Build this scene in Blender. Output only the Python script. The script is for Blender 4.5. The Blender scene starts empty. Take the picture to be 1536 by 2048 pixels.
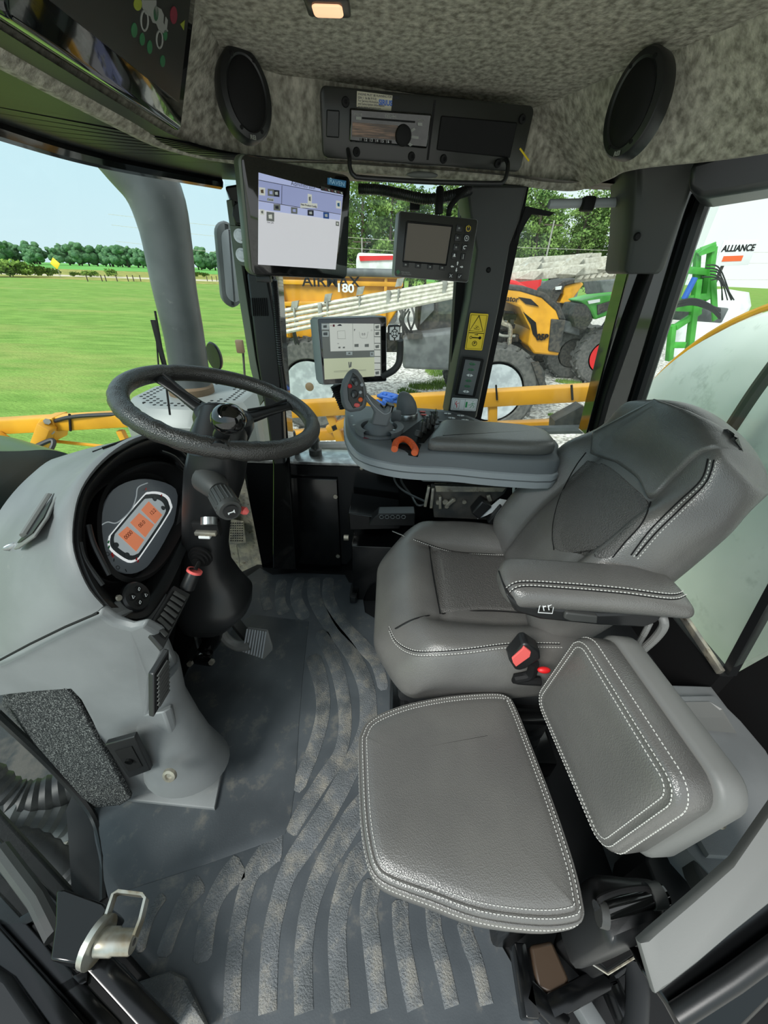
import bpy, bmesh, math, random
from mathutils import Vector as V, Matrix
random.seed(7)
PI = math.pi
SC = bpy.context.scene
C = SC.collection
# ---------------- camera, world, light, exposure ----------------
H = 1.20; TH = math.radians(33.0); ROLL = math.radians(2.0); F = 740.0
cam = bpy.data.cameras.new('camera'); cam.sensor_fit = 'VERTICAL'; cam.sensor_height = 36.0
cam.lens = F/2048*36; cam.clip_start = 0.01; cam.clip_end = 2000
co = bpy.data.objects.new('camera', cam); C.objects.link(co)
co.location = (0, 0, H); co.rotation_euler = (Matrix.Rotation(PI/2-TH, 3, 'X') @ Matrix.Rotation(ROLL, 3, 'Z')).to_euler(); SC.camera = co
SC.view_settings.view_transform = 'Standard'; SC.view_settings.look = 'None'
SC.view_settings.gamma = 1; SC.view_settings.use_curve_mapping = False
SC.view_settings.exposure = 1.0
w = bpy.data.worlds.new('sky'); SC.world = w; w.use_nodes = True
nt = w.node_tree; nt.nodes.clear()
def N(nt, t, **k):
    n = nt.nodes.new(t)
    for a, b in k.items():
        if a in n.inputs: n.inputs[a].default_value = b
        else: setattr(n, a, b)
    return n
tc = N(nt, 'ShaderNodeTexCoord'); sp = N(nt, 'ShaderNodeSeparateXYZ'); nt.links.new(tc.outputs['Generated'], sp.inputs[0])
cr = N(nt, 'ShaderNodeValToRGB'); nt.links.new(sp.outputs['Z'], cr.inputs[0])
cr.color_ramp.elements[0].position = 0.0; cr.color_ramp.elements[0].color = (.62, .78, .84, 1)
cr.color_ramp.elements[1].position = 1.0; cr.color_ramp.elements[1].color = (.80, .88, .95, 1)
e = cr.color_ramp.elements.new(.25); e.color = (.52, .76, .86, 1)
mxw = N(nt, 'ShaderNodeMixRGB'); crx = N(nt, 'ShaderNodeValToRGB'); nt.links.new(sp.outputs['X'], crx.inputs[0])
crx.color_ramp.elements[0].position = 0.0; crx.color_ramp.elements[0].color = (0, 0, 0, 1)
crx.color_ramp.elements[1].position = .55; crx.color_ramp.elements[1].color = (1, 1, 1, 1)
nt.links.new(crx.outputs[0], mxw.inputs[0]); nt.links.new(cr.outputs[0], mxw.inputs[1]); mxw.inputs[2].default_value = (.95, 1.0, 1.0, 1)
bg = N(nt, 'ShaderNodeBackground', Strength=0.60); nt.links.new(mxw.outputs[0], bg.inputs[0])
wo = N(nt, 'ShaderNodeOutputWorld'); nt.links.new(bg.outputs[0], wo.inputs[0])
sun = bpy.data.lights.new('sun', 'SUN'); sun.energy = 2.0; sun.angle = math.radians(22); sun.color = (1, .98, .94)
so = bpy.data.objects.new('sun', sun); C.objects.link(so); so.rotation_euler = (math.radians(48), 0, math.radians(-38)); so.location = (-3, -3, 6)

# ---------------- pixel helpers (used to measure the photo onto real planes) ----------------
ct, st = math.cos(TH), math.sin(TH)
def ray(px, py):
    a = (px-768)/F; b = (1024-py)/F
    u = a*math.cos(ROLL)-b*math.sin(ROLL); v = b*math.cos(ROLL)+a*math.sin(ROLL)
    return V((u, ct+v*st, -st+v*ct))
def at(px, py, x=None, y=None, z=None):
    d = ray(px, py)
    t = x/d.x if x is not None else y/d.y if y is not None else (z-H)/d.z
    return V((0, 0, H))+d*t
def onp(px, py, P, n):
    d = ray(px, py); o = V((0, 0, H)); n = V(n)
    return o+d*((V(P)-o).dot(n)/d.dot(n))
# ---------------- materials ----------------
def lin(c):
    if isinstance(c, str):
        c = [int(c[i:i+2], 16)/255 for i in (0, 2, 4)]
    return tuple((x/12.92 if x <= .04045 else ((x+.055)/1.055)**2.4) for x in c)+(1,)
MT = {}
def mat(name, col, rough=.5, metal=0, spec=.5, col2=None, ns=8, nd=4, lo=.4, hi=.6, bump=0, bs=200, kind='noise', stretch=None, emit=0, coat=0, bd=.002, dirt=None, ds=6, dlo=.55, dhi=.7):
    m = bpy.data.materials.new(name); m.use_nodes = True; t = m.node_tree
    b = t.nodes['Principled BSDF']
    b.inputs['Base Color'].default_value = lin(col); b.inputs['Roughness'].default_value = rough
    b.inputs['Metallic'].default_value = metal; b.inputs['Specular IOR Level'].default_value = spec
    b.inputs['Coat Weight'].default_value = coat
    tc = N(t, 'ShaderNodeTexCoord'); mp = N(t, 'ShaderNodeMapping'); t.links.new(tc.outputs['Object'], mp.inputs[0])
    if stretch: mp.inputs['Scale'].default_value = stretch
    last = None
    if col2:
        nz = N(t, 'ShaderNodeTexNoise', Scale=ns, Detail=nd); t.links.new(mp.outputs[0], nz.inputs[0])
        r = N(t, 'ShaderNodeValToRGB'); t.links.new(nz.outputs[0], r.inputs[0])
        r.color_ramp.elements[0].position = lo; r.color_ramp.elements[0].color = lin(col)
        r.color_ramp.elements[1].position = hi; r.color_ramp.elements[1].color = lin(col2)
        last = r.outputs[0]
    if dirt:
        nz = N(t, 'ShaderNodeTexNoise', Scale=ds, Detail=8, Roughness=.7); t.links.new(mp.outputs[0], nz.inputs[0])
        r = N(t, 'ShaderNodeValToRGB'); t.links.new(nz.outputs[0], r.inputs[0])
        r.color_ramp.elements[0].position = dlo; r.color_ramp.elements[0].color = (0, 0, 0, 1)
        r.color_ramp.elements[1].position = dhi; r.color_ramp.elements[1].color = (1, 1, 1, 1)
        mx = N(t, 'ShaderNodeMixRGB'); t.links.new(r.outputs[0], mx.inputs[0])
        if last: t.links.new(last, mx.inputs[1])
        else: mx.inputs[1].default_value = lin(col)
        mx.inputs[2].default_value = lin(dirt); last = mx.outputs[0]
    if last: t.links.new(last, b.inputs['Base Color'])
    if bump:
        if kind == 'noise': nz = N(t, 'ShaderNodeTexNoise', Scale=bs, Detail=3); ho = nz.outputs[0]
        else: nz = N(t, 'ShaderNodeTexVoronoi', Scale=bs); ho = nz.outputs['Distance']
        t.links.new(mp.outputs[0], nz.inputs[0])
        bp = N(t, 'ShaderNodeBump', Strength=bump, Distance=bd); t.links.new(ho, bp.inputs['Height']); t.links.new(bp.outputs[0], b.inputs['Normal'])
    if emit:
        b.inputs['Emission Color'].default_value = lin(col); b.inputs['Emission Strength'].default_value = emit
        if last: t.links.new(last, b.inputs['Emission Color'])
    MT[name] = m
    return m
def glass(name, tint, gloss=.06, haze=None, hz=0.0):
    m = bpy.data.materials.new(name); m.use_nodes = True; t = m.node_tree; t.nodes.clear()
    tr = N(t, 'ShaderNodeBsdfTransparent'); tr.inputs[0].default_value = lin(tint)
    gl = N(t, 'ShaderNodeBsdfGlossy', Roughness=.02); mx = N(t, 'ShaderNodeMixShader')
    fr = N(t, 'ShaderNodeLayerWeight', Blend=.5); pw = N(t, 'ShaderNodeMath', operation='POWER'); pw.inputs[1].default_value = 4; t.links.new(fr.outputs['Facing'], pw.inputs[0])
    mul = N(t, 'ShaderNodeMath', operation='MULTIPLY_ADD'); mul.inputs[1].default_value = gloss*5; mul.inputs[2].default_value = gloss*.3
    t.links.new(pw.outputs[0], mul.inputs[0]); t.links.new(mul.outputs[0], mx.inputs[0])
    t.links.new(tr.outputs[0], mx.inputs[1]); t.links.new(gl.outputs[0], mx.inputs[2]); out = mx.outputs[0]
    if haze:
        df = N(t, 'ShaderNodeBsdfDiffuse'); df.inputs[0].default_value = lin(haze); m2 = N(t, 'ShaderNodeMixShader')
        tc = N(t, 'ShaderNodeTexCoord'); nz = N(t, 'ShaderNodeTexNoise', Scale=3, Detail=6); t.links.new(tc.outputs['Object'], nz.inputs[0])
        mm = N(t, 'ShaderNodeMath', operation='MULTIPLY'); t.links.new(nz.outputs[0], mm.inputs[0]); mm.inputs[1].default_value = hz*2
        t.links.new(mm.outputs[0], m2.inputs[0]); t.links.new(out, m2.inputs[1]); t.links.new(df.outputs[0], m2.inputs[2]); out = m2.outputs[0]
    o = N(t, 'ShaderNodeOutputMaterial'); t.links.new(out, o.inputs[0]); MT[name] = m
    return m
# ---------------- mesh helpers ----------------
I4 = Matrix.Identity(4)
def frame(o, e1, e2):
    e1 = V(e1).normalized(); e2 = V(e2); e2 = (e2-e1*e2.dot(e1)).normalized(); n = e1.cross(e2)
    m = Matrix((e1, e2, n)).transposed().to_4x4(); m.translation = V(o); return m
def quad(pxs, ys):
    """frame, width, height of an upright panel from its four photo corners (tl,tr,br,bl) and their distances"""
    p = [at(a[0], a[1], y=b) for a, b in zip(pxs, ys)]
    c = sum(p, V())/4; e1 = (p[1]-p[0]+p[2]-p[3])/2; e2 = (p[0]-p[3]+p[1]-p[2])/2
    return frame(c, e1, e2), e1.length, e2.length
def nb(): return bmesh.new()
def box(bm, c, s, M=I4, bev=0, seg=2):
    r = bmesh.ops.create_cube(bm, size=1)['verts']
    for v in r: v.co = V((v.co.x*s[0]+c[0], v.co.y*s[1]+c[1], v.co.z*s[2]+c[2]))
    if bev:
        es = list({e for v in r for e in v.link_edges})
        g = bmesh.ops.bevel(bm, geom=es, offset=bev, segments=seg, profile=.5, affect='EDGES', clamp_overlap=True)
        r = list({v for f in g['faces'] for v in f.verts} | {v for v in r if v.is_valid})
    for v in r: v.co = M @ v.co
    return bm
def bar(bm, a, b, wx, wz, bev=0, up=V((0, 0, 1))):
    a = V(a); b = V(b); d = b-a
    M = frame((a+b)/2, d, up if abs(d.normalized().dot(up)) < .95 else V((0, 1, 0)))
    return box(bm, (0, 0, 0), (d.length, wz, wx), M, bev)
def ring_loft(bm, rings, cap=True, closed=True):
    vs = [[bm.verts.new(p) for p in r] for r in rings]; n = len(vs[0])
    for a, b in zip(vs[:-1], vs[1:]):
        for i in range(n if closed else n-1):
            j = (i+1) % n
            try: bm.faces.new((a[i], a[j], b[j], b[i]))
            except ValueError: pass
    if cap and closed:
        bm.faces.new(vs[0][::-1]); bm.faces.new(vs[-1])
    return bm
def tube(bm, pts, r, n=10, cap=True):
    pts = [V(p) for p in pts]; rings = []; up = None
    for i, p in enumerate(pts):
        d = (pts[min(i+1, len(pts)-1)]-pts[max(i-1, 0)]).normalized()
        if up is None: up = d.orthogonal().normalized()
        a = (up-d*up.dot(d)).normalized(); up = a; b = d.cross(a)
        rr = r[i] if isinstance(r, (list, tuple)) else r
        rings.append([p+(a*math.cos(t)+b*math.sin(t))*rr for t in [2*PI*k/n for k in range(n)]])
    return ring_loft(bm, rings, cap)
def cyl(bm, a, b, r0, r1=None, n=20): return tube(bm, [a, b], [r0, r0 if r1 is None else r1], n)
def spl(pts, k=6, closed=False):
    pts = [V(p) for p in pts]; n = len(pts); out = []
    for i in range(n if closed else n-1):
        g = lambda j: pts[j % n] if closed else pts[max(0, min(n-1, j))]
        p0, p1, p2, p3 = g(i-1), g(i), g(i+1), g(i+2)
        for s in range(k):
            t = s/k
            out.append(.5*((2*p1)+(p2-p0)*t+(2*p0-5*p1+4*p2-p3)*t*t+(3*p1-p0-3*p2+p3)*t**3))
    if not closed: out.append(pts[-1])
    return out
def rrect(w, h, r, n=5):
    o = []
    for cx, cy, a0 in ((w/2-r, h/2-r, 0), (-w/2+r, h/2-r, 90), (-w/2+r, -h/2+r, 180), (w/2-r, -h/2+r, 270)):
        for k in range(n+1):
            a = math.radians(a0+90*k/n); o.append(V((cx+r*math.cos(a), cy+r*math.sin(a), 0)))
    return o
def ell(w, h, n=28): return [V((w/2*math.cos(2*PI*k/n), h/2*math.sin(2*PI*k/n), 0)) for k in range(n)]
def inset(o, d):
    """shrink an outline towards its centre by distance d"""
    n = len(o); out = []
    for i in range(n):
        a, b, c = o[i-1], o[i], o[(i+1) % n]
        t = (c-a); t.z = 0
        if t.length < 1e-9: out.append(b.copy()); continue
        t.normalize(); nr = V((-t.y, t.x, 0)); out.append(b+nr*d)
    return out
def area(o): return sum(o[i-1].x*o[i].y-o[i].x*o[i-1].y for i in range(len(o)))/2
def pad(bm, o, prof, M=I4):
    """solid from a plan outline and (inset, height) steps"""
    o = [V((p[0], p[1], 0)) for p in o]
    if area(o) < 0: o = o[::-1]
    c = sum(o, V())/len(o); R = sum((p-c).length for p in o)/len(o); rings = []
    for i, z in prof:
        q = inset(o, min(i, .014))
        if i > .014: f = max(.05, 1-(i-.014)/R); q = [c.lerp(p, f) for p in q]
        rings.append([M @ V((p.x, p.y, z)) for p in q])
    return ring_loft(bm, rings)
def slab(bm, o, z0, z1, M=I4, b=.002):
    return pad(bm, o, [(b, z0), (0, z0+b), (0, z1-b), (b*.3, z1-b*.3), (b, z1)], M)
def prism(bm, pts, vec):
    pts = [V(p) for p in pts]; return ring_loft(bm, [pts, [p+V(vec) for p in pts]])
def lathe(bm, prof, M=I4, n=32):
    return ring_loft(bm, [[M @ V((r*math.cos(2*PI*k/n), r*math.sin(2*PI*k/n), z)) for k in range(n)] for r, z in prof])
def ball(bm, c, r, s=(1, 1, 1), M=I4, n=20):
    g = bmesh.ops.create_uvsphere(bm, u_segments=n, v_segments=max(8, n*2//3), radius=r)['verts']
    for v in g: v.co = M @ (V((v.co.x*s[0], v.co.y*s[1], v.co.z*s[2]))+V(c))
    return bm
def torus(bm, M, R, r, n=64, m=14, sx=1, sy=1):
    return ring_loft(bm, [[M @ V(((R+r*math.cos(b))*math.cos(a)*sx, (R+r*math.cos(b))*math.sin(a)*sy, r*math.sin(b))) for b in [2*PI*j/m for j in range(m)]] for a in [2*PI*i/n for i in range(n+1)]], cap=False)
def sheet(bm, fn, nu, nv, th=0):
    """surface from fn(u,v); th is a thickness vector or None"""
    g = [[V(fn(i/nu, j/nv)) for j in range(nv+1)] for i in range(nu+1)]
    vs = [[bm.verts.new(p) for p in r] for r in g]
    for i in range(nu):
        for j in range(nv): bm.faces.new((vs[i][j], vs[i+1][j], vs[i+1][j+1], vs[i][j+1]))
    if th:
        th = V(th); v2 = [[bm.verts.new(p+th) for p in r] for r in g]
        for i in range(nu):
            for j in range(nv): bm.faces.new((v2[i][j], v2[i][j+1], v2[i+1][j+1], v2[i+1][j]))
        for i in range(nu):
            bm.faces.new((vs[i][0], v2[i][0], v2[i+1][0], vs[i+1][0])); bm.faces.new((vs[i][nv], vs[i+1][nv], v2[i+1][nv], v2[i][nv]))
        for j in range(nv):
            bm.faces.new((vs[0][j], vs[0][j+1], v2[0][j+1], v2[0][j])); bm.faces.new((vs[nu][j], v2[nu][j], v2[nu][j+1], vs[nu][j+1]))
    return bm
WL = {}
def wloc(o):
    return WL.get(o.name, V()) if o else V()
def obj(name, bm, m, parent=None, bev=0, ang=35, sub=0):
    me = bpy.data.meshes.new(name)
    if isinstance(bm, bmesh.types.BMesh):
        bmesh.ops.recalc_face_normals(bm, faces=bm.faces[:]); bm.to_mesh(me); bm.free()
    else: me = bm
    if me.vertices:
        xs = [v.co for v in me.vertices]
        c = V(((min(p.x for p in xs)+max(p.x for p in xs))/2, (min(p.y for p in xs)+max(p.y for p in xs))/2, min(p.z for p in xs)))
    else: c = V()
    me.transform(Matrix.Translation(-c))
    o = bpy.data.objects.new(name, me); C.objects.link(o); me.materials.append(m if not isinstance(m, str) else MT[m])
    for p in me.polygons: p.use_smooth = True
    me.set_sharp_from_angle(angle=math.radians(ang))
    if parent:
        o.parent = parent; o.location = c-wloc(parent)
    else: o.location = c
    WL[o.name] = c
    if bev:
        b = o.modifiers.new('bevel', 'BEVEL'); b.width = bev; b.segments = 2; b.limit_method = 'ANGLE'; b.angle_limit = math.radians(40)
        b.harden_normals = False
    if sub:
        s = o.modifiers.new('subdivision', 'SUBSURF'); s.levels = sub; s.render_levels = sub
    return o
def thing(name, label, cat, loc, group=None):
    o = bpy.data.objects.new(name, None); C.objects.link(o); o.location = V(loc); o.empty_display_size = .05
    o['label'] = label; o['category'] = cat
    if group: o['group'] = group
    WL[o.name] = V(loc); return o
def tag(o, label, cat, group=None, kind=None):
    o['label'] = label; o['category'] = cat
    if group: o['group'] = group
    if kind: o['kind'] = kind
    return o
def struct(name, bm, m, label=None, **k):
    o = obj(name, bm, m, **k); o['kind'] = 'structure'
    if label: o['label'] = label
    return o
def dup(root, loc, rz=0, sc=None, label=None, group=None):
    r = root.copy(); C.objects.link(r); r.location = V(loc); r.rotation_euler.z = rz
    if sc: r.scale = (sc, sc, sc) if not isinstance(sc, tuple) else sc
    if label: r['label'] = label
    if group: r['group'] = group
    for ch in list(root.children):
        c = ch.copy(); C.objects.link(c); c.parent = r
        for g in list(ch.children):
            d = g.copy(); C.objects.link(d); d.parent = c
    return r
def text(name, s, size, M, m, parent=None, ex=.0003, align='CENTER', bold=0, sx=1):
    cu = bpy.data.curves.new(name, 'FONT'); cu.body = s; cu.size = size; cu.extrude = ex; cu.align_x = align; cu.align_y = 'CENTER'; cu.offset = bold
    t = bpy.data.objects.new('tmp', cu); me = bpy.data.meshes.new_from_object(t); bpy.data.objects.remove(t); bpy.data.curves.remove(cu)
    me.materials.clear(); me.transform(M @ Matrix.Diagonal((sx, 1, 1, 1)))
    return obj(name, me, m, parent)
def TR(x, y, z): return Matrix.Translation(V((x, y, z)))
def RZ(a): return Matrix.Rotation(a, 4, 'Z')

mat('felt', '7d7a6f', .95, spec=.1, col2='c2beb0', ns=85, nd=8, lo=.34, hi=.68, bump=.5, bs=220, bd=.004, stretch=(1, 1, .6))
mat('leather', '5a5957', .31, spec=.75, col2='62615e', ns=6, bump=.35, bs=520, kind='v', bd=.0012)
mat('leather_perf', '595856', .5, spec=.4, bump=.8, bs=330, kind='v', bd=.002)
mat('stitch', 'c9c9c4', .8)
mat('dash_grey', '6c6f70', .48, spec=.45, col2='787b7c', ns=5, bump=.2, bs=600, bd=.0008, dirt='8d8c85', ds=14, dlo=.66, dhi=.8)
mat('trim_grey', '6a6b69', .5, spec=.4, bump=.15, bs=500, bd=.0006)
mat('trim_dark', '3c3d3c', .5, spec=.4, bump=.15, bs=500, bd=.0006)
mat('black_plastic', '1b1c1d', .38, spec=.45, bump=.1, bs=500, bd=.0005)
mat('black_matte', '0d0d0e', .7, spec=.3)
mat('black_gloss', '0b0c0c', .08, spec=.6, coat=.6)
mat('black_paint', '08090a', .18, spec=.5, dirt='46443e', ds=30, dlo=.68, dhi=.85)
mat('rubber_mat', '42474b', .42, spec=.5, col2='4d5256', ns=7, bump=.2, bs=300, bd=.001, dirt='857f73', ds=14, dlo=.56, dhi=.86)
mat('rubber_rib', '565a5c', .55, spec=.45, col2='63676a', ns=10, bump=.9, bs=330, bd=.003, dirt='9a9486', ds=18, dlo=.48, dhi=.80)
mat('carpet', '2c2e2f', .95, spec=.1, col2='8b8d8b', ns=330, nd=2, lo=.5, hi=.72, bump=1, bs=300, bd=.004)
mat('floor_black', '111214', .6)
mat('silver', 'b9bcbc', .3, metal=.9, col2='8e9090', ns=30)
mat('worn_metal', '8f8d86', .45, metal=.7, col2='b9b2a0', ns=25, dirt='5a4c3c', ds=40)
mat('olive_metal', '5c6558', .35, metal=.3)
mat('grey_light', 'a0a5a9', .45, spec=.5)
mat('console_grey', '6a6e71', .5, spec=.4, bump=.1, bs=500, bd=.0005)
mat('white_plastic', 'dfe2e2', .5)
mat('white_paint', 'e2e6e4', .5, col2='d0d5d2', ns=3)
mat('orange', 'e0612a', .5)
mat('red', 'cf1f22', .45)
mat('soft_red', 'e0605c', .5)
mat('yellow_paint', 'dfa125', .4, spec=.5, col2='c98f1e', ns=3)
mat('yellow_sticker', 'f0cf27', .5)
mat('green_tractor', '3f9a35', .4, col2='4aa83f', ns=5)
mat('green_icon', '2f9a5a', .5)
mat('blue', '2b5fb5', .5)
mat('tyre', '4b4c4b', .9, col2='5f5f5c', ns=12, bump=.5, bs=40, bd=.01)
mat('rim_grey', 'b4bcc0', .5, col2='98a0a4', ns=6)
mat('galv', 'a9a9a1', .5, metal=.35, col2='8c8c84', ns=8)
mat('pale_tube', 'c9c6ba', .5, metal=.1, col2='b0ac9e', ns=14)
mat('machine_dark', '2a2c2c', .6, col2='4a4640', ns=14)
mat('machine_grey', '6b6f70', .6, col2='54585a', ns=5)
mat('tank_white', 'e6ece4', .5, col2='d2dbd2', ns=1.6, dirt='b4bfb4', ds=5)
mat('hose', '26282a', .5)
mat('skin_brown', '6d5a44', .6)
mat('dust', 'a59d8c', .9)
mat('bark', '5a5044', .9, col2='3f382f', ns=20)
glass('clear_glass', 'f4faf8', .05, 'dfe8e6', .02)
glass('side_glass', 'f8fbf9', .05, 'e6ebe8', .012)
glass('rear_glass', 'fafdfb', .04, 'd5e0d9', .03)
glass('low_glass', 'a9c4bf', .08, '8fa9a4', .10)
# ================= OUTSIDE: ground, fields =================
G = -2.0
mat('grass', '6f9445', .95, spec=.05, col2='88ab55', ns=1.3, nd=12, lo=.35, hi=.65, bump=1, bs=14, bd=.08, stretch=(.5, 1.6, 1), dirt='a0a862', ds=.16, dlo=.50, dhi=.72)
mat('gravel', '8e8b84', .95, spec=.1, col2='efece5', ns=11, nd=8, lo=.38, hi=.62, bump=1, bs=16, bd=.05, dirt='a8a38f', ds=.5, dlo=.58, dhi=.8)
mat('crop', '5f9a4a', .95, col2='70ab57', ns=.05, spec=.1)
mat('weeds', '76803f', .95, col2='a8a25a', ns=.5, spec=.1)
mat('road', 'c9bfa6', .9, col2='b5ac95', ns=.8)
def flat(name, pts, z, m, th=.05):
    return struct(name, prism(nb(), [V((p[0], p[1], z)) for p in pts], (0, 0, -th)), m)
flat('lawn', [(-420, -40), (400, -40), (400, 700), (-420, 700)], G, 'grass', 1.0)
gx = [at(560, 900, z=G), at(548, 700, z=G)]
flat('gravel_yard', [(-9, -30), (-9, -1.2), (-1.2, -1.0), (-1.6, 6), (-3.2, 11), (-5.5, 20), (-15, 58), (200, 58), (200, -30)], G+.02, 'gravel')  # unseen stretch behind the camera made gravel to cut green bounce light
a = [at(0, 566, z=G), at(430, 562, z=G)]
flat('weed_strip', [(-260, 84), (-12, 88), (-12, 190), (-260, 190)], G+.03, 'weeds')
flat('road', [(-260, 99), (-12, 103), (-12, 115), (-260, 108)], G+.06, 'road')
flat('crop_field', [(-700, 190), (60, 190), (60, 620), (-700, 620)], G+.1, 'crop', .1)
# ---------------- trees ----------------
mat('leaf_far', '4a6f4e', .95, spec=.1, col2='64895f', ns=.5, bump=1, bs=1.2, bd=.8)
mat('leaf_pine', '4a6a38', .9, spec=.1, col2='87a45a', ns=.45, nd=5, lo=.35, hi=.65)
mat('leaf_weed', '5b7a34', .9, spec=.1, col2='7f9c48', ns=.9)
def blob_crown(seed, n, w, h, z0):
    rnd = random.Random(seed); bm = nb()
    for i in range(n):
        a = rnd.uniform(0, 2*PI); r = w*math.sqrt(rnd.random())*.62; z = z0+h*rnd.random()
        s = w*rnd.uniform(.28, .5)*(1-.35*(z-z0)/h)
        g = bmesh.ops.create_icosphere(bm, subdivisions=2, radius=s)['verts']
        for v in g:
            k = 1+rnd.uniform(-.22, .22); v.co = V((v.co.x*k+r*math.cos(a), v.co.y*k+r*math.sin(a), v.co.z*k*.85+z))
    return bm
def leafy_crown(seed, clumps, per, leaf):
    """crown of many small leaf sprays around the given clump centres"""
    rnd = random.Random(seed); bm = nb()
    for (cx, cy, cz, r) in clumps:
        for i in range(per):
            d = V((rnd.gauss(0, 1), rnd.gauss(0, 1), rnd.gauss(0, .55))).normalized()*r*rnd.uniform(.45, 1)
            c = V((cx, cy, cz))+d; s = leaf*rnd.uniform(.6, 1.3)
            a = V((rnd.gauss(0, 1), rnd.gauss(0, 1), rnd.gauss(0, 1))).normalized(); b = a.orthogonal().normalized()
            q = [c+a*s, c+b*s*.7, c-a*s, c-b*s*.7]
            bm.faces.new([bm.verts.new(p) for p in q])
    return bm
far = []
for k in range(3):
    t = thing('broadleaf_tree', 'dark green broadleaf tree in the distant tree line beyond the crop field', 'tree', (-300-k*20, 330, G), 'trees in the distant tree line')
    bm = nb(); tube(bm, [t.location, t.location+V((0, 0, 6))], [.5, .3], 6); obj('trunk', bm, 'bark', t)
    bm = blob_crown(k+3, 16, 6.5, 8.0, 3.0); bm.transform(Matrix.Translation(t.location)); obj('crown', bm, 'leaf_far', t, ang=180); far.append(t)
rnd = random.Random(11)
for k in range(96):
    f = k/95; x = -440+f*345; y = 335+25*rnd.random()-f*10
    s = rnd.uniform(.9, 1.25)*(1 if x < -125 else .8)
    if k < 3: far[k].location = (x, y, G); far[k].scale = (s, s, s); continue
    dup(far[k % 3], (x, y, G), rnd.uniform(0, 6), s)
for k in range(14):
    s = rnd.uniform(.7, .95); dup(far[k % 3], (-92+k*7.5, 352+6*rnd.random(), G), rnd.uniform(0, 6), s, 'smaller broadleaf tree of the low tree line right of the black air stack', 'low trees right of the stack')
# tall pines behind the yard
def pine(seed, h):
    rnd = random.Random(seed); t = thing('pine_tree', 'x', 'tree', (0, 0, 0))
    bm = nb(); tube(bm, [(0, 0, 0), (.15, .1, h*.5), (.05, 0, h)], [.26, .19, .06], 7)
    cl = []
    for i in range(30):
        z = h*(.22+.76*i/29); L = (1-(z/h-.22)*.75)*rnd.uniform(1.4, 3.3); a = rnd.uniform(0, 6.28)
        e = V((L*math.cos(a), L*math.sin(a), z+rnd.uniform(.1, .9))); tube(bm, [(0, 0, z), e], [.07, .03], 4); cl.append((e.x, e.y, e.z, rnd.uniform(.8, 1.5)))
        if L > 2: cl.append((e.x*.6, e.y*.6, e.z-.1, .7))
    obj('trunk', bm, 'bark', t); obj('crown', leafy_crown(seed, cl, 120, .17), 'leaf_pine', t); return t
pn = [pine(5, 11.5), pine(6, 12.5), pine(8, 10.5)]
gr = 'tall pines behind the yard'
lb = 'tall loose green pine in the row behind the parked machines'
for k in range(30):
    x = -15+k*1.62+rnd.uniform(-.5, .5); y = 60+rnd.uniform(-5, 6); s = rnd.uniform(.85, 1.1)*(1.0 if k > 6 else .9)
    if k < 3: pn[k].location = (x, y, G); pn[k]['label'] = lb; pn[k]['group'] = gr; pn[k].scale = (s, s, s); continue
    dup(pn[k % 3], (x, y, G), rnd.uniform(0, 6), s, lb, gr)
# roadside bushes
b0 = obj('bush', leafy_crown(3, [(rnd.uniform(-2, 2), rnd.uniform(-1, 1), rnd.uniform(.3, 1.1), .8) for i in range(12)], 45, .28), 'leaf_weed')
tag(b0, 'rough green bush growing in the weedy verge by the far road', 'bush', 'bushes in the roadside verge')
b0.location = (-124, 118, G); WL[b0.name] = b0.location
for px, s in ((18, 1.4), (45, 1.3), (60, 1.1), (85, .9), (105, .8), (175, .6), (190, .6), (225, .8), (395, .7), (410, .6), (150, .5), (5, 1.2)):
    p = at(px, 556, z=G); c = b0.copy(); C.objects.link(c); c.location = (p.x*1.05, p.y*1.05, G); c.scale = (s, s, s); c.rotation_euler.z = rnd.uniform(0, 6)
# yellow warning sign, fence posts, poles
p = at(122, 556, z=G); t = thing('road_sign', 'small yellow diamond warning sign standing beside the far road', 'road sign', (p.x, p.y, G))
obj('post', cyl(nb(), p, p+V((0, 0, 2.2)), .05, n=8), 'galv', t)
M = frame(p+V((0, -.1, 2.6)), (1, 0, 0), (0, 0, 1)) @ RZ(PI/4); obj('sign_panel', slab(nb(), rrect(1.5, 1.5, .1), 0, .04, M), 'yellow_sticker', t)
fp = None
for px in (176, 205, 213, 235, 257, 268, 282, 415, 425, 434):
    p = at(px, 563, z=G)
    if fp is None:
        fp = tag(obj('fence_post', cyl(nb(), p, p+V((0, 0, 1.1)), .09, n=6), 'bark'), 'short dark post in the row along the far lawn edge', 'post', 'posts along the lawn edge'); continue
    c = fp.copy(); C.objects.link(c); c.location = (p.x, p.y, G)
def pole(px, y, ytop, lab):
    p = at(px, 525, y=y); top = at(px, ytop, y=y); t = thing('utility_pole', lab, 'utility pole', (p.x, y, G))
    obj('pole', cyl(nb(), (p.x, y, G), (p.x, y, top.z), .12, .09, 8), 'galv', t); obj('crossarm', bar(nb(), (p.x-1, y, top.z-.4), (p.x+1, y, top.z-.4), .12, .12), 'bark', t); return top
pt = pole(724, 50, 475, 'thin pale utility pole in front of the pines right of the large display')
pt2 = pole(1090, 52, 440, 'pale utility pole in front of the pines between the pillars')
for i, (z, lab) in enumerate(((0, 'upper of the thin power lines strung before the pines'), (-.9, 'middle of the thin power lines strung before the pines'), (-2.3, 'lowest of the thin power lines strung before the pines'))):
    a = V((-30, 49, 4.6+z)); b = V((60, 49, 4.2+z*1.1)); bm = nb()
    tube(bm, [a.lerp(b, f)+V((0, 0, -1.4*4*f*(1-f)+.8)) for f in [j/20 for j in range(21)]], .022, 4); tag(obj('power_line', bm, 'pale_tube'), lab, 'power line')
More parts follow.
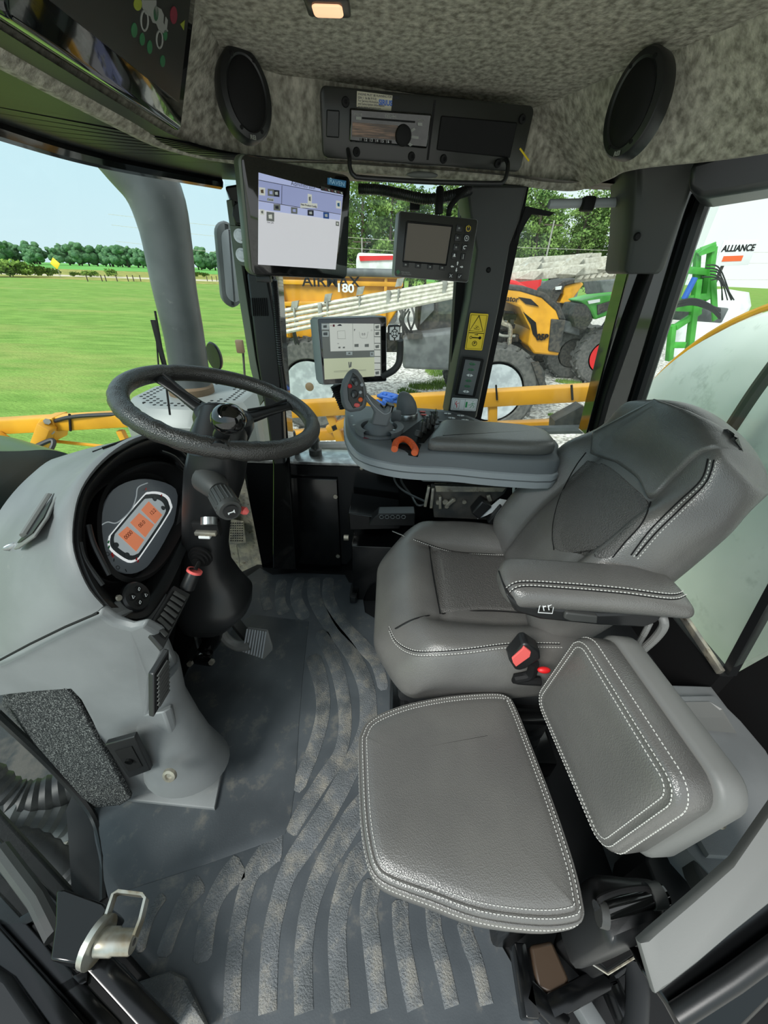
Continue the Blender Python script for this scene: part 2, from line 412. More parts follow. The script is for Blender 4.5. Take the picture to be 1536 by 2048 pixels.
# grass tufts in the gravel
tf = None
def tuft(seed, n, w, h):
    r = random.Random(seed); bm = nb()
    for i in range(n):
        a = r.uniform(0, 6.28); d = w*math.sqrt(r.random()); c = V((d*math.cos(a)*1.8, d*math.sin(a), 0)); hh = h*r.uniform(.5, 1); l = V((r.uniform(-.08, .08), r.uniform(-.08, .08), hh))
        s = V((.012, .006, 0)); bm.faces.new([bm.verts.new(q) for q in (c-s, c+s, c+l)])
    return bm
for i, (px, py, s) in enumerate(((850, 775, 1), (880, 762, 1), (820, 790, .8), (905, 770, .9), (1090, 706, .9), (1150, 712, 1), (1135, 765, .6), (590, 745, .8), (700, 760, .9), (1125, 835, .5), (640, 740, .8), (870, 745, .9), (1140, 830, .4))):
    p = at(px, py, z=G+.03)
    if tf is None: tf = tag(obj('grass_tuft', tuft(2, 420, .32, .2), 'leaf_weed'), 'low tuft of green weeds growing in the gravel yard', 'grass tuft', 'weed tufts in the gravel'); tf.location = p; continue
    c = tf.copy(); C.objects.link(c); c.location = p; c.scale = (s*1.3, s*1.3, s); c.rotation_euler.z = i
# ================= OUTSIDE: machines =================
def wheel(parent, c, R, wd, rimc, rimr=.62, face=-1, lug=22, bolts=10):
    """tractor wheel in the plane facing the viewer (axis along y)"""
    c = V(c); M = frame(c, (1, 0, 0), (0, 0, 1)) if face < 0 else frame(c, (1, 0, 0), (0, 0, -1))
    # local z points to -y (the viewer)
    r0 = R*rimr
    bm = nb(); lathe(bm, [(r0, -wd/2), (R*.9, -wd/2), (R*.97, -wd*.38), (R*.97, wd*.38), (R*.9, wd/2), (r0*1.04, wd/2), (r0, wd*.42), (r0, -wd/2)], M, 48)
    for k in range(lug):
        for sgn in (-1, 1):
            a = 2*PI*(k+(.5 if sgn > 0 else 0))/lug; Ml = M @ RZ(a) @ TR(R*.975, 0, sgn*wd*.24) @ Matrix.Rotation(sgn*.6, 4, 'X')
            box(bm, (0, 0, 0), (R*.07, R*.07, wd*.56), Ml)
    ty = obj('tyre', bm, 'tyre', parent)
    bm = nb(); lathe(bm, [(r0*.98, wd*.45), (r0*.93, wd*.45), (r0*.9, wd*.25), (r0*.62, wd*.12), (r0*.42, wd*.2), (r0*.4, wd*.26), (.001, wd*.26)], M, 40); obj('rim', bm, rimc, parent)
    bm = nb(); lathe(bm, [(r0*.2, wd*.24), (r0*.2, wd*.42), (r0*.14, wd*.47), (.001, wd*.47)], M, 24)
    for k in range(bolts):
        a = 2*PI*k/bolts; q = M @ V((r0*.31*math.cos(a), r0*.31*math.sin(a), wd*.24)); q2 = M @ V((r0*.31*math.cos(a), r0*.31*math.sin(a), wd*.32)); cyl(bm, q, q2, r0*.035, n=8)
    obj('hub', bm, 'skin_brown' if rimc == 'rim_grey' else 'machine_grey', parent)
Y1 = 8.6
def poly(px, y, d, **k):
    return prism(nb(), [at(a, b, y=y) for a, b in px], (0, d, 0))
gp = at(800, 800, y=Y1)
sp = thing('dry_spreader', 'yellow self-propelled dry spreader with silver boom tubes parked beyond the side window', 'spreader', (gp.x, Y1+1, G))
wc = at(622, 764, y=Y1); wc.z = G+1.0; wheel(sp, wc, 1.0, .45, 'rim_grey', .58)
wc2 = at(985, 775, y=Y1); wc2.z = G+1.0; wheel(sp, wc2, 1.0, .45, 'rim_grey', .66)
wheel(sp, wc+V((.2, 2.6, 0)), 1.0, .45, 'rim_grey'); wheel(sp, wc2+V((.2, 2.6, 0)), 1.0, .45, 'rim_grey')
hp_c = at(675, 600, y=Y1)
hp = [(535, 545), (800, 550), (808, 600), (770, 660), (760, 678), (560, 676), (540, 620)]
hop = obj('hopper', poly(hp, Y1, 2.4), 'yellow_paint', sp, bev=.03)
bm = nb()
for a, b in (((535, 548), (810, 553)), ((540, 563), (806, 569)), ((545, 608), (800, 605))): bar(bm, at(*a, y=Y1-.05), at(*b, y=Y1-.05), .07, .08, .01)
for a, b in (((560, 560), (580, 675)), ((620, 610), (628, 676)), ((690, 610), (690, 676)), ((772, 556), (768, 660))): bar(bm, at(*a, y=Y1-.04), at(*b, y=Y1-.04), .06, .08, .01)
obj('hopper_rib', bm, 'yellow_paint', hop)
obj('cover_roll', tube(nb(), [at(540, 541, y=Y1-.1), at(812, 547, y=Y1-.1)], .07, 12), 'machine_grey', hop); obj('cover', box(nb(), (hp_c.x, Y1+1.2, at(670, 545, y=Y1).z+.0), (2.9, 2.3, .06), I4, .02), 'machine_dark', hop)
Mt = frame(at(662, 564, y=Y1-.08), at(700, 564, y=Y1)-at(620, 562, y=Y1), (0, 0, 1)); text('lettering', 'AIRMAX', .27, Mt, 'black_matte', hop, .005, bold=.003, sx=1.15)
Mt = frame(at(690, 577, y=Y1-.09), (1, 0, -.02), (0, 0, 1)); text('lettering', '180', .2, Mt, 'white_plastic', hop, .006, bold=.006, sx=1.2)
# boom bundle
bm = nb(); L = at(548, 640, y=Y1-1.1); R_ = at(930, 560, y=Y1-1.3)
for k in range(5):
    o = V((0, -.03*k, -.085*k)); tube(bm, [L+o+V((0, 0, .12)), R_+o*.6], .035, 8)
bt = obj('boom_tube', bm, 'pale_tube', sp)
bm = nb()
for f, tp in ((.02, 0), (.12, 1), (.26, 0), (.30, 1), (.47, 1), (.62, 0), (.67, 1), (.9, 0)):
    p_ = L.lerp(R_, f); s_ = .40*(1-f*.6); box(bm, (p_.x, p_.y-.02, p_.z-.06*(1-f*.5)), (.07 if not tp else .03, .12, s_), I4, .008)
    if tp: prism(bm, [V((p_.x-.06, p_.y-.05, p_.z+.10)), V((p_.x+.05, p_.y-.05, p_.z+.12)), V((p_.x+.09, p_.y-.05, p_.z+.24)), V((p_.x-.03, p_.y-.05, p_.z+.22))], (0, .1, 0))
obj('boom_clamp', bm, 'galv', bt)
# cab of spreader
cb = obj('cab', poly([(838, 585), (925, 575), (925, 668), (835, 668)], Y1+.5, 1.5), 'machine_dark', sp, bev=.08)
obj('cab_window', poly([(846, 588), (868, 585), (868, 620), (840, 650)], Y1+.44, .04), 'machine_grey', cb)
obj('cab_window', poly([(877, 582), (922, 580), (922, 628), (877, 628)], Y1+.42, .04), 'rear_glass', cb)
tk = obj('fuel_tank', poly([(806, 674), (920, 660), (912, 742), (806, 738)], Y1-.1, .9), 'machine_grey', sp, bev=.06)
obj('tank_lid', poly([(815, 668), (845, 668), (845, 678), (815, 678)], Y1-.2, .6), 'machine_dark', tk)
obj('chassis', poly([(560, 676), (830, 676), (1110, 690), (1110, 712), (830, 705), (560, 700)], Y1+.6, .9), 'machine_dark', sp)
ax = nb(); bar(ax, wc, wc+V((.2, 2.6, 0)), .2, .2); bar(ax, wc2, wc2+V((.2, 2.6, 0)), .2, .2)
for c_ in (wc, wc2): bar(ax, c_+V((0, .4, 0)), c_+V((0, .5, 1.2)), .22, .22)
obj('axle', ax, 'machine_dark', sp)
# hood: arched yellow cowl with black top
cow = [(1000, 575), (1040, 578), (1085, 592), (1115, 620), (1128, 650), (1118, 712), (1068, 708), (1056, 690), (1062, 660), (1040, 615), (1005, 600), (990, 600)]
hd = obj('hood', poly(cow, Y1-.1, 1.9), 'yellow_paint', sp, bev=.04)
obj('hood_top', poly([(1000, 568), (1045, 571), (1092, 586), (1122, 615), (1133, 640), (1118, 640), (1112, 622), (1083, 596), (1040, 583), (1000, 578)], Y1-.12, 1.95), 'machine_dark', hd, bev=.03)
obj('hood_grille', poly([(1103, 638), (1132, 640), (1120, 706), (1097, 702)], Y1-.14, 1.95), 'machine_dark', hd, bev=.02)
obj('hood_slot', poly([(1037, 594), (1062, 598), (1078, 613), (1052, 608)], Y1-.13, .05), 'black_matte', hd)
obj('hood_slot', poly([(1047, 624), (1072, 645), (1076, 680), (1066, 668), (1062, 650)], Y1-.13, .05), 'black_matte', hd)
Mt = frame(at(1012, 597, y=Y1-.13), at(1030, 599, y=Y1)-at(990, 595, y=Y1), (0, 0, 1)); text('lettering', 'RoGator', .14, Mt, 'black_matte', hd, .004, bold=.003)
Mt = frame(at(1085, 675, y=Y1-.13), (1, 0, 0), (0, 0, 1)); text('lettering', '05B', .16, Mt, 'black_matte', hd, .004, bold=.008)
en = nb(); rr = random.Random(4)
for k in range(26):
    p_ = at(rr.uniform(990, 1050), rr.uniform(625, 690), y=Y1+.25+rr.random()*.5); box(en, p_, (rr.uniform(.06, .3), .2, rr.uniform(.06, .25)), I4, .015)
eg = obj('engine', en, 'machine_dark', sp)
obj('pipe', tube(nb(), spl([at(1000, 625, y=Y1+.1), at(1004, 645, y=Y1+.1), at(1020, 655, y=Y1+.1), at(1018, 690, y=Y1+.1)]), .05, 8), 'worn_metal', eg)
obj('pipe', tube(nb(), spl([at(990, 650, y=Y1+.2), at(1000, 670, y=Y1+.1), at(1030, 672, y=Y1+.1)]), .03, 8), 'galv', eg)
obj('step', poly([(1064, 726), (1078, 724), (1095, 776), (1082, 778)], Y1-.3, .08), 'machine_dark', sp)
hs = nb(); rr = random.Random(9)
for k in range(9):
    x0 = rr.uniform(796, 835); tube(hs, spl([at(x0, 600+rr.random()*30, y=Y1), at(x0+rr.uniform(-12, 12), 640, y=Y1-.1), at(x0+rr.uniform(-10, 12), 670, y=Y1)]), .02, 6)
for k in range(6):
    x0 = rr.uniform(548, 600); tube(hs, spl([at(x0, 640, y=Y1-.3), at(x0+rr.uniform(-8, 18), 665, y=Y1-.3), at(x0+rr.uniform(-10, 12), 690, y=Y1-.2)]), .025, 6)
obj('hydraulic_hose', hs, 'hose', sp)
# boom stack across the top right, pale channels
p_ = at(1100, 560, y=13); bs1 = thing('boom_sprayer', 'sprayer with thick pale folded booms standing behind the yellow hood right of the centre pillar', 'sprayer', (p_.x, 13, G))
p_ = at(1220, 560, y=15.6); bs2 = thing('boom_sprayer', 'sprayer with thin pale boom rails standing behind the green tractor', 'sprayer', (p_.x, 15.6, G))
for r_, o_ in ((bs1, V((0, 1.2, 0))), (bs2, V((.3, .6, 0)))):
    q = WL[r_.name]+o_; obj('chassis', box(nb(), q+V((-.4, .6, 1.25)), (2.2, 1.2, .7), I4, .05), 'machine_dark', r_)
    wheel(r_, q+V((-1.2, .3, .8)), .8, .4, 'machine_dark')
    obj('boom_stand', bar(nb(), q+V((0, -.3, 1.2)), q+V((0, -.9, 2.1)), .15, .15), 'machine_dark', r_)
for i, (a, b, y, r) in enumerate((((1010, 545), (1262, 517), 12.5, .16), ((1010, 528), (1200, 516), 13.2, .13), ((1015, 556), (1262, 528), 12.2, .1), ((1120, 548), (1262, 533), 13.6, .06), ((1150, 556), (1262, 545), 13.5, .05))):
    bm = nb(); A = at(*a, y=y); B = at(*b, y=y); bar(bm, A, B, r, .25, .02); n = (3, 2, 3, 9, 9)[i]
    for k in range(n):
        p_ = A.lerp(B, (k+.5)/n); w_ = .35 if i < 3 else .08; h_ = r*1.3
        prism(bm, [V((p_.x-w_, p_.y-.2, p_.z-h_*.6)), V((p_.x+w_*.4, p_.y-.2, p_.z-h_*.6)), V((p_.x+w_, p_.y-.2, p_.z+h_)), V((p_.x, p_.y-.2, p_.z+h_*.8))], (0, .3, 0))
    obj('spray_boom', bm, 'pale_tube', bs1 if i < 3 else bs2)
# green tractor
Y2 = 14.0; p_ = at(1210, 690, y=Y2)
gt = thing('green_tractor', 'green tractor with red wheel rims parked on the gravel, seen left of the rear pillar', 'tractor', (p_.x, Y2, G))
wcc = at(1217, 667, y=Y2); wheel(gt, (wcc.x, Y2, G+.95), .95, .5, 'red', .55, lug=18); wheel(gt, (wcc.x-.75, Y2+.8, G+.9), .9, .45, 'machine_dark', .55, lug=18); wheel(gt, (wcc.x-1.5, Y2+1.8, G+.8), .8, .4, 'machine_dark', .55, lug=18); wheel(gt, (wcc.x+1.75, Y2+2.2, G+1.0), 1.0, .5, 'red', .55, lug=18)
hd = obj('hood', poly([(1160, 602), (1200, 592), (1262, 586), (1262, 630), (1225, 628), (1190, 640), (1182, 622), (1175, 612)], Y2-.1, 1.1), 'green_tractor', gt, bev=.06)
obj('grille', poly([(1152, 608), (1178, 606), (1186, 640), (1170, 662), (1150, 655), (1143, 630)], Y2-.05, 1.0), 'machine_dark', hd, bev=.03)
obj('vent_panel', poly([(1195, 610), (1222, 602), (1218, 620), (1196, 630)], Y2-.16, .05), 'machine_dark', hd)
obj('headlight', poly([(1176, 602), (1200, 598), (1200, 604), (1178, 608)], Y2-.18, .05), 'white_plastic', hd)
obj('front_weight', poly([(1128, 640), (1160, 648), (1160, 672), (1128, 664)], Y2+.2, .8), 'machine_grey', gt, bev=.05)
obj('cab', poly([(1200, 560), (1262, 556), (1262, 590), (1205, 592)], Y2+1.2, 1.4), 'machine_grey', gt, bev=.05)
obj('axle', bar(nb(), (wcc.x, Y2+.2, G+.95), (wcc.x-1.4, Y2+1.8, G+.9), .4, .35), 'machine_dark', gt)
# second yellow sprayer hood behind
Y3 = 19; p_ = at(1135, 640, y=Y3)
rs = thing('yellow_sprayer', 'yellow and black sprayer front standing between the green tractor and the spreader', 'sprayer', (p_.x, Y3, G))
hd = obj('hood', poly([(1125, 572), (1160, 562), (1168, 568), (1152, 590), (1140, 608), (1120, 606), (1128, 590)], Y3, 1.8), 'yellow_paint', rs, bev=.05)
obj('hood_top', poly([(1102, 580), (1125, 562), (1160, 556), (1165, 562), (1130, 572), (1112, 608), (1100, 605)], Y3-.1, 1.9), 'machine_dark', hd, bev=.05)
obj('headlight', poly([(1112, 574), (1124, 572), (1122, 579), (1112, 580)], Y3-.2, .1), 'white_plastic', hd)
wheel(rs, (at(1150, 640, y=Y3).x, Y3+.2, G+.95), .95, .4, 'machine_dark', .5, lug=16); wheel(rs, (at(1175, 640, y=Y3).x, Y3+2.2, G+.95), .95, .4, 'machine_dark', .5, lug=16)
obj('chassis', poly([(1120, 606), (1200, 600), (1200, 625), (1125, 628)], Y3+.3, 1.2), 'machine_dark', rs)
# red hood, white truck, red-topped tanker
p_ = at(1030, 590, y=12.2); t = thing('red_machine', 'red machine hood behind the yellow hood right of the centre pillar', 'machine', (p_.x, 12, G)); obj('hood', poly([(1008, 556), (1035, 562), (1065, 580), (1078, 590), (1020, 600), (1008, 600)], 11.2, 1.0), 'red', t, bev=.06); obj('chassis', box(nb(), (p_.x, 11.9, G+1.2), (1.4, .8, 1.2), I4, .05), 'machine_dark', t)
for dx in (-.5, .5): obj('wheel', cyl(nb(), (p_.x+dx, 11.3, G+.6), (p_.x+dx, 11.6, G+.6), .6), 'tyre', t)
p_ = at(1085, 580, y=30); t = thing('pickup_truck', 'white pickup truck parked far behind the yellow hoods', 'truck', (p_.x, 30, G))
obj('body', poly([(1068, 572), (1108, 572), (1110, 590), (1066, 590)], 30, 2), 'white_paint', t, bev=.1); obj('cab', poly([(1074, 562), (1098, 562), (1104, 574), (1070, 574)], 30.2, 1.6), 'machine_grey', t, bev=.1)
for q in (1076, 1100): w_ = at(q, 593, y=30); obj('wheel', cyl(nb(), (w_.x, 29.9, G+.42), (w_.x, 30.3, G+.42), .42), 'tyre', t)
for i, (a, z, lab) in enumerate((((1050, 566), 26, 'red tractor roof far behind the yard machines, left one'), ((1072, 558), 34, 'distant lime green machine cab behind the boom stack'), ((1115, 552), 34, 'distant dark green machine cab behind the boom stack'))):
    p_ = at(*a, y=z); t = thing('farm_machine', lab, 'machine', (p_.x, z, G)); hgt = p_.z-G
    obj('cab', box(nb(), (p_.x, z, p_.z), (1.5, 1.5, 1.4), I4, .15), ['red', 'green_tractor', 'machine_dark'][i], t); obj('body', box(nb(), (p_.x+.3, z, G+.9+(hgt-1.7)/2*.5), (2.6, 1.6, max(.6, hgt-.9)), I4, .1), 'machine_grey', t)
p_ = at(755, 530, y=30); t = thing('tank_truck', 'white tank truck with red band standing behind the spreader under the pines', 'truck', (p_.x, 30, G))
obj('tank', poly([(712, 520), (715, 505), (785, 508), (800, 520), (800, 543), (712, 541)], 30, 2.2), 'white_paint', t, bev=.15); obj('red_band', poly([(718, 512), (800, 511), (800, 519), (720, 522)], 29.9, .15), 'red', t); obj('chassis', box(nb(), (at(755, 530, y=30).x, 31, G+1.7), (3, 1.6, 2.4), I4, .05), 'machine_dark', t)
for dx in (-1, 1): obj('wheel', cyl(nb(), (at(755, 530, y=30).x+dx, 29.9, G+.5), (at(755, 530, y=30).x+dx, 30.2, G+.5), .5), 'tyre', t)
obj('rail', tube(nb(), [at(708, 541, y=29.8), at(800, 544, y=29.8)], .09, 6), 'galv', t)
# green implement in rear window + sign + reflection-free rear tank
Y4 = 9.0; p_ = at(1380, 640, y=Y4); t = thing('green_implement', 'tall green implement frame with blue cylinder and black hoses behind the rear pillar', 'implement', (p_.x, Y4, G))
mainf = nb()
for a, b, w_ in (((1395, 560), (1378, 700), .22), ((1425, 495), (1412, 600), .22), ((1385, 500), (1345, 620), .16), ((1432, 490), (1400, 502), .16), ((1395, 500), (1392, 560), .14), ((1360, 600), (1425, 590), .2), ((1350, 655), (1400, 622), .18), ((1375, 540), (1430, 545), .14), ((1370, 690), (1335, 690), .2), ((1345, 650), (1338, 720), .2), ((1425, 545), (1430, 640), .08), ((1340, 615), (1400, 618), .22)):
    bar(mainf, at(*a, y=Y4), at(*b, y=Y4+.1), w_*.55, .12, .01)
obj('frame', mainf, 'green_tractor', t)
obj('frame', prism(nb(), [at(*q, y=Y4-.1) for q in ((1396, 506), (1420, 492), (1434, 489), (1430, 502), (1400, 512))], (0, .15, 0)), 'green_tractor', t)
obj('frame', prism(nb(), [at(*q, y=Y4+.15) for q in ((1402, 540), (1420, 540), (1412, 590), (1398, 610), (1385, 605))], (0, .1, 0)), 'green_tractor', t)
obj('hydraulic_cylinder', cyl(nb(), at(1390, 555, y=Y4-.15), at(1368, 598, y=Y4-.15), .055, n=10), 'blue', t)
hs = nb(); rr = random.Random(3)
for k in range(10): tube(hs, spl([at(1345+rr.uniform(-5, 8), 606+k, y=Y4-.2), at(1385, 598+k*1.2, y=Y4-.25), at(1420, 610+k, y=Y4-.2), at(1440, 625+rr.uniform(-8, 15), y=Y4-.1)]), .022, 6)
for k in range(6): tube(hs, spl([at(1400+rr.uniform(-10, 25), 530+k*6, y=Y4-.2), at(1440, 545+rr.uniform(-9, 20), y=Y4-.2), at(1455+rr.uniform(-12, 15), 600, y=Y4)]), .012, 6)
obj('hydraulic_hose', hs, 'hose', t)
obj('toolbar', bar(nb(), at(1330, 622, y=Y4+.6), at(1440, 630, y=Y4+.6), .35, .3, .03), 'machine_grey', t)
w_ = at(1318, 705, y=Y4-.6); wheel(t, (w_.x, Y4-.6, G+.55), .55, .3, 'red', .5, lug=14)
Ys = 22; c_ = at(1472, 506, y=Ys); t = thing('yard_sign', 'white sign board reading ALLIANCE on a dark post', 'sign', (c_.x, Ys, G))
Mt = frame(c_, (1, .1, .06), (0, 0, 1)); obj('board', box(nb(), (0, 0, 0), (1.75, 1.0, .06), Mt, .01), 'white_plastic', t)
text('lettering', 'ALLIANCE', .36, Mt @ TR(0, .18, .04), 'black_matte', t, .01, bold=.008); obj('orange_panel', box(nb(), (-.1, -.22, .035), (1.0, .22, .02), Mt), 'orange', t); obj('post', bar(nb(), c_+V((-.3, .1, -.4)), (c_.x-.3, Ys+.1, G), .1, .1), 'machine_dark', t)
p_ = at(1465, 545, y=20); t = tag(obj('white_tank', lathe(nb(), [(.01, 3.0), (.9, 2.9), (1.2, 2.4), (1.2, .1), (1.1, 0)], TR(p_.x, 20, G)), 'white_paint'), 'white upright tank standing under the ALLIANCE sign', 'tank')
# white drum tank of this machine right behind the cab
t = thing('product_tank', 'large pale domed tank with a yellow rim behind the cab rear window', 'tank', (2.6, 1.38, -1.6))
Mx = frame((1.5, 1.38, .21), (0, 1, 0), (0, 0, 1))  # local z = +x
bm = nb(); lathe(bm, [(.975, 2.2), (.975, .1), (.965, .02), (.93, -.04), (.75, -.11), (.4, -.16), (.01, -.18)], Mx, 72); bd_ = obj('tank_body', bm, 'tank_white', t, ang=60)
bm = nb(); torus(bm, Mx @ TR(0, 0, .03), .985, .014, 96, 8); obj('rim_band', bm, 'yellow_paint', bd_)
bm = nb(); tube(bm, spl([at(1560, 715, x=1.30), at(1505, 790, x=1.29), at(1440, 890, x=1.28), at(1385, 980, x=1.28), at(1340, 1060, x=1.28)]), .022, 10); obj('strap', bm, 'hose', bd_)  # dark tube drawn along the line where the tank face turns darker
# ================= THIS MACHINE, outside the cab =================
t = thing('sprayer_boom', 'yellow lattice boom of this machine folded along below the cab windows', 'boom', (0, 2.9, -.3))
def tb(a, b, y, w_, par, m='yellow_paint', bev=.012, nm='rail'): return obj(nm, bar(nb(), at(*a, y=y), at(*b, y=y), w_, w_, bev), m, par)
YB = 2.6
tb((-60, 855), (1215, 782), YB, .105, t); tb((560, 872), (1200, 846), YB+.05, .08, t); tb((-60, 948), (560, 905), YB, .05, t)
for a, b in (((985, 790), (985, 850)), ((655, 815), (690, 905)), ((770, 805), (655, 860))): tb(a, b, YB, .06, t, nm='strut')
tb((95, 850), (62, 935), 2.5, .085, t, nm='strut'); tb((0, 870), (-30, 960), 2.5, .085, t, nm='strut'); tb((240, 860), (262, 905), YB, .05, t, nm='strut'); tb((85, 880), (330, 905), YB, .025, t, nm='strut')
bm = nb(); prism(bm, [at(*q, y=YB-.07) for q in ((72, 850), (80, 838), (104, 836), (110, 860), (106, 885), (90, 890), (78, 876))], (0, .15, 0)); gp_ = obj('gusset_plate', bm, 'yellow_paint', t, bev=.006)
for q in ((94, 843), (102, 863)): obj('bolt', cyl(nb(), at(*q, y=YB-.07), at(*q, y=YB-.1), .022, n=6), 'galv', gp_)
bm = nb(); tube(bm, spl([at(110, 842, y=YB-.05), at(160, 832, y=YB-.06), at(300, 826, y=YB-.02), at(420, 820, y=YB)]), .014, 8); tube(bm, spl([at(15, 912, y=2.4), at(60, 898, y=2.4), at(105, 880, y=2.45), at(95, 905, y=2.4), at(40, 925, y=2.4)]), .016, 8); obj('hose', bm, 'hose', t)
bm = nb()
for q in (139, 992, 1143): bar(bm, at(q, 770 if q > 900 else 828, y=YB-.06), at(q+2, 800 if q > 900 else 862, y=YB-.06), .010, .012)
obj('cable_tie', bm, 'black_matte', t)
bm = nb(); tube(bm, [at(560, 893, y=2.2), at(720, 891, y=2.2)], .03, 8); tube(bm, [at(1000, 862, y=2.3), at(1180, 858, y=2.3)], .03, 8); obj('lower_pipe', bm, 'machine_grey', t)
bm = nb(); prism(bm, [at(*q, y=2.3) for q in ((1110, 842), (1165, 812), (1182, 822), (1170, 862), (1108, 866))], (0, .1, 0)); obj('black_bracket', bm, 'machine_dark', t)
ml = obj('marker_lamp', box(nb(), at(480, 693, y=2.6), (.05, .03, .08), I4, .008), 'skin_brown', t); obj('lamp_arm', tube(nb(), [at(486, 702, y=2.62), at(490, 760, y=2.62), at(488, 820, y=2.62)], .008, 6), 'machine_dark', t)
# air intake stack
bm = nb(); ys = 1.75
cs = [at(*q, y=ys) for q in ((205, 250), (262, 318), (308, 385), (332, 470), (348, 570), (370, 680), (386, 790))]
rs_ = [.11, .108, .100, .088, .083, .080, .084]
cs = spl(cs, 4); rs2 = []
for i in range(len(cs)):
    f = i/4; k = min(int(f), 5); rs2.append(rs_[k]+(rs_[k+1]-rs_[k])*(f-k))
t = thing('air_intake_stack', 'wide dark grey bent air stack rising in front of the windshield', 'air stack', at(378, 800, y=ys))
mat('stack_grey', '45494a', .38, col2='565a5b', ns=5, dirt='7a7c78', ds=18, dlo=.62, dhi=.8)
obj('pipe', tube(nb(), cs, rs2, 32), 'stack_grey', t)
mat('perforated', '8b8f8d', .5, metal=.2)
c0 = at(400, 815, y=ys); bs = nb(); n8 = [V((c0.x+.33*math.cos(a), c0.y+.30*math.sin(a), 0)) for a in [PI/8+PI/4*k for k in range(8)]]
ring_loft(bs, [[V((p.x, p.y, c0.z-.35)) for p in n8], [V((p.x, p.y, c0.z+.0)) for p in n8], [V((c0.x+(p.x-c0.x)*.8, c0.y+(p.y-c0.y)*.8, c0.z+.07)) for p in n8]])
sb = obj('filter_housing', bs, 'perforated', t, bev=.01)
bm = nb()
for i in range(17):
    for j in range(15):
        x = c0.x-.24+.03*i; y = c0.y-.2+.028*j
        if (x-c0.x)**2+(y-c0.y)**2 < .053 and (x-c0.x)**2+(y-c0.y)**2 > .027: cyl(bm, (x, y, c0.z+.066), (x, y, c0.z+.0715), .007, n=6)
for k in range(9):
    for j in range(3): p = V((c0.x-.12+.03*k, c0.y-.279, c0.z-.05-.03*j)); cyl(bm, p, p+V((0, -.003, 0)), .007, n=6)
obj('perforation', bm, 'black_matte', sb)
obj('rust_collar', lathe(nb(), [(.088, -.02), (.098, 0), (.098, .04), (.086, .05)], TR(cs[-1].x, cs[-1].y, cs[-1].z)), 'skin_brown', t)
bm = nb()
for k in range(7): p = c0+V((-.24+.07*k, -.36, -.18)); tube(bm, spl([p, p+V((.02, -.03, -.1)), p+V((-.02, 0, -.28))]), .02, 8)
obj('cable_bundle', bm, 'hose', t)
# lower silver plate between column and pillar, perforated strip
t = tag(obj('heat_shield', prism(nb(), [at(*q, y=1.42) for q in ((488, 930), (522, 925), (562, 1165), (425, 1165))], (-.02, .03, 0)), 'worn_metal', bev=.004), 'shiny bare metal sheet outside the glass right of the steering column', 'metal sheet')
t = thing('perforated_strip', 'beige perforated metal strip behind the steering column boot', 'metal strip', at(470, 1120, y=1.38))
obj('strip', prism(nb(), [at(*q, y=1.38) for q in ((460, 1040), (486, 1045), (492, 1085), (455, 1090))], (0, .01, 0)), 'worn_metal', t)
bm = nb()
for i in range(6):
    for j in range(8): p = at(462+4.5*i, 1046+5*j, y=1.378); cyl(bm, p, p+V((0, -.003, 0)), .003, n=6)
obj('perforation', bm, 'black_matte', t)
t = tag(obj('rope', tube(nb(), spl([at(472, 1090, y=1.36), at(478, 1120, y=1.36), at(476, 1145, y=1.34)]), .004, 6), 'worn_metal'), 'frayed pale rope hanging under the perforated strip', 'rope')
# mirror, small round mirror, wiper
t = thing('side_mirror', 'grey rounded side mirror outside the front pillar', 'mirror', at(458, 540, y=2.0))
M, w_, h_ = quad(((436, 442), (480, 446), (480, 618), (440, 612)), (2.0, 2.05, 2.05, 2.0)); obj('mirror_housing', slab(nb(), rrect(w_, h_, .05), -.05, 0, M, .01), 'machine_grey', t); obj('mirror_glass', slab(nb(), rrect(w_*.8, h_*.85, .04), 0, .003, M @ TR(.01, 0, 0)), 'grey_light', t); obj('mirror_arm', tube(nb(), [M @ V((.1, .1, -.05)), M @ V((.4, .15, -.1))], .015, 8), 'black_matte', t)
t = thing('round_mirror', 'small round black-backed mirror beside the base of the air stack', 'mirror', at(428, 735, y=1.9))
M = frame(at(428, 713, y=1.9), (1, -.8, 0), (0, 0, 1)); obj('mirror_housing', lathe(nb(), [(.001, -.015), (.06, -.01), (.066, 0), (.06, .006), (.001, .004)], M), 'black_plastic', t)
t = thing('windshield_wiper', 'black wiper arms parked on the windshield before the air stack', 'wiper', at(325, 780, x=-.75))
obj('wiper_arm', tube(nb(), [at(310, 622, x=-.86), at(322, 690, x=-.86), at(340, 830, x=-.86)], .004, 6), 'black_matte', t); obj('wiper_blade', bar(nb(), at(306, 640, x=-.84), at(330, 735, x=-.84), .014, .01), 'black_matte', t); obj('wiper_link', tube(nb(), [at(312, 665, x=-.85), at(318, 745, x=-.85)], .003, 6), 'black_matte', t)
# dark hood / fender beyond the dash
t = thing('front_fender', 'glossy dark green fender hump outside the windshield at the left', 'fender', at(60, 1000, x=-1.15))
mat('fender_green', '1d2a2a', .25, col2='263636', ns=3, dirt='56605e', ds=40, dlo=.66, dhi=.8)
def fend(u, v):
    px = -120+300*u; top = 905+(u-.82)**2*60+max(0, u-.72)*420*max(0, u-.72)*2
    p = at(px, top, x=-1.05-.0*v); a = v*PI*.62
    return V((p.x+.02-.45*math.sin(a)*.3-.35*v, p.y-.02-.30*math.sin(a*.5)+.25*v, p.z-.62*(1-math.cos(a*.75))*1.1))
ys_ = [(-160, 925), (-60, 905), (40, 902), (100, 900), (145, 912), (172, 938), (182, 985)]
top = spl([at(a, b, x=-1.1) for a, b in ys_], 5)
rg = []
for k in range(9):
    f = k/8; rg.append([p+V((.06*f if f < .3 else .018+.1*(f-.3), -.24*f**1.3, -.75*f**1.6)) for p in top])
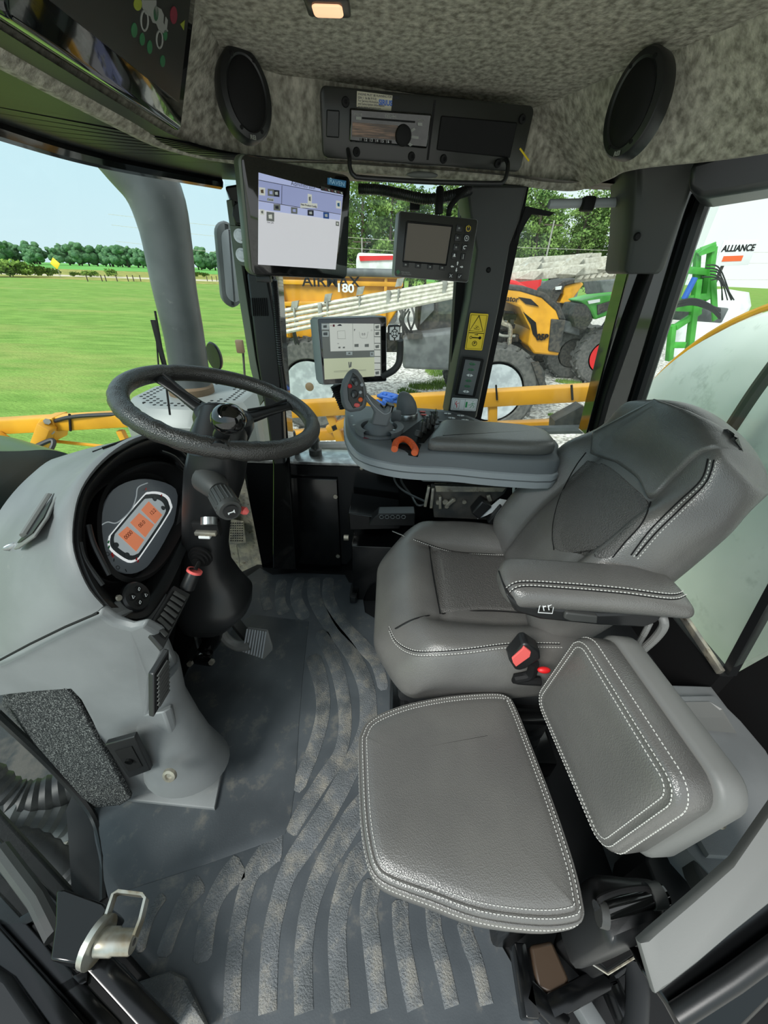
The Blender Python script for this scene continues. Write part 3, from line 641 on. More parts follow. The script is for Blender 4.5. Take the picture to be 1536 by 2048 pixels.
bm = nb(); ring_loft(bm, rg+[[p+V((0, .05, -.9)) for p in top]], cap=False, closed=False)
back = [[p for p in top], [p+V((-.3, .15, -.02)) for p in top], [p+V((-.45, .3, -.5)) for p in top]]; ring_loft(bm, back, cap=False, closed=False)
obj('fender_shell', bm, 'fender_green', t, ang=60)
# things seen through the lower front glass
t = thing('wheel_motor_area', 'grey ribbed fan housing and brown hoses below the lower front glass', 'machinery', (-1.1, .25, -.6))
bm = nb(); cF = V((-1.02, .22, -.45))
lathe(bm, [(.30, -.05), (.30, .04), (.27, .05), (.10, .02), (.10, .06), (.01, .06)], TR(*cF), 40)
for k in range(26):
    a = 2*PI*k/26; bar(bm, cF+V((.11*math.cos(a), .11*math.sin(a), .05)), cF+V((.28*math.cos(a), .28*math.sin(a), .06)), .012, .02)
obj('fan_housing', bm, 'galv', t)
for r_, pts in ((.05, ((-1.5, .55, -.1), (-1.25, .5, -.05), (-1.1, .45, -.2), (-.95, .55, -.25))), (.06, ((-1.4, .35, -.3), (-1.2, .40, -.18), (-1.02, .45, -.3), (-.9, .5, -.5))), (.035, ((-1.5, .2, -.1), (-1.2, .3, -.12), (-1.0, .35, -.2), (-.85, .3, -.3)))):
    c_ = spl(pts, 14); obj('ribbed_hose', tube(nb(), c_, [r_*(1+.12*(i % 2)) for i in range(len(c_))], 14), 'machine_grey' if r_ > .055 else 'hose', t)
obj('bracket', bar(nb(), (-.82, .1, -.35), (-.85, .5, -.30), .1, .02), 'galv', t)
obj('chassis_deck', box(nb(), (-1.6, .5, -.95), (1.7, 2.2, .12), I4, .01), 'machine_dark', t); obj('chassis_rail', box(nb(), (-1.2, .6, -.9), (1.2, 1.4, .1), I4, .01), 'machine_dark', t)

# ================= CAB: structure =================
# floor
struct('floor', prism(nb(), [V(p) for p in ((-.62, .0, 0), (-.66, .2, 0), (-.80, .37, 0), (-.86, .6, 0), (-.86, .95, 0), (-.75, 1.2, 0), (-.60, 1.345, 0), (.9, 1.345, 0), (.9, -.02, 0))][::-1], (0, 0, -.06)), 'floor_black')
# right wall lower panel, ledge
WY = 1.32
struct('wall_right', box(nb(), (.19, WY+.03, .27), (1.52, .05, .56), I4), 'black_paint')
struct('trim_1', box(nb(), (.13, WY+.07, .553), (1.4, .13, .02), I4, .004), 'silver', 'bright metal sill on top of the right wall panel')
M = frame(at(627, 1045, y=WY), (1, 0, 0), (0, 0, 1)); a = at(570, 953, y=WY); b = at(683, 1140, y=WY)
t = thing('access_panel', 'black rectangular access panel screwed to the wall right of the front pillar', 'panel', (a.x*.5+b.x*.5, WY, b.z))
obj('cover_plate', box(nb(), ((a.x+b.x)/2, WY-.005, (a.z+b.z)/2), (b.x-a.x, .012, a.z-b.z), I4, .004), 'black_paint', t)
for q in ((579, 997), (671, 993), (588, 1113), (676, 1112)):
    p = at(*q, y=WY-.012); obj('screw', cyl(nb(), p, p+V((0, -.004, 0)), .009, n=12), 'worn_metal', t)
s0 = None
for q in ((575, 943), (723, 941), (800, 943)):
    p = at(*q, y=WY+.002)
    if s0 is None: s0 = tag(obj('wall_screw', lathe(nb(), [(.001, .005), (.006, .004), (.008, 0)], frame(p, (1, 0, 0), (0, 0, 1)), 12), 'worn_metal'), 'screw head along the top edge of the black wall panel', 'screw', 'screws along the wall panel top')
    else: c = s0.copy(); C.objects.link(c); c.location = p
# pillars
def py_prism(px, y, d): return prism(nb(), [at(a, b, y=y) for a, b in px], (0, d, 0))
struct('trim_2', py_prism([(448, 372), (470, 440), (492, 600), (510, 720), (532, 830), (545, 930), (545, 1138), (592, 1140), (580, 930), (566, 760), (552, 560), (520, 360)], WY-.05, .09), 'black_gloss', 'black front right pillar', bev=.006)
struct('trim_3', py_prism([(452, 400), (464, 398), (512, 720), (528, 800), (520, 812), (500, 735), (478, 600)], WY-.075, .02), 'olive_metal', 'grey-green metal strip along the front pillar', bev=.002)
cvr = thing('pillar_cover', 'long black plastic cover with vent slits clipped to the front pillar', 'pillar cover', at(540, 930, y=1.25))
obj('cover', py_prism([(492, 545), (535, 545), (552, 640), (562, 760), (570, 930), (548, 930), (530, 820), (512, 710)], WY-.10, .04), 'black_plastic', cvr, bev=.008)
bm = nb()
for k in range(9): bar(bm, at(500+k*4, 596, y=WY-.104), at(503+k*4, 632, y=WY-.104), .002, .003)
obj('vent_slits', bm, 'black_matte', cvr)
# centre pillar trim
o = [at(*q, y=WY-.10) for q in ((925, 372), (935, 430), (950, 500), (938, 600), (914, 720), (893, 838), (955, 838), (975, 740), (1000, 620), (1022, 490), (1042, 440), (1058, 372))]
o2 = [(p-V((.33, 0, 0)))*1.0+V((.33, .11, 0)) for p in o]
bm = nb(); c_ = sum(o, V())/len(o); ring_loft(bm, [[p+V((0, .12, 0)) for p in o], [p+V((0, .02, 0)) for p in o], [p.lerp(V((c_.x+.12*(p.z-c_.z), p.y, p.z)), .10) for p in o]])
struct('trim_4', bm, 'trim_dark', 'dark grey centre pillar trim', bev=.004)
struct('trim_5', py_prism([(925, 372), (880, 900), (1000, 900), (1058, 372)][:1]+[(900, 760), (880, 905), (948, 905), (1040, 470), (1058, 372)], WY-.0, .06), 'black_matte', 'black post behind the centre pillar trim')
obj('trim_recess', lathe(nb(), [(.001, .003), (.004, .003), (.007, 0)], frame(at(977, 540, y=WY-.1), (1, 0, 0), (0, 0, 1)), 12), 'black_matte'); bpy.data.objects['trim_recess']['kind'] = 'structure'
# rear right pillar
struct('trim_6', py_prism([(1268, 500), (1172, 872), (1255, 872), (1297, 770), (1412, 395), (1395, 360), (1290, 372)], WY-.04, .07), 'black_gloss', 'glossy black rear right pillar', bev=.005)
struct('trim_7', py_prism([(1300, 540), (1262, 640), (1212, 790), (1190, 872), (1202, 872), (1222, 800), (1275, 650), (1312, 540)], WY-.07, .04), 'black_matte', 'black rubber channel in the rear pillar', bev=.004)
struct('trim_8', tube(nb(), spl([at(1412, 385, y=WY-.05), at(1388, 450, y=WY-.05), at(1340, 600, y=WY-.05), at(1280, 790, y=WY-.05), at(1250, 880, y=WY-.05)]), .022, 10), 'black_plastic', 'black rubber edge of the rear window')
Lr = [((1262, 328), 1.16), ((1262, 400), 1.15), ((1258, 460), 1.15), ((1246, 540), 1.16), ((1252, 548), 1.15), ((1322, 548), 1.13), ((1334, 538), 1.13), ((1362, 460), 1.12), ((1395, 350), 1.10), ((1400, 300), 1.10)]
o = [at(*q, y=y) for q, y in Lr]; c_ = sum(o, V())/len(o)
bm = nb(); ring_loft(bm, [[p+V((.02, .14, 0)) for p in o], [p+V((0, .03, 0)) for p in o], [p.lerp(V((c_.x, p.y-.012, p.z)), .12) for p in o], [p.lerp(V((c_.x, p.y-.02, p.z)), .35) for p in o]])
struct('trim_9', bm, 'trim_dark', 'grey upper trim cover of the rear right pillar', ang=60, bev=.004)
p = at(1275, 473, y=1.13); obj('trim_hole', lathe(nb(), [(.001, .002), (.006, .002), (.009, -.002)], frame(p, (1, 0, 0), (0, 0, 1)), 12), 'black_matte')['kind'] = 'structure'
# glass panes
bm = nb(); prism(bm, [V(p) for p in ((-.47, WY+.02, .56), (.9, WY+.02, .56), (.9, WY+.02, 1.42), (-.47, WY+.02, 1.42))], (0, .005, 0)); struct('window_2', bm, 'side_glass', 'right side window glass')
XR = .87
bm = nb(); prism(bm, [V((XR, y, z)) for y, z in ((1.345, .34), (1.345, 1.42), (.3, 1.42), (.59, .34))], (.005, 0, 0)); struct('window_3', bm, 'rear_glass', 'rear window glass')
WT = [(-.30, 1.40, 1.39), (-.47, 1.30, 1.385), (-.62, 1.06, 1.38), (-.665, .86, 1.38), (-.66, .6, 1.38), (-.6, .3, 1.38), (-.52, .05, 1.38)]
WM = [(-.40, 1.42, .9), (-.53, 1.33, .9), (-.74, 1.12, .88), (-.84, .88, .88), (-.85, .6, .88), (-.74, .28, .88), (-.6, .02, .88)]
WB = [(-.47, 1.42, .0), (-.58, 1.335, .0), (-.77, 1.13, .0), (-.85, .9, .0), (-.84, .55, .0), (-.76, .36, .0), (-.62, .18, 0)]
a, b, c = spl(WT, 5), spl(WM, 5), spl(WB, 5); rows = []
for k in range(13):
    f = k/12; row = []
    for p, q, r in zip(a, b, c):
        row.append(p.lerp(q, f*2) if f < .5 else q.lerp(r, f*2-1))
    rows.append(row)
bm = nb(); ring_loft(bm, rows, cap=False, closed=False); ws = struct('window_1', bm, 'clear_glass', 'curved windshield glass', ang=180)
# windshield bottom edge strip & lower left glass seal
bm = nb(); tube(bm, spl([at(-10, 1425, x=-.80), at(100, 1530, z=.16), at(180, 1622, z=.02), at(205, 1700, z=.0), at(208, 1800, z=.0)]), .009, 8); struct('trim_10', bm, 'black_plastic', 'black seal along the lower front glass')
# headliner: flat ceiling plus the drop band around it
UP = [(-.30, .10), (-.31, .88), (-.316, 1.0), (-.25, 1.085), (-.16, 1.11), (.09, 1.178), (.24, 1.215), (.30, 1.225), (.355, 1.15), (.411, 1.03), (.518, .832), (.62, .55), (.66, .1)]
LO = [(-.455, .10), (-.46, .81), (-.443, 1.012), (-.335, 1.107), (-.104, 1.14), (.241, 1.20), (.40, 1.27), (.47, 1.26), (.478, 1.12), (.483, 1.023), (.632, .882), (.74, .55), (.78, .1)]
a = spl([V((x, y, 1.52)) for x, y in UP], 6); b = spl([V((x, y, 1.40)) for x, y in LO], 6)
rows = []
for k in range(9):
    f = k/8; rows.append([p.lerp(q, f+.10*math.sin(f*PI)) - V((0, 0, .0))+V((0, 0, (0.006 if k == 0 else 0))) for p, q in zip(a, b)])
cen = V((.15, .6, 1.395))
lip = [[q+(q-V((.1, .6, q.z))).normalized()*d+V((0, 0, zz)) for q in b] for d, zz in ((.012, -.008), (.03, -.006), (.05, .004))]
bm = nb(); ring_loft(bm, rows+lip, cap=False, closed=False)
cl = struct('wall_upper', bm, 'felt', 'grey felt drop band around the headliner', ang=50)
bm = nb(); vs = [bm.verts.new(p+V((0, 0, .004))) for p in a]; bm.faces.new(vs); bmesh.ops.triangulate(bm, faces=bm.faces[:])
ext = bmesh.ops.extrude_face_region(bm, geom=bm.faces[:])['geom']
for v in ext:
    if isinstance(v, bmesh.types.BMVert): v.co.z += .02
struct('ceiling', bm, 'felt', 'grey felt headliner')
# roof shell above so the sky only lights through the windows
struct('roof', box(nb(), (.1, .66, 1.60), (1.75, 1.5, .08), I4, .01), 'trim_dark')
# black header plate between felt and windshield top
bm = nb(); inner = spl([V((x-.0, y, 1.405)) for x, y in ((-.42, .05), (-.43, .81), (-.415, 1.0), (-.31, 1.10), (-.1, 1.13), (.26, 1.19), (.47, 1.25), (.9, 1.28))], 5)
outer = spl([V(p) for p in ((-.51, .0, 1.392), (-.60, .3, 1.388), (-.66, .6, 1.386), (-.66, .86, 1.386), (-.615, 1.06, 1.388), (-.465, 1.29, 1.392), (-.15, 1.345, 1.405), (.3, 1.345, 1.41), (.6, 1.345, 1.41), (.93, 1.345, 1.41))], 5)
ring_loft(bm, [inner, outer, [p+V((0, 0, .12)) for p in outer], [p+V((0, 0, .12)) for p in inner]], cap=False, closed=False)
struct('trim_11', bm, 'black_plastic', 'black header above the windshield and side window')
bm = nb(); tube(bm, spl([V(p) for p in ((-.51, .05, 1.385), (-.60, .3, 1.38), (-.66, .6, 1.378), (-.66, .86, 1.378), (-.615, 1.06, 1.38), (-.465, 1.29, 1.385))], 8), .014, 8); struct('trim_12', bm, 'black_gloss', 'black seal along the windshield top')
# side header behind the pods + window top trims
struct('trim_13', box(nb(), (.2, WY+.0, 1.45), (1.4, .06, .09), I4, .01), 'black_plastic', 'black header above the side window')
bm = nb(); prism(bm, [at(*q, y=1.0) for q in ((1380, 322), (1400, 316), (1560, 272), (1560, 372), (1400, 398), (1375, 380))], (.1, .12, 0)); struct('trim_14', bm, 'black_plastic', 'black header above the rear window', bev=.012)
# rear wall: sill, near post, panel under window
p0 = at(1335, 1185, x=XR-.01); p1 = at(1442, 1345, x=XR-.01)
p0 = p0+(p0-p1)*1.6
struct('trim_15', bar(nb(), p0, p1, .012, .02, .002), 'worn_metal', 'bright metal strip under the rear window')
struct('wall_rear', prism(nb(), [V((XR-.005, y, z)) for y, z in ((1.34, 0), (1.34, p1.z-.015), (p1.y, p1.z-.015), (p1.y, 0))], (.04, 0, 0)), 'black_matte')
struct('wall_front', prism(nb(), [V((-.70, y, z)) for y, z in ((.47, 0), (.47, .62), (.60, .72), (1.18, .72), (1.18, 0))], (-.02, 0, 0)), 'black_matte')
struct('wall_back_left', prism(nb(), [V((XR+.03, y, z)) for y, z in ((p1.y+.005, 0), (p1.y+.005, .36), (.35, 1.42), (.0, 1.42), (.0, 0))], (.05, 0, 0)), 'black_matte')
bm = nb(); bar(bm, p1+V((.02, 0, 0)), at(1560, 1160, x=XR), .02, .02); struct('trim_16', bm, 'black_plastic', 'black rubber edge at the near side of the rear window')
# ================= soft shapes =================
def softbox(bm, h, r, fn=None, M=I4, n=18):
    """rounded box with half sizes h; every face an n x n grid, then deformed by fn"""
    hx, hy, hz = h; vd = {}
    def vert(p):
        k = tuple(round(c, 4) for c in p)
        if k not in vd:
            q = V((p[0]*hx, p[1]*hy, p[2]*hz)); rr = (min(r, hx), min(r, hy), min(r, hz))
            c = V((max(-hx+rr[0], min(hx-rr[0], q.x)), max(-hy+rr[1], min(hy-rr[1], q.y)), max(-hz+rr[2], min(hz-rr[2], q.z))))
            d = V(((q.x-c.x)/rr[0], (q.y-c.y)/rr[1], (q.z-c.z)/rr[2])); m_ = max(abs(d.x), abs(d.y), abs(d.z))
            if d.length > 1e-9: d = d/d.length*m_
            q = c+V((d.x*rr[0], d.y*rr[1], d.z*rr[2]))
            if fn: q = V(fn(q))
            vd[k] = bm.verts.new(M @ q)
        return vd[k]
    t = [math.sin(PI/2*(-1+2*i/n)) for i in range(n+1)]
    t = [(.45*a+.55*(-1+2*i/n)) for i, a in enumerate(t)]
    for ax in range(3):
        for s in (-1, 1):
            for i in range(n):
                for j in range(n):
                    q = []
                    for a, b in ((i, j), (i+1, j), (i+1, j+1), (i, j+1)):
                        p = [0, 0, 0]; p[ax] = s; p[(ax+1) % 3] = t[a]; p[(ax+2) % 3] = t[b]; q.append(vert(p))
                    if len(set(q)) == 4: bm.faces.new(q if s > 0 else q[::-1])
    return bm
def ss(a, b, x):
    t = max(0, min(1, (x-a)/(b-a))); return t*t*(3-2*t)
def lay(M, hf, px):
    """photo outline points carried onto a padded surface, in its own 2D coordinates"""
    Mi = M.inverted(); n = (M.to_3x3() @ V((0, 0, 1))).normalized(); out = []
    for a, b in px:
        h = hf(0, 0)
        for _ in range(5):
            w_ = onp(a, b, M @ V((0, 0, h)), n); l = Mi @ w_; h = hf(l.x, l.y)
        out.append(V((l.x, l.y, 0)))
    return out
def patch(bm, o, hf, raise_, M, steps=(1, .97, .9, .75, .5, .25, .02)):
    c = sum(o, V())/len(o); rings = []
    rings.append([M @ V((p.x, p.y, hf(p.x, p.y)-.006)) for p in o])
    for f in steps:
        k = 0.3 if f == 1 else 1
        rings.append([M @ V((q.x, q.y, hf(q.x, q.y)+raise_*k)) for q in [c.lerp(p, f) for p in o]])
    return ring_loft(bm, rings)
def seam(bm, o, hf, M, r=.0016, up=.0006, n=6):
    return tube(bm, [M @ V((p.x, p.y, hf(p.x, p.y)+up)) for p in o], r, n)
def stitches(bm, pts, ln=.0035, r=.0009, gap=.0065):
    """short thread dashes along a path of world points"""
    acc = 0
    for a, b in zip(pts[:-1], pts[1:]):
        L = (b-a).length
        if L < 1e-6: continue
        d = (b-a)/L
        while acc < L:
            p = a+d*acc; tube(bm, [p, p+d*ln], r, 4); acc += gap
        acc -= L
    return bm
# ================= FLOOR MAT =================
mt = thing('floor_mat', 'black ribbed rubber floor mat with sandy dirt covering the cab floor', 'floor mat', (-.1, .7, 0))
out = [at(*q, z=.006) for q in ((500, 1150), (520, 1136), (545, 1150), (590, 1146), (690, 1150), (698, 1165), (722, 1172), (730, 1225), (755, 1240), (765, 1290), (800, 1400))]
out += [V((.02, .56, .006)), at(985, 1860, z=.006), at(1100, 2060, z=.006), V((.30, -.02, .006)), V((-.46, -.02, .006)), at(350, 2048, z=.006), at(250, 1900, z=.006), at(215, 1790, z=.006), at(190, 1680, z=.006), at(182, 1620, z=.006), V((-.79, .55, .006)), V((-.80, .85, .006)), V((-.70, 1.15, .006))]
obj('mat_base', prism(nb(), [p+V((0, 0, -.005)) for p in out], (0, 0, .006)), 'rubber_mat', mt)
# raised foot well platform
o = [at(*q, z=.010) for q in ((505, 1228), (618, 1242), (606, 1350), (598, 1450), (592, 1560), (581, 1640), (570, 1668), (548, 1680), (400, 1733), (240, 1785), (213, 1740), (188, 1650), (184, 1622), (320, 1560))]+[V((-.66, .55, .01)), V((-.66, .80, .01)), V((-.56, .98, .01))]
o = [V((p.x, p.y, 0)) for p in o]
obj('foot_plate', slab(nb(), o, .001, .009, I4, .003), 'rubber_mat', mt)
ribs = [
 ([(463, 2030), (468, 1920), (481, 1824), (505, 1744), (545, 1700), (565, 1692)], 34),
 ([(535, 2026), (541, 1885), (557, 1804), (581, 1735), (634, 1655), (666, 1602), (698, 1542), (731, 1469), (737, 1421), (730, 1365), (701, 1304), (655, 1244), (629, 1195), (629, 1155)], 38),
 ([(608, 2026), (607, 1905), (622, 1804), (654, 1723), (690, 1663), (712, 1628), (745, 1590)], 40),
 ([(682, 2022), (674, 1865), (688, 1784), (714, 1727), (750, 1690)], 40),
 ([(759, 2022), (741, 1865), (737, 1816), (745, 1760)], 38),
 ([(831, 2018), (812, 1925), (802, 1857), (800, 1800)], 36),
 ([(904, 2014), (884, 1925), (870, 1869), (865, 1810)], 33),
 ([(973, 2010), (953, 1925), (938, 1885), (925, 1840)], 30),
 ([(404, 1925), (412, 1860), (425, 1810), (450, 1764), (484, 1727)], 38),
 ([(325, 1915), (348, 1850), (372, 1800), (404, 1762)], 32),
 ([(280, 1905), (292, 1858), (308, 1820), (328, 1790)], 20),
 ([(625, 1310), (642, 1365), (646, 1421), (630, 1490), (592, 1583)], 30),
 ([(640, 1262), (672, 1330), (690, 1421), (682, 1501), (642, 1566), (601, 1630), (581, 1668)], 28),
 ([(658, 1155), (657, 1195), (681, 1244), (722, 1288), (752, 1324), (768, 1380)], 24),
 ([(564, 1159), (560, 1203), (570, 1227)], 22), ([(600, 1155), (592, 1195), (611, 1238)], 24),
 ([(532, 1165), (530, 1195), (538, 1220)], 18),
]
for pts, w_ in ribs:
    c_ = spl([at(a, b, z=.007) for a, b in pts], 5); L = []; Rr = []
    for i, p in enumerate(c_):
        d = (c_[min(i+1, len(c_)-1)]-c_[max(i-1, 0)]).normalized(); nrm = V((-d.y, d.x, 0))
        dep = p.y*ct-(p.z-H)*st; hw = w_/2/F*dep/max(.45, abs(nrm.x))*.92
        hw = min(hw, .028); e = 1 if i < 4 and pts[0][1] > 1950 else min(1, (min(i, len(c_)-1-i)+1.2)/2.2) if len(c_) > 8 else 1
        L.append(p+nrm*hw*e); Rr.append(p-nrm*hw*e)
    ol = [V((p.x, p.y, 0)) for p in L+Rr[::-1]]
    obj('rib', slab(nb(), ol, .001, .0085, I4, .0012), 'rubber_rib', mt)
    lf = V((-.0008, 0, -.0035)); obj('dusty_edge', tube(nb(), [p+lf for p in L[:-1]], .0009, 4), 'dust', mt) if w_ > 20 else None
# channel bracket at the mat corner
M, w_, h_ = frame(at(708, 1192, z=.01), (1, 0, 0), (0, 1, 0)), 0, 0
t = thing('floor_bracket', 'small upright black channel standing in the mat notch below the wall box', 'bracket', at(708, 1210, z=.0))
obj('channel', slab(nb(), rrect(.03, .085, .008), 0, .035, M), 'black_plastic', t); obj('slot', slab(nb(), rrect(.016, .06, .006), .033, .037, M), 'black_matte', t)
# corner hump at bottom-left of the mat
t = tag(obj('mat_bulge', slab(nb(), [V((p.x, p.y, 0)) for p in [at(*q, z=.03) for q in ((262, 1968), (340, 1940), (372, 1955), (420, 2060), (300, 2075))]], .008, .035, I4, .012), 'rubber_rib'), 'raised textured mat corner at the bottom left beside the door frame', 'mat corner')

# ================= DASH =================
CP = V((-.50, .62, .76)); e2 = V((-.41, 0, .912)).normalized(); CN = V((0, 1, 0)).cross(e2)
def cp(px, py, off=0): return onp(px, py, CP+CN*off, CN)
rim_px = [(388, 900), (372, 884), (345, 875), (310, 876), (270, 888), (230, 910), (190, 945), (160, 985), (146, 1030), (142, 1085), (152, 1130), (172, 1175), (195, 1208), (225, 1235), (262, 1246), (295, 1232), (322, 1195), (345, 1150), (370, 1095), (392, 1040), (400, 960)]
d = thing('dashboard', 'grey moulded dashboard with recessed instrument binnacle left of the steering wheel', 'dashboard', at(345, 1590, z=.0))
rim = [cp(*q) for q in rim_px]; rs = spl(rim, 3, True)
cen = sum(rim, V())/len(rim)
def toward(pts, f, off): return [p.lerp(cen, f)+CN*off for p in pts]
# black bezel ring and deep recess
bm = nb(); ring_loft(bm, [toward(rs, .0, -.03), toward(rs, -.01, .004), toward(rs, .02, .012), toward(rs, .07, .010), toward(rs, .16, -.004), toward(rs, .20, -.03)], cap=False)
bz = obj('bezel', bm, 'black_plastic', d, ang=60)
scr_px = [(205, 1015), (225, 980), (262, 962), (300, 960), (340, 972), (360, 995), (362, 1020), (348, 1055), (322, 1098), (292, 1134), (262, 1148), (230, 1140), (208, 1112), (198, 1060)]
gc = spl([cp(*q, -.045) for q in scr_px], 3, True); gcen = sum(gc, V())/len(gc)
well_px = [(192, 1010), (215, 965), (262, 935), (310, 925), (350, 935), (378, 965), (384, 1010), (365, 1060), (335, 1115), (302, 1152), (262, 1168), (225, 1158), (200, 1125), (188, 1070)]
wl = spl([cp(*q, -.012) for q in well_px], 3, True)
bm = nb(); ring_loft(bm, [toward(rs, .15, -.006), toward(rs, .20, -.05), toward(rs, .9, -.052)], cap=False)
ring_loft(bm, [[p+CN*.008 for p in wl], [p.lerp(cen, .06)+CN*.012 for p in wl], [p.lerp(cen, .1)-CN*.035 for p in wl]], cap=False)
obj('binnacle', bm, 'black_matte', d, ang=50)
mat('cluster_dark', '4a5054', .25, spec=.5)
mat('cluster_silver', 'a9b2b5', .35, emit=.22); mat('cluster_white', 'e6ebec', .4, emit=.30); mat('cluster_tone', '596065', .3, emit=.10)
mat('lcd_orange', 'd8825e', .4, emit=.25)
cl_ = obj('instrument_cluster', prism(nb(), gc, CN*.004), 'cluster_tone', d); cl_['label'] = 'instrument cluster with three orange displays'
hsh = [(232, 1050), (255, 985), (300, 965), (340, 978), (352, 1010), (300, 1085), (270, 1118), (240, 1128), (215, 1105), (212, 1070)]
def cpatch(name, px, off, m, par, th=.0008, k=4): return obj(name, prism(nb(), spl([cp(*q, off) for q in px], k, True) if k > 1 else [cp(*q, off) for q in px], CN*th), m, par)
cap_out = [(217, 1075), (226, 1062), (285, 992), (297, 984), (318, 984), (335, 992), (342, 1006), (340, 1025), (285, 1108), (272, 1122), (255, 1125), (228, 1108), (216, 1093)]
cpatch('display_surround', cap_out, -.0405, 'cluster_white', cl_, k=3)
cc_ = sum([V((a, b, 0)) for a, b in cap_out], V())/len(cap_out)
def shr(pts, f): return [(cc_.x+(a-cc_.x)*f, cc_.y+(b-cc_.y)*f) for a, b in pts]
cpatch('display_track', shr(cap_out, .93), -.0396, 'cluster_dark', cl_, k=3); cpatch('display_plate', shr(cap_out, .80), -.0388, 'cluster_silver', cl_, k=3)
for q in (((236, 1069), (254, 1053), (288, 1080), (272, 1103)), ((260, 1045), (278, 1026), (308, 1050), (290, 1075)), ((282, 1020), (297, 1003), (324, 1030), (310, 1048))):
    cpatch('lcd_screen', q, -.038, 'lcd_orange', cl_, k=1)
mat('lcd_ink', '9a5540', .5)
for q, s in (((257, 1070), '0000'), ((284, 1048), '00.0'), ((306, 1024), '12:2')):
    Mq = frame(cp(*q, -.037), (0, 1, 0), e2); text('display_digits', s, .012, Mq, 'lcd_ink', cl_, .0002)
for q in ((232, 1090), (254, 1110), (309, 998), (326, 1016)):
    Mq = frame(cp(*q, -.038), (0, 1, 0), e2); obj('cluster_button', lathe(nb(), [(.0055, 0), (.005, .0015), (.001, .0018)], Mq, 16), 'cluster_dark', cl_)
for q, m_ in (((226, 1112), 'red'), ((273, 1118), 'red'), ((224, 1108), 'red'), ((276, 1122), 'red'), ((323, 991), 'red'), ((217, 1084), 'green_icon'), ((218, 1094), 'green_icon'), ((292, 978), 'soft_red')):
    Mq = frame(cp(*q, -.0375), (0, 1, 0), e2); obj('warning_light', box(nb(), (0, 0, 0), (.006, .0025, .001), Mq @ RZ(.4)), m_, cl_)
bm = nb(); tube(bm, spl([cp(*q, -.0395) for q in ((200, 1052), (215, 1044), (235, 1045), (262, 1020), (272, 995), (276, 975), (295, 966))], 5), .0012, 5); obj('trim_line', bm, 'cluster_silver', cl_)
for i, q in enumerate(((205, 1092), (215, 1108), (228, 1120), (236, 1135), (252, 1141))):
    Mq = frame(cp(*q, -.0395), (0, 1, 0), e2)@RZ(.3*i); obj('warning_symbol', torus(nb(), Mq, .0035, .0005, 12, 4) if i % 2 else box(nb(), (0, 0, 0), (.006, .001, .0008), Mq), 'black_matte', cl_)
# ridges on the bezel
for a in (((177, 1050), (188, 1090), (218, 1150)), ((160, 1085), (170, 1120), (205, 1170)), ((322, 903), (350, 915), (376, 945)), ((342, 895), (362, 905), (384, 930))):
    obj('bezel_ridge', tube(nb(), spl([cp(*q, .008) for q in a], 6), .0045, 8), 'black_plastic', bz)

# button pad
Mq = frame(cp(273, 1193, .010), (0, 1, 0), e2); bp = obj('button_pad', lathe(nb(), [(.028, -.006), (.028, 0), (.025, .004), (.001, .005)], Mq, 32), 'black_plastic', d)
for a, b, k in ((-.010, .008, 0), (.009, .008, 1), (-.009, -.009, 2), (.010, -.009, 3)):
    obj('button', lathe(nb(), [(.007, .004), (.0065, .0065), (.001, .007)], Mq @ TR(a, b, 0), 16), 'black_matte', bp)
    bm = nb(); Mi = Mq @ TR(a, b, .0072)
    pts = [V((-.003, -.0025, 0)), V((.003, -.0025, 0)), V((0, .003, 0))] if k in (0, 3) else [V((-.0025, -.002, 0)), V((.0025, -.001, 0)), V((.0025, .0025, 0)), V((-.002, .001, 0))]
    tube(bm, [Mi @ p for p in pts+pts[:1]], .0005, 4); obj('button_symbol', bm, 'white_plastic', bp)
obj('dash_screw', lathe(nb(), [(.001, .003), (.005, .003), (.006, 0)], frame(cp(237, 1196, .011), (0, 1, 0), e2), 12), 'worn_metal', d)
# upper shell: from the rim back towards the windshield
ro = [cp(*q) for q in ((400, 930), (388, 893), (368, 876), (340, 868), (305, 868), (262, 880), (222, 902), (182, 938), (152, 982), (138, 1030), (134, 1088), (146, 1138), (168, 1184), (196, 1216))]
rb = [V((-.86, y, z)) for y, z in ((.95, .74), (.92, .785), (.88, .80), (.84, .80), (.80, .80), (.74, .79), (.68, .765), (.62, .735), (.57, .70), (.53, .66), (.495, .62), (.465, .57), (.44, .52), (.42, .47))]
bk = [at(*q, x=-.84) for q in ((70, 970), (40, 985), (10, 1003), (-20, 1022), (-60, 1050))]
rb = [V((-.84, .93, .76)), V((-.84, .88, .79)), V((-.84, .83, .80)), V((-.84, .78, .80))]
prof = spl([V((-.84, .93, .70)), V((-.84, .86, .775)), V((-.84, .76, .77)), V((-.84, .66, .735)), V((-.84, .57, .67)), V((-.84, .51, .60)), V((-.84, .465, .52)), V((-.84, .44, .45))], 6)
ra = spl(ro, 3); nR = len(ra)
def samp(pts, f):
    g = f*(len(pts)-1); i = min(int(g), len(pts)-2); return pts[i].lerp(pts[i+1], g-i)
rbk = [samp(prof, i/(nR-1)) for i in range(nR)]
rows = [[p.lerp(cen, .045)+CN*.006 for p in ra], [p+CN*.012 for p in ra]]
for k in range(9):
    f = k/8; rows.append([p.lerp(q, f)+V((0, -.02*math.sin(f*PI)*(i/nR), .018*math.sin(f*PI)*(1-i/nR))) + (CN*.004 if k == 0 else V()) - (V() if k else (p-cen).normalized()*-.006) for i, (p, q) in enumerate(zip(ra, rbk))])
bm = nb(); ring_loft(bm, rows, cap=False, closed=False); up_ = obj('dash_upper_shell', bm, 'dash_grey', d, ang=50)
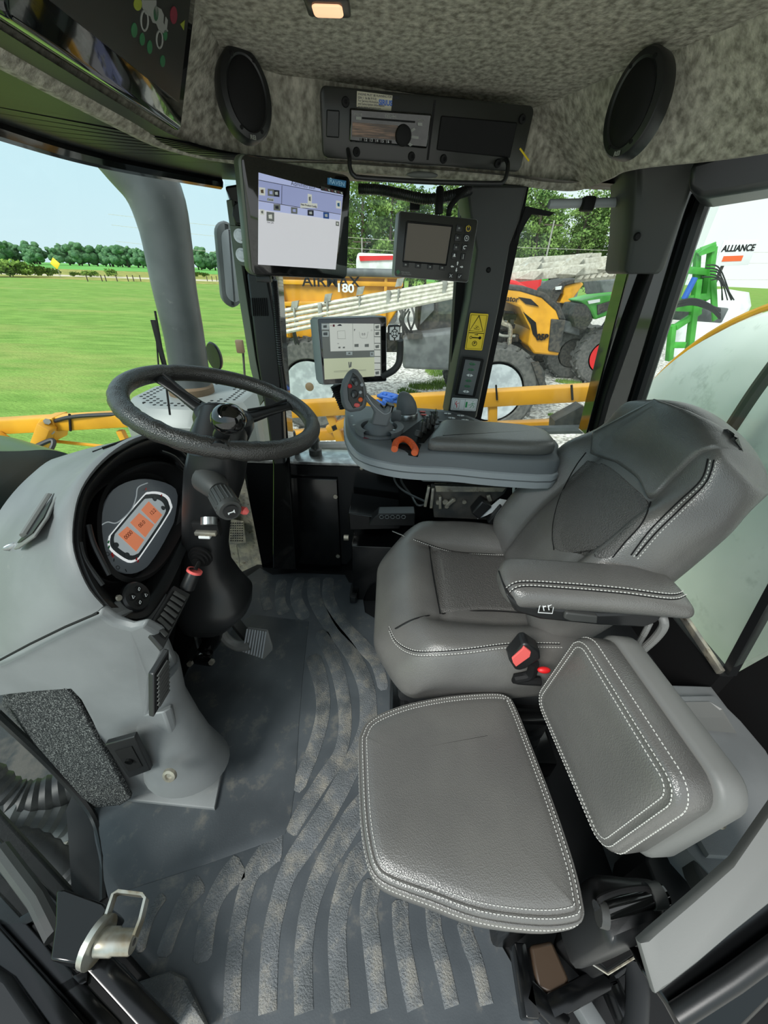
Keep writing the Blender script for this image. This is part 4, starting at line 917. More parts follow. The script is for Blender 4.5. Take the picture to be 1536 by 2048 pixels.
# lower body: below the groove line
PL = .405
a1 = rows[-1][-1]; a0 = rows[1][-1]
lowtop = [cp(196, 1222, .0), at(140, 1243, y=.415), at(70, 1275, y=.42), at(0, 1312, y=.425), V((-.84, .43, .43))]
lowbot = [at(328, 1395, y=.44), at(150, 1402, y=PL), at(128, 1376, y=PL), at(0, 1392, y=.42), V((-.84, .43, .30))]
body = [(196, 1222), (0, 1318), (-60, 1345), (-60, 1400), (6, 1388), (60, 1381), (130, 1374), (150, 1398), (178, 1450), (210, 1515), (250, 1590), (262, 1604), (340, 1600), (402, 1540), (372, 1500), (350, 1470), (338, 1425), (303, 1432), (306, 1350), (330, 1300), (322, 1262), (290, 1246), (262, 1252), (225, 1242)]
def yb(px, py):  # the near face leans a little: further back at the top
    return .395+.02*ss(1500, 1250, py) + (.0 if px < 300 else .02)
fr = [at(a, b, y=yb(a, b)) for a, b in body]; c_ = sum(fr, V())/len(fr)
bm = nb(); rings = [[p+(V((-.10, .12, -.30)) if b_[1] < 1320 and b_[0] > 240 else V((-.08, .14, -.1)) if b_[0] > 290 else V((0, .14, -.08))) for p, b_ in zip(fr, body)], [p+V((0, .012, 0)) for p in fr], [p+(c_-p).normalized()*.012 for p in fr]]
ring_loft(bm, rings); lb_ = obj('dash_lower_body', bm, 'dash_grey', d, ang=40, bev=.004)
# groove strip between the shells
obj('seam_groove', tube(nb(), [at(a_, b_, y=yb(a_, b_)-.0135) for a_, b_ in ((-40, 1335), (0, 1320), (60, 1288), (130, 1254), (196, 1226))], .0022, 6), 'black_matte', d)
# pedestal bulge and base plate
bm = nb(); rg = []
for (lx, rx, py, yy, dd) in ((205, 330, 1380, .43, .10), (225, 345, 1440, .42, .10), (255, 375, 1500, .40, .11), (262, 400, 1550, .385, .13), (262, 432, 1590, .375, .15)):
    a = at(lx, py, y=yy); b = at(rx, py, y=yy); m_ = (a+b)/2; hw = (b-a).length/2
    rg.append([V((m_.x+hw*math.cos(t_), m_.y+dd*.5+dd*.55*math.sin(t_), m_.z)) for t_ in [2*PI*k/28 for k in range(28)]])
ring_loft(bm, rg); obj('pedestal', bm, 'dash_grey', d, ang=60)
bp_ = [V((p.x, p.y, 0)) for p in [at(*q, z=.012) for q in ((255, 1602), (262, 1590), (400, 1506), (452, 1512), (430, 1620))]]
obj('base_plate', slab(nb(), bp_, .006, .02, I4, .004), 'dash_grey', d)
q = at(338, 1552, y=.36); obj('base_screw', lathe(nb(), [(.016, -.004), (.014, .002), (.008, .003), (.007, -.001), (.001, -.001)], frame(q, (1, 0, 0), (0, .5, 1)), 20), 'worn_metal', d)
# socket
def qin(c4, u, v, n_, off):
    return c4[0].lerp(c4[1], u).lerp(c4[3].lerp(c4[2], u), v)+n_*off
so_ = [at(*q, y=.372) for q in ((209, 1490), (268, 1474), (301, 1541), (258, 1557))]; ny = V((0, -1, 0))
sk = obj('socket_plate', prism(nb(), so_, (0, .012, 0)), 'black_plastic', d, bev=.002); obj('socket_recess', prism(nb(), [qin(so_, u, v, ny, .0005) for u, v in ((.2, .2), (.8, .2), (.8, .8), (.2, .8))], (0, -.001, 0)), 'black_matte', sk)
p = qin(so_, .5, .52, ny, .001); obj('socket', cyl(nb(), p, p+ny*.006, .008), 'black_gloss', sk)
def vent(c4, n_, ns_, lab, horiz=False):
    n_ = n_.normalized(); v = obj('air_vent', prism(nb(), [p-n_*.008 for p in c4], n_*.012), 'black_plastic', d, bev=.002); v['label'] = lab
    obj('vent_back', prism(nb(), [qin(c4, u, w, n_, .0045) for u, w in ((.12, .1), (.88, .1), (.88, .9), (.12, .9))], n_*.0008), 'black_matte', v)
    for k in range(ns_):
        f = .16+.68*k/(ns_-1)
        a, b = (qin(c4, f, .16, n_, .008), qin(c4, f, .84, n_, .008)) if not horiz else (qin(c4, .18, f, n_, .008), qin(c4, .82, f, n_, .008))
        obj('vent_slat', bar(nb(), a, b, .008, .0025, .0005, up=n_), 'trim_dark', v)
PV = V((-.42, .45, .655)); nv = V((.75, 0, .66))
vent([onp(*q, PV, nv) for q in ((291, 1262), (346, 1172), (380, 1190), (324, 1300))], nv, 7, 'upper air vent beside the binnacle')
nv2 = V((1, -.25, .1)); PV2 = at(318, 1365, x=-.385)
vent([onp(*q, PV2, nv2) for q in ((303, 1348), (335, 1298), (336, 1380), (304, 1434))], nv2, 8, 'lower air vent on the side of the dash body', True)
# grab slot with clear lens on dash top
c4 = [(32, 1100), (45, 1085), (118, 972), (126, 975), (100, 1035), (72, 1075), (40, 1098)]
def dashz(px, py):  # point on the near side of the shell
    best = None; dd = ray(px, py).normalized(); o_ = V((0, 0, H))
    for r_ in rows:
        for p in r_:
            e = (p-o_); q = (e-dd*e.dot(dd)).length
            if best is None or q < best[0]: best = (q, p, e.dot(dd))
    return o_+dd*(best[2]-.006)
sl = [dashz(*q) for q in c4]; sc_ = sum(sl, V())/len(sl); nn = (sl[0]-sl[2]).cross(sl[4]-sl[2]).normalized(); nn = nn if nn.dot(V((0, 0, H))-sc_) > 0 else -nn
sl = [onp(*q, sc_, nn) for q in c4]
hv = obj('vent_slot', prism(nb(), sl, nn*.004), 'trim_grey', d, bev=.0015); obj('slot_insert', prism(nb(), [sc_.lerp(p, .78)+nn*.003 for p in sl], nn*.003), 'black_plastic', hv); obj('slot_bar', tube(nb(), [onp(58, 1075, sc_, nn)+nn*.006, onp(108, 995, sc_, nn)+nn*.006], .008, 10), 'trim_grey', hv)
obj('dash_bulb', ball(nb(), (0, 0, 0), .008, (2.2, 1, .5), frame(dashz(30, 1092), (.8, .6, 0), (0, 0, 1))), 'silver', d)
bm = nb()
for q in ((186, 905), (205, 897)): p = dashz(*q); bar(bm, p, p+V((.05, .035, .012)), .004, .006)
obj('defroster_slot', bm, 'black_matte', d)
# speckled carpet panel
cpn = [at(*q, y=y) for q, y in (((4, 1392), .42), ((130, 1376), .405), ((150, 1400), .40), ((262, 1598), .375), ((240, 1612), .37), ((182, 1618), .372), ((100, 1525), .40), ((2, 1412), .44))]
tag(obj('carpet_panel', prism(nb(), cpn, (.0, .012, .004)), 'carpet', bev=.004), 'speckled dark carpet panel left of the dash pedestal', 'carpet panel')
# ================= STEERING =================
YC = .69
col = thing('steering_column', 'black steering column with stalk and release lever rising from the floor', 'steering column', (-.48, .72, 0))
sec = [(385, 487, 893, .10, .68), (377, 489, 930, .11, .68), (375, 484, 965, .11, .685), (372, 470, 1010, .10, .69), (371, 456, 1050, .095, .69), (371, 452, 1095, .095, .69), (369, 458, 1130, .10, .69), (366, 478, 1160, .12, .69), (363, 499, 1188, .15, .68), (362, 498, 1210, .155, .68), (372, 470, 1236, .13, .69)]
rg = []
for (l, r_, py, dy, yy) in sec:
    a = at(l, py, y=yy); b = at(r_, py, y=yy); m_ = (a+b)/2; hw = (b.x-a.x)/2
    ring = []
    for k in range(36):
        t_ = 2*PI*k/36; c0, s0 = math.cos(t_), math.sin(t_); e_ = .72
        ring.append(V((m_.x+hw*math.copysign(abs(c0)**e_, c0), m_.y+dy/2*math.copysign(abs(s0)**e_, s0), m_.z)))
    rg.append(ring)
obj('column_shroud', ring_loft(nb(), rg), 'black_plastic', col, ang=70)
obj('column_post', tube(nb(), [(-.68, .74, .30), (-.46, .72, .48)], .035, 16), 'black_paint', col)
q = lambda px, py, y: at(px, py, y=y)
bm = nb(); tube(bm, [q(415, 958, .64), q(432, 975, .61), q(438, 982, .60)], [.030, .024, .018], 20); tube(bm, [q(436, 978, .61), q(445, 993, .585)], [.014, .012], 16)
sk = obj('stalk_boot', bm, 'trim_dark', col)
bm = nb(); A, B = q(438, 985, .60), q(461, 1022, .545); tube(bm, [A, A.lerp(B, .08), A.lerp(B, .9), B], [.016, .020, .0215, .019], 28)
M = frame(A, (B-A).cross(V((0, 0, 1))), (B-A).cross((B-A).cross(V((0, 0, 1))))); ax = (B-A).normalized(); s1 = ax.orthogonal().normalized(); s2 = ax.cross(s1)
for k in range(18):
    a = 2*PI*k/18; o_ = (s1*math.cos(a)+s2*math.sin(a))*.0205; tube(bm, [A.lerp(B, .12)+o_, A.lerp(B, .85)+o_*1.03], .0018, 5)
st_ = obj('stalk_grip', bm, 'trim_dark', col)
cam_dir = (V((0, 0, H))-B).normalized(); obj('horn_button', cyl(nb(), B, B+ax*.004, .013, n=24), 'black_plastic', st_)
Mh = frame(B+ax*.0045, V((1, 0, 0))-ax*ax.x, ax.cross(V((1, 0, 0)))); 
if (Mh.to_3x3() @ V((0, 0, 1))).dot(ax) < 0: Mh = frame(B+ax*.0045, V((1, 0, 0))-ax*ax.x, -ax.cross(V((1, 0, 0))))
obj('horn_symbol', prism(nb(), [Mh @ V(p) for p in ((-.006, .001, 0), (.003, .001, 0), (.006, .004, 0), (.006, -.004, 0), (.003, -.001, 0), (-.004, -.001, 0), (-.004, -.003, 0), (-.006, -.003, 0))], ax*.0005), 'white_plastic', st_)
obj('turn_lever_tip', tube(nb(), [q(478, 1018, .58), q(490, 1022, .575), q(496, 1026, .575)], [.006, .008, .004], 10), 'soft_red', col)
# silver barrel window and lower lever
bm = nb(); box(bm, q(415, 1055, .636), (.056, .02, .035), I4, .004); hb = obj('key_recess', bm, 'black_matte', col); obj('key_barrel', tube(nb(), [q(418, 1035, .632), q(418, 1050, .622)], .016, 20), 'silver', hb); obj('key_clip', box(nb(), q(412, 1066, .622), (.045, .012, .009), Matrix.Identity(4), .002), 'worn_metal', hb); obj('key_clip', box(nb(), q(410, 1073, .62), (.024, .01, .006), I4, .001), 'white_plastic', hb)
bm = nb(); A = q(402, 1112, .635); 
for k, (r_, o_) in enumerate(((.026, .0), (.021, -.006), (.016, -.012), (.010, -.02))): tube(bm, [A+V((0, o_, 0)), A+V((0, o_-.006, 0))], r_, 20)
bt_ = obj('lever_boot', bm, 'black_matte', col); A = q(398, 1125, .60); B = q(390, 1140, .575); D_ = q(373, 1178, .555)
obj('lever_rod', tube(nb(), [A, B], .004, 8), 'black_plastic', bt_); obj('lever_collar', tube(nb(), [B, B.lerp(D_, .12)], .0155, 20), 'soft_red', bt_); obj('lever_handle', tube(nb(), [B, B.lerp(D_, .1), B.lerp(D_, .95), D_], [.012, .0135, .0145, .012], 20), 'black_plastic', bt_)
obj('column_neck', tube(nb(), [(-.35, .775, .93), (-.36, .72, .87)], [.05, .06], 20), 'black_plastic', col)
# wheel
WC = V((-.346, .777, .947)); tl = .2845
MW = frame(WC, (math.cos(tl), 0, -math.sin(tl)), (0, 1, 0))
sw = thing('steering_wheel', 'black textured steering wheel with spinner knob above the column', 'steering wheel', WC)
R0, rr0 = .1863, .0175
bm = nb(); n = 96
rings = []
for i in range(n+1):
    a = 2*PI*i/n; rr = rr0*(1+.05*math.sin(a*40)*(1 if 200 < math.degrees(a) < 330 else 0))
    for s_ in (70, 150, 262, 292, 20):
        if abs(math.degrees(a)-s_) < 1.9: rr = rr0*.9
    rings.append([MW @ V(((R0+rr*math.cos(b))*math.cos(a), (R0+rr*math.cos(b))*math.sin(a), rr*1.05*math.sin(b))) for b in [2*PI*j/18 for j in range(18)]])
mat('wheel_rubber', '302f2d', .33, spec=.7, bump=.5, bs=420, kind='v', bd=.0015)
obj('rim', ring_loft(bm, rings, cap=False), 'wheel_rubber', sw, ang=60)
hub = obj('hub', lathe(nb(), [(.03, -.055), (.055, -.05), (.062, -.02), (.060, -.006), (.054, -.001), (.05, -.001), (.048, -.004), (.001, -.001)], MW @ TR(0, 0, -.012)), 'black_plastic', sw)
obj('hub_cap', lathe(nb(), [(.02, 0), (.018, .004), (.001, .005)], MW @ TR(.0, 0, -.013)), 'black_matte', hub)
def wheel_ang(px, py):
    p = MW.inverted() @ onp(px, py, WC, MW.to_3x3() @ V((0, 0, 1))); return math.atan2(p.y, p.x)
for px, py, wd in ((305, 745, 1), (600, 805, 1)):
    a = wheel_ang(px, py); Ms = MW @ RZ(a); rg = []
    for r_, hw, z0, th in ((.03, .026, -.03, .022), (.07, .021, -.026, .018), (.11, .017, -.018, .014), (.15, .019, -.008, .012), (.176, .026, -.002, .013), (.19, .03, 0, .014)):
        rg.append([Ms @ V((r_, hw*math.cos(t_), z0+th/2*math.sin(t_)*1.2)) for t_ in [2*PI*k/16 for k in range(16)]])
    sp_ = obj('spoke', ring_loft(nb(), rg), 'black_plastic', sw, ang=50)
    obj('spoke_ridge', tube(nb(), [Ms @ V(p) for p in ((.06, .004, -.012), (.12, .002, -.006), (.165, 0, .008))], .003, 6), 'black_matte', sp_)
    for s_ in (-1, 1): pass
a = wheel_ang(440, 893); Ms = MW @ RZ(a)
kn = obj('spinner_clamp', ring_loft(nb(), [[Ms @ V((r_, .016*math.cos(t_)*k, .008+.01*math.sin(t_))) for t_ in [2*PI*q_/12 for q_ in range(12)]] for r_, k in ((.15, .6), (.17, 1), (.20, 1))]), 'black_plastic', sw)
kb = at(457, 838, y=.585); b0 = Ms @ V((.165, 0, .015)); obj('knob_stem', tube(nb(), [b0, b0.lerp(kb, .6), kb], [.014, .012, .012], 16), 'black_plastic', kn); obj('knob', ball(nb(), kb, .0275, (1, 1, .92), I4, 32), 'black_gloss', kn)
# pedals
t = thing('brake_pedal', 'grey ribbed pedal on a bent arm beside the steering column foot', 'pedal', at(515, 1300, z=.03))
pc = [at(*q, y=y) for q, y in (((494, 1262), .82), ((536, 1268), .82), ((546, 1300), .80), ((528, 1320), .785), ((486, 1306), .79))]
obj('pedal_pad', prism(nb(), pc, (0, .01, .012)), 'trim_grey', t, bev=.003)
bm = nb()
for k in range(8): a = pc[0].lerp(pc[1], (k+.5)/8); b = pc[4].lerp(pc[3], (k+.5)/8); tube(bm, [a+V((0, -.003, .014)), b+V((0, -.003, .014))], .0028, 6)
obj('pad_rib', bm, 'grey_light', t)
obj('pedal_arm', tube(nb(), spl([at(430, 1235, y=0.810), at(450, 1275, y=0.810), at(475, 1292, y=0.800), at(500, 1290, y=0.800)], 6), .017, 10), 'trim_grey', t)
t = thing('accelerator_arm', 'dark metal pedal arm behind the ribbed pedal', 'pedal arm', at(470, 1290, z=.02))
obj('arm', bar(nb(), at(455, 1225, y=0.890), at(495, 1275, y=0.870), .035, .02, .004), 'trim_dark', t)
t = thing('pedal_bracket', 'black bracket and bolts under the steering column', 'bracket', at(405, 1330, z=0))
bm = nb(); prism(bm, [at(*q, y=.70) for q in ((352, 1250), (385, 1262), (395, 1300), (345, 1400), (322, 1420), (338, 1340))], (0, .03, 0)); obj('side_plate', bm, 'black_gloss', t)
bm = nb(); tube(bm, spl([at(415, 1232, y=.80), at(425, 1262, y=.8), at(412, 1290, y=.8), at(380, 1305, y=.8)], 6), .035, 16); obj('pivot_tube', bm, 'black_paint', t)
for q_ in ((382, 1325), (425, 1322), (385, 1255)): p = at(*q_, y=.70 if q_[1] > 1300 else .66); obj('bolt', cyl(nb(), p, p+V((0, -.01, .004)), .009, n=6), 'worn_metal', t)
bm = nb(); bar(bm, at(385, 1312, y=.76), at(425, 1318, y=.76), .03, .05, .006); obj('crossbar', bm, 'black_gloss', t)
# ================= OVERHEAD =================
mat('screen_pale', 'c3c3c8', .35, emit=.30)
mat('screen_blue', '8f97c0', .35, emit=.25)
mat('screen_blue2', 'a3abd0', .35, emit=.28)
mat('screen_line', '1d2138', .5)
mat('raven_blue', '1f5f86', .4, emit=.1)
mat('logo_blue', '9ec7e0', .4)
mat('screen_grey', '6c706c', .4, emit=.12)
mat('screen_green', 'b4b99c', .4, emit=.28)
mat('screen_light', 'b9bbb4', .4, emit=.28)
mat('screen_off_glow', '473e2e', .25, spec=.5, emit=.06)  # faint brown glow put into a screen that is switched off
mat('panel_dark', '232421', .3, spec=.5)
mat('smoke_screen', '2b2d2a', .35, spec=.5)
mat('amber', 'f0b890', .3, emit=.6)
def scr(par, M, w, h, name, u0, v0, u1, v1, m, z=.0012, th=.0006):
    """flat element on a display; u,v run 0..1 from the top left corner"""
    return obj(name, box(nb(), ((u0+u1-1)/2*w, (1-v0-v1)/2*h, z), ((u1-u0)*w, (v1-v0)*h, th), M), m, par)
# dome lamp
t = thing('dome_lamp', 'small dome lamp with a clear lens set in the headliner at the top edge', 'dome lamp', at(650, 8, z=1.51))
M = frame(at(655, 0, z=1.515), (1, 0, 0), (0, -1, 0)); obj('lamp_frame', slab(nb(), rrect(.062, .045, .006), 0, .008, M), 'panel_dark', t); obj('lens', slab(nb(), rrect(.042, .028, .006), .007, .012, M, .003), 'amber', t)
# overhead monitor
a = at(365, 243, z=1.395); b = at(142, 100, z=1.395); c = at(402, 25, z=1.515)
up_v = V((c.x-a.x, 0, c.z-a.z)); yl, yr = b.y-.10, a.y
M = frame(V((a.x, (yl+yr)/2, a.z))+up_v*.5, (0, 1, 0), up_v); w_, h_ = yr-yl, up_v.length+.03
t = thing('overhead_monitor', 'black overhead status monitor with machine diagram hanging from the front headliner', 'monitor', M @ V((0, 0, -.05)))
bm = nb(); slab(bm, rrect(w_, h_, .010), -.09, 0, M, .004)
hs_ = obj('housing', bm, 'black_gloss', t)
bz_ = obj('screen', box(nb(), (.0, .012, .0015), (w_*.86, h_*.74, .003), M), 'smoke_screen', t)
obj('trim_edge', box(nb(), (0, -h_*.5+.004, -.02), (w_*.98, .003, .01), M), 'silver', t)
def dec(name, px, m, off=.0032):
    P0 = M @ V((0, 0, off)); n_ = M.to_3x3() @ V((0, 0, 1)); pts = [onp(a_, b_, P0, n_) for a_, b_ in px]
    return obj(name, prism(nb(), pts, n_*.0006), m, t)
mat('dim_white', '8d8f8a', .5); mat('dim_green', '2f6b45', .5); mat('dim_yellow', '8f9a35', .5); mat('dim_red', '7a2436', .5)
dec('diagram', [(283, 0), (312, 0), (312, 12), (322, 18), (327, 30), (326, 45), (336, 62), (326, 66), (317, 60), (312, 47), (305, 45), (300, 32), (290, 28), (284, 14)], 'dim_white')
dec('diagram', [(331, 33), (335, 40), (333, 58), (329, 50)], 'dim_white')
for (cx, cy, rx, ry) in ((289, 41, 7, 20), (319, 79, 6, 17)):
    P0 = M @ V((0, 0, .0036)); n_ = M.to_3x3() @ V((0, 0, 1)); pts = [onp(cx+rx*math.cos(k*.3142), cy+ry*math.sin(k*.3142), P0, n_) for k in range(21)]; obj('diagram_wheel', tube(nb(), pts, .0011, 5), 'dim_white', t)
for (cx, cy, rx, ry, m_) in ((275, 8, 8, 13, 'dim_yellow'), (268, 60, 6, 15, 'dim_green'), (284, 78, 5, 13, 'dim_green'), (299, 94, 5, 14, 'dim_green'), (325, 122, 5, 12, 'dim_green'), (311, 26, 5, 16, 'dim_green'), (330, 70, 4, 11, 'dim_green'), (347, 30, 7, 18, 'dim_red')):
    dec('status_icon', [(cx+rx*math.cos(k*.45), cy+ry*math.sin(k*.45)) for k in range(14)], m_)
dec('warning_icon', [(360, 48), (369, 40), (367, 60)], 'dim_yellow')
# speakers
def speaker(cpx, y, e1, w_, h_, lab, logo):
    c = at(*cpx, y=y); M = frame(c, e1, (0, .05, 1)); t = thing('ceiling_speaker', lab, 'speaker', c)
    o = ell(w_, h_, 48); obj('speaker_rim', pad(nb(), o, [(0, -.02), (0, .004), (.003, .009), (.012, .012), (.020, .008), (.022, .003)], M), 'black_plastic', t)
    bm = nb(); pad(bm, ell(w_*.70, h_*.78, 40), [(0, .0), (0, .010), (.004, .013), (.02, .016)], M)
    g = obj('grille', bm, 'black_matte', t)
    text('badge', 'REI', .0085, M @ TR(.0, -h_*.455, .0125), 'dim_white', t, .0004, bold=.0003)
    for a in (60, 120, 300, 240): obj('screw', lathe(nb(), [(.0001, .002), (.003, .0015), (.0035, 0)], M @ TR(w_*.40*math.cos(math.radians(a)), h_*.42*math.sin(math.radians(a)), .011), 10), 'black_matte', t)
    return t
speaker((491, 193), 1.0, (.80, .60, 0), .098, .128, 'oval black speaker on the felt left of the radio panel', 0)
speaker((1269, 212), .93, (.50, -.86, .02), .100, .138, 'oval black speaker on the felt pod at the upper right', 0)
# radio console panel
t = thing('radio_panel', 'black overhead panel holding a radio and a storage lid', 'radio panel', at(850, 330, y=1.13))
M, w_, h_ = quad(((643, 175), (1075, 208), (1037, 348), (643, 312)), (1.05, 1.13, 1.15, 1.07))
obj('panel', slab(nb(), rrect(w_, h_, .012), -.04, 0, M, .003), 'panel_dark', t)
def uv(px, py, off=0):
    P0 = M @ V((0, 0, off)); return onp(px, py, P0, M.to_3x3() @ V((0, 0, 1)))
def qp(name, px, m, par, off=.0005, th=.002, bev=0): return obj(name, prism(nb(), [uv(*q, off) for q in px], (M.to_3x3() @ V((0, 0, 1)))*th), m, par, bev=bev)
rd = qp('radio', ((699, 216), (862, 228), (852, 297), (698, 283)), 'black_gloss', t, 0, .012, .003)
qp('radio_slot', ((724, 234), (830, 242), (830, 246), (724, 238)), 'black_matte', rd, .0125, .001)
mat('radio_display', '4a3a30', .3, col2='8a6a55', ns=60, lo=.45, hi=.6, stretch=(.3, 1, 6))
qp('radio_display', ((705, 244), (796, 251), (793, 280), (704, 273)), 'radio_display', rd, .0125, .001)
obj('radio_knob', lathe(nb(), [(.017, 0), (.016, .010), (.012, .012), (.001, .012)], frame(uv(806, 271, .012), M.to_3x3() @ V((1, 0, 0)), M.to_3x3() @ V((0, 1, 0)))), 'black_matte', rd)
for k in range(6): qp('radio_button', ((720+k*11, 276+k*.9), (728+k*11, 276.6+k*.9), (728+k*11, 283+k*.9), (720+k*11, 282.4+k*.9)), 'black_matte', rd, .0125, .002); 
for k in range(6): text('preset_digit', str(k+1), .006, frame(uv(722+k*11, 279+k*.9, .0148), M.to_3x3() @ V((1, 0, 0)), M.to_3x3() @ V((0, 1, 0))), 'white_plastic', rd, .0001)
for q in (((712, 233), (722, 234), (722, 240), (712, 239)), ((835, 245), (844, 246), (844, 252), (835, 251)), ((819, 261), (828, 255), (831, 259), (822, 265)), ((818, 271), (837, 273), (837, 278), (818, 276)), ((812, 284), (816, 282), (825, 290), (820, 293))): qp('radio_button', q, 'dim_white', rd, .0125, .002)
def ptext(s, px, py, size, m, par, off=.0128, **k): return text('lettering', s, size, frame(uv(px, py, off), M.to_3x3() @ V((1, 0, 0)), M.to_3x3() @ V((0, 1, 0))), m, par, .0002, **k)
ptext('DELPHI', 781, 233, .0075, 'dim_white', rd); ptext('MENU', 841, 241, .005, 'dim_white', rd); ptext('PHONE', 716, 229, .005, 'dim_white', rd)
lid = qp('storage_lid', ((882, 231), (1034, 245), (1019, 316), (873, 300)), 'black_matte', t, 0, .004, .002)
qp('side_cover', ((653, 219), (679, 221), (678, 276), (652, 274)), 'black_plastic', t, 0, .004, .003)
qp('trim_strip', ((868, 200), (872, 200), (857, 320), (853, 320)), 'black_matte', t, 0, .001)
mat('label_paper', 'bdb9a4', .7)
lb = qp('paper_label', ((714, 182), (785, 191), (782, 223), (713, 214)), 'label_paper', t, .0005, .0006)
for k, s in enumerate(('ENGINE MUST BE RUNNING FOR RADIO', 'ESN 1. 56 86 9 9 02', 'For Service Activation', 'and Subscription Information', 'go to www.siriusxm.com')): ptext(s, 716, 188+k*6+(0 if k == 0 else 1), .0046, 'screen_line', t, .0014, align='LEFT')
ptext('SIRIUS', 771, 206, .010, 'blue', t, .0014, bold=.0004)
for q in ((691, 204), (1044, 238), (713, 304), (823, 313), (887, 318), (995, 327)):
    obj('panel_screw', lathe(nb(), [(.0001, .002), (.003, .002), (.003, .006), (.007, .005), (.008, 0)], frame(uv(*q, 0), M.to_3x3() @ V((1, 0, 0)), M.to_3x3() @ V((0, 1, 0))), 14), 'black_matte', t)
bm = nb(); tube(bm, spl([uv(696, 300, .0), uv(699, 318, .035), uv(700, 336, .045), uv(708, 351, .05), uv(730, 356, .05), uv(860, 364, .05), uv(985, 367, .05), uv(1006, 364, .05), uv(1013, 350, .045), uv(1016, 330, .03), uv(1012, 318, .0)], 5), .0045, 10)
tag(obj('grab_handle', bm, 'black_plastic'), 'thin black grab bar looping under the radio panel', 'grab handle')
p = at(845, 348, y=1.12); tag(obj('felt_plug', ball(nb(), p+V((0, .01, 0)), .018, (2.0, .4, .35)), 'trim_grey'), 'flat oval plug in the felt under the radio panel', 'plug')
bm = nb(); tube(bm, [at(1040, 297, y=1.12), at(1058, 322, y=1.11)], .0018, 6); tag(obj('straw_bit', bm, 'yellow_sticker'), 'short straw coloured stick caught in the felt right of the radio panel', 'straw')
# ================= DISPLAYS =================
def frm3(M): return M.to_3x3()
M, w_, h_ = quad(((492, 310), (706, 352), (688, 560), (484, 548)), (.90, 1.04, 1.04, .90))
t = thing('field_computer', 'large tilted touch display with bright screen showing Administrator, left of the radio', 'display', M @ V((0, -h_/2, 0)))
obj('housing', slab(nb(), rrect(w_, h_, .014), -.028, -.002, M, .004), 'olive_metal', t); fc = obj('bezel', slab(nb(), rrect(w_*.975, h_*.985, .012), -.004, .001, M @ TR(.003, 0, 0), .001), 'black_gloss', t)
def onM(M, px, py, off=0): return onp(px, py, M @ V((0, 0, off)), M.to_3x3() @ V((0, 0, 1)))
def elem(M, par, name, px, m, off=.0012, th=.0006): return obj(name, prism(nb(), [onM(M, a, b, off) for a, b in px], (M.to_3x3() @ V((0, 0, 1)))*th), m, par)
def etxt(M, par, s, px, py, size, m, off=.003, **k): return text('lettering', s, size, frame(onM(M, px, py, off), M.to_3x3() @ V((1, 0, 0)), M.to_3x3() @ V((0, 1, 0))), m, par, .0001, **k)
s0 = elem(M, t, 'screen', ((517, 345), (686, 390), (671, 539), (516, 529)), 'screen_pale')
S = lambda x, y: (480+x*.15625, 300+y*.15625)
elem(M, s0, 'top_bar', (S(238, 288), S(1318, 575), S(1290, 820), S(238, 645)), 'screen_blue', .002)
elem(M, s0, 'top_bar', (S(238, 288), S(1318, 575), S(1318, 590), S(238, 385)), 'screen_blue2', .0024)
elem(M, s0, 'tab_row', (S(238, 655), S(1290, 828), S(1275, 900), S(238, 760)), 'screen_blue2', .002)
for a, b in (((238, 385), (1318, 592)), ((238, 648), (1290, 824)), ((538, 455), (532, 695))): obj('screen_rule', tube(nb(), [onM(M, *S(*a), .0028), onM(M, *S(*b), .0028)], .0005, 4), 'screen_line', s0)
def icon(cx, cy, rw, rh, m, m2=None):
    elem(M, s0, 'screen_icon', (S(cx-rw, cy-rh*1.1), S(cx+rw, cy-rh*.9), S(cx+rw, cy+rh*1.1), S(cx-rw, cy+rh*.9)), m, .003)
    if m2: elem(M, s0, 'screen_icon', (S(cx-rw*.5, cy-rh*.4), S(cx+rw*.4, cy-rh*.5), S(cx+rw*.5, cy+rh*.5), S(cx-rw*.4, cy+rh*.4)), m2, .0036)
for q in ((283, 530, 38, 50, 'screen_light', 'skin_brown'), (395, 545, 40, 45, 'screen_grey', 'screen_blue'), (465, 555, 38, 42, 'screen_line', 'white_plastic'), (388, 636, 42, 20, 'white_plastic', None), (892, 625, 26, 60, 'screen_light', 'screen_grey'), (880, 712, 108, 30, 'screen_light', None), (1260, 700, 30, 50, 'screen_light', 'raven_blue'),
          (472, 735, 42, 40, 'screen_grey', 'screen_line'), (693, 775, 40, 40, 'screen_grey', 'screen_blue'), (903, 805, 38, 36, 'screen_line', 'white_plastic'), (1102, 838, 36, 40, 'blue', 'white_plastic'), (283, 795, 26, 36, 'screen_light', 'screen_grey'), (388, 853, 48, 58, 'screen_grey', 'screen_light'), (1246, 944, 20, 28, 'screen_grey', 'screen_light')): icon(*q)
elem(M, s0, 'status_strip', (S(1035, 462), S(1318, 535), S(1316, 572), S(1033, 515)), 'panel_dark', .003)
for k in range(6): x = 1085+k*40; elem(M, s0, 'screen_icon', (S(x, 500+k*9), S(x+18, 492+k*9), S(x+26, 525+k*9)), 'white_plastic' if k % 2 else 'dim_red', .0036)
elem(M, t, 'logo_plate', (S(1120, 355), S(1358, 395), S(1350, 485), S(1118, 440)), 'raven_blue', .0012)
etxt(M, t, 'R', *S(1165, 400), .0135, 'logo_blue', .002); etxt(M, t, 'AVEN', *S(1260, 428), .0095, 'logo_blue', .002, bold=.0001, sx=1.25)
etxt(M, s0, 'Administrator', *S(815, 455), .0095, 'screen_line'); etxt(M, s0, 'New Product Config', *S(880, 712), .0042, 'screen_line', .0038, bold=.0001); etxt(M, s0, 'Cancel', *S(388, 636), .0042, 'screen_line', .0038); etxt(M, s0, 'User_Job', *S(388, 928), .0036, 'screen_line')
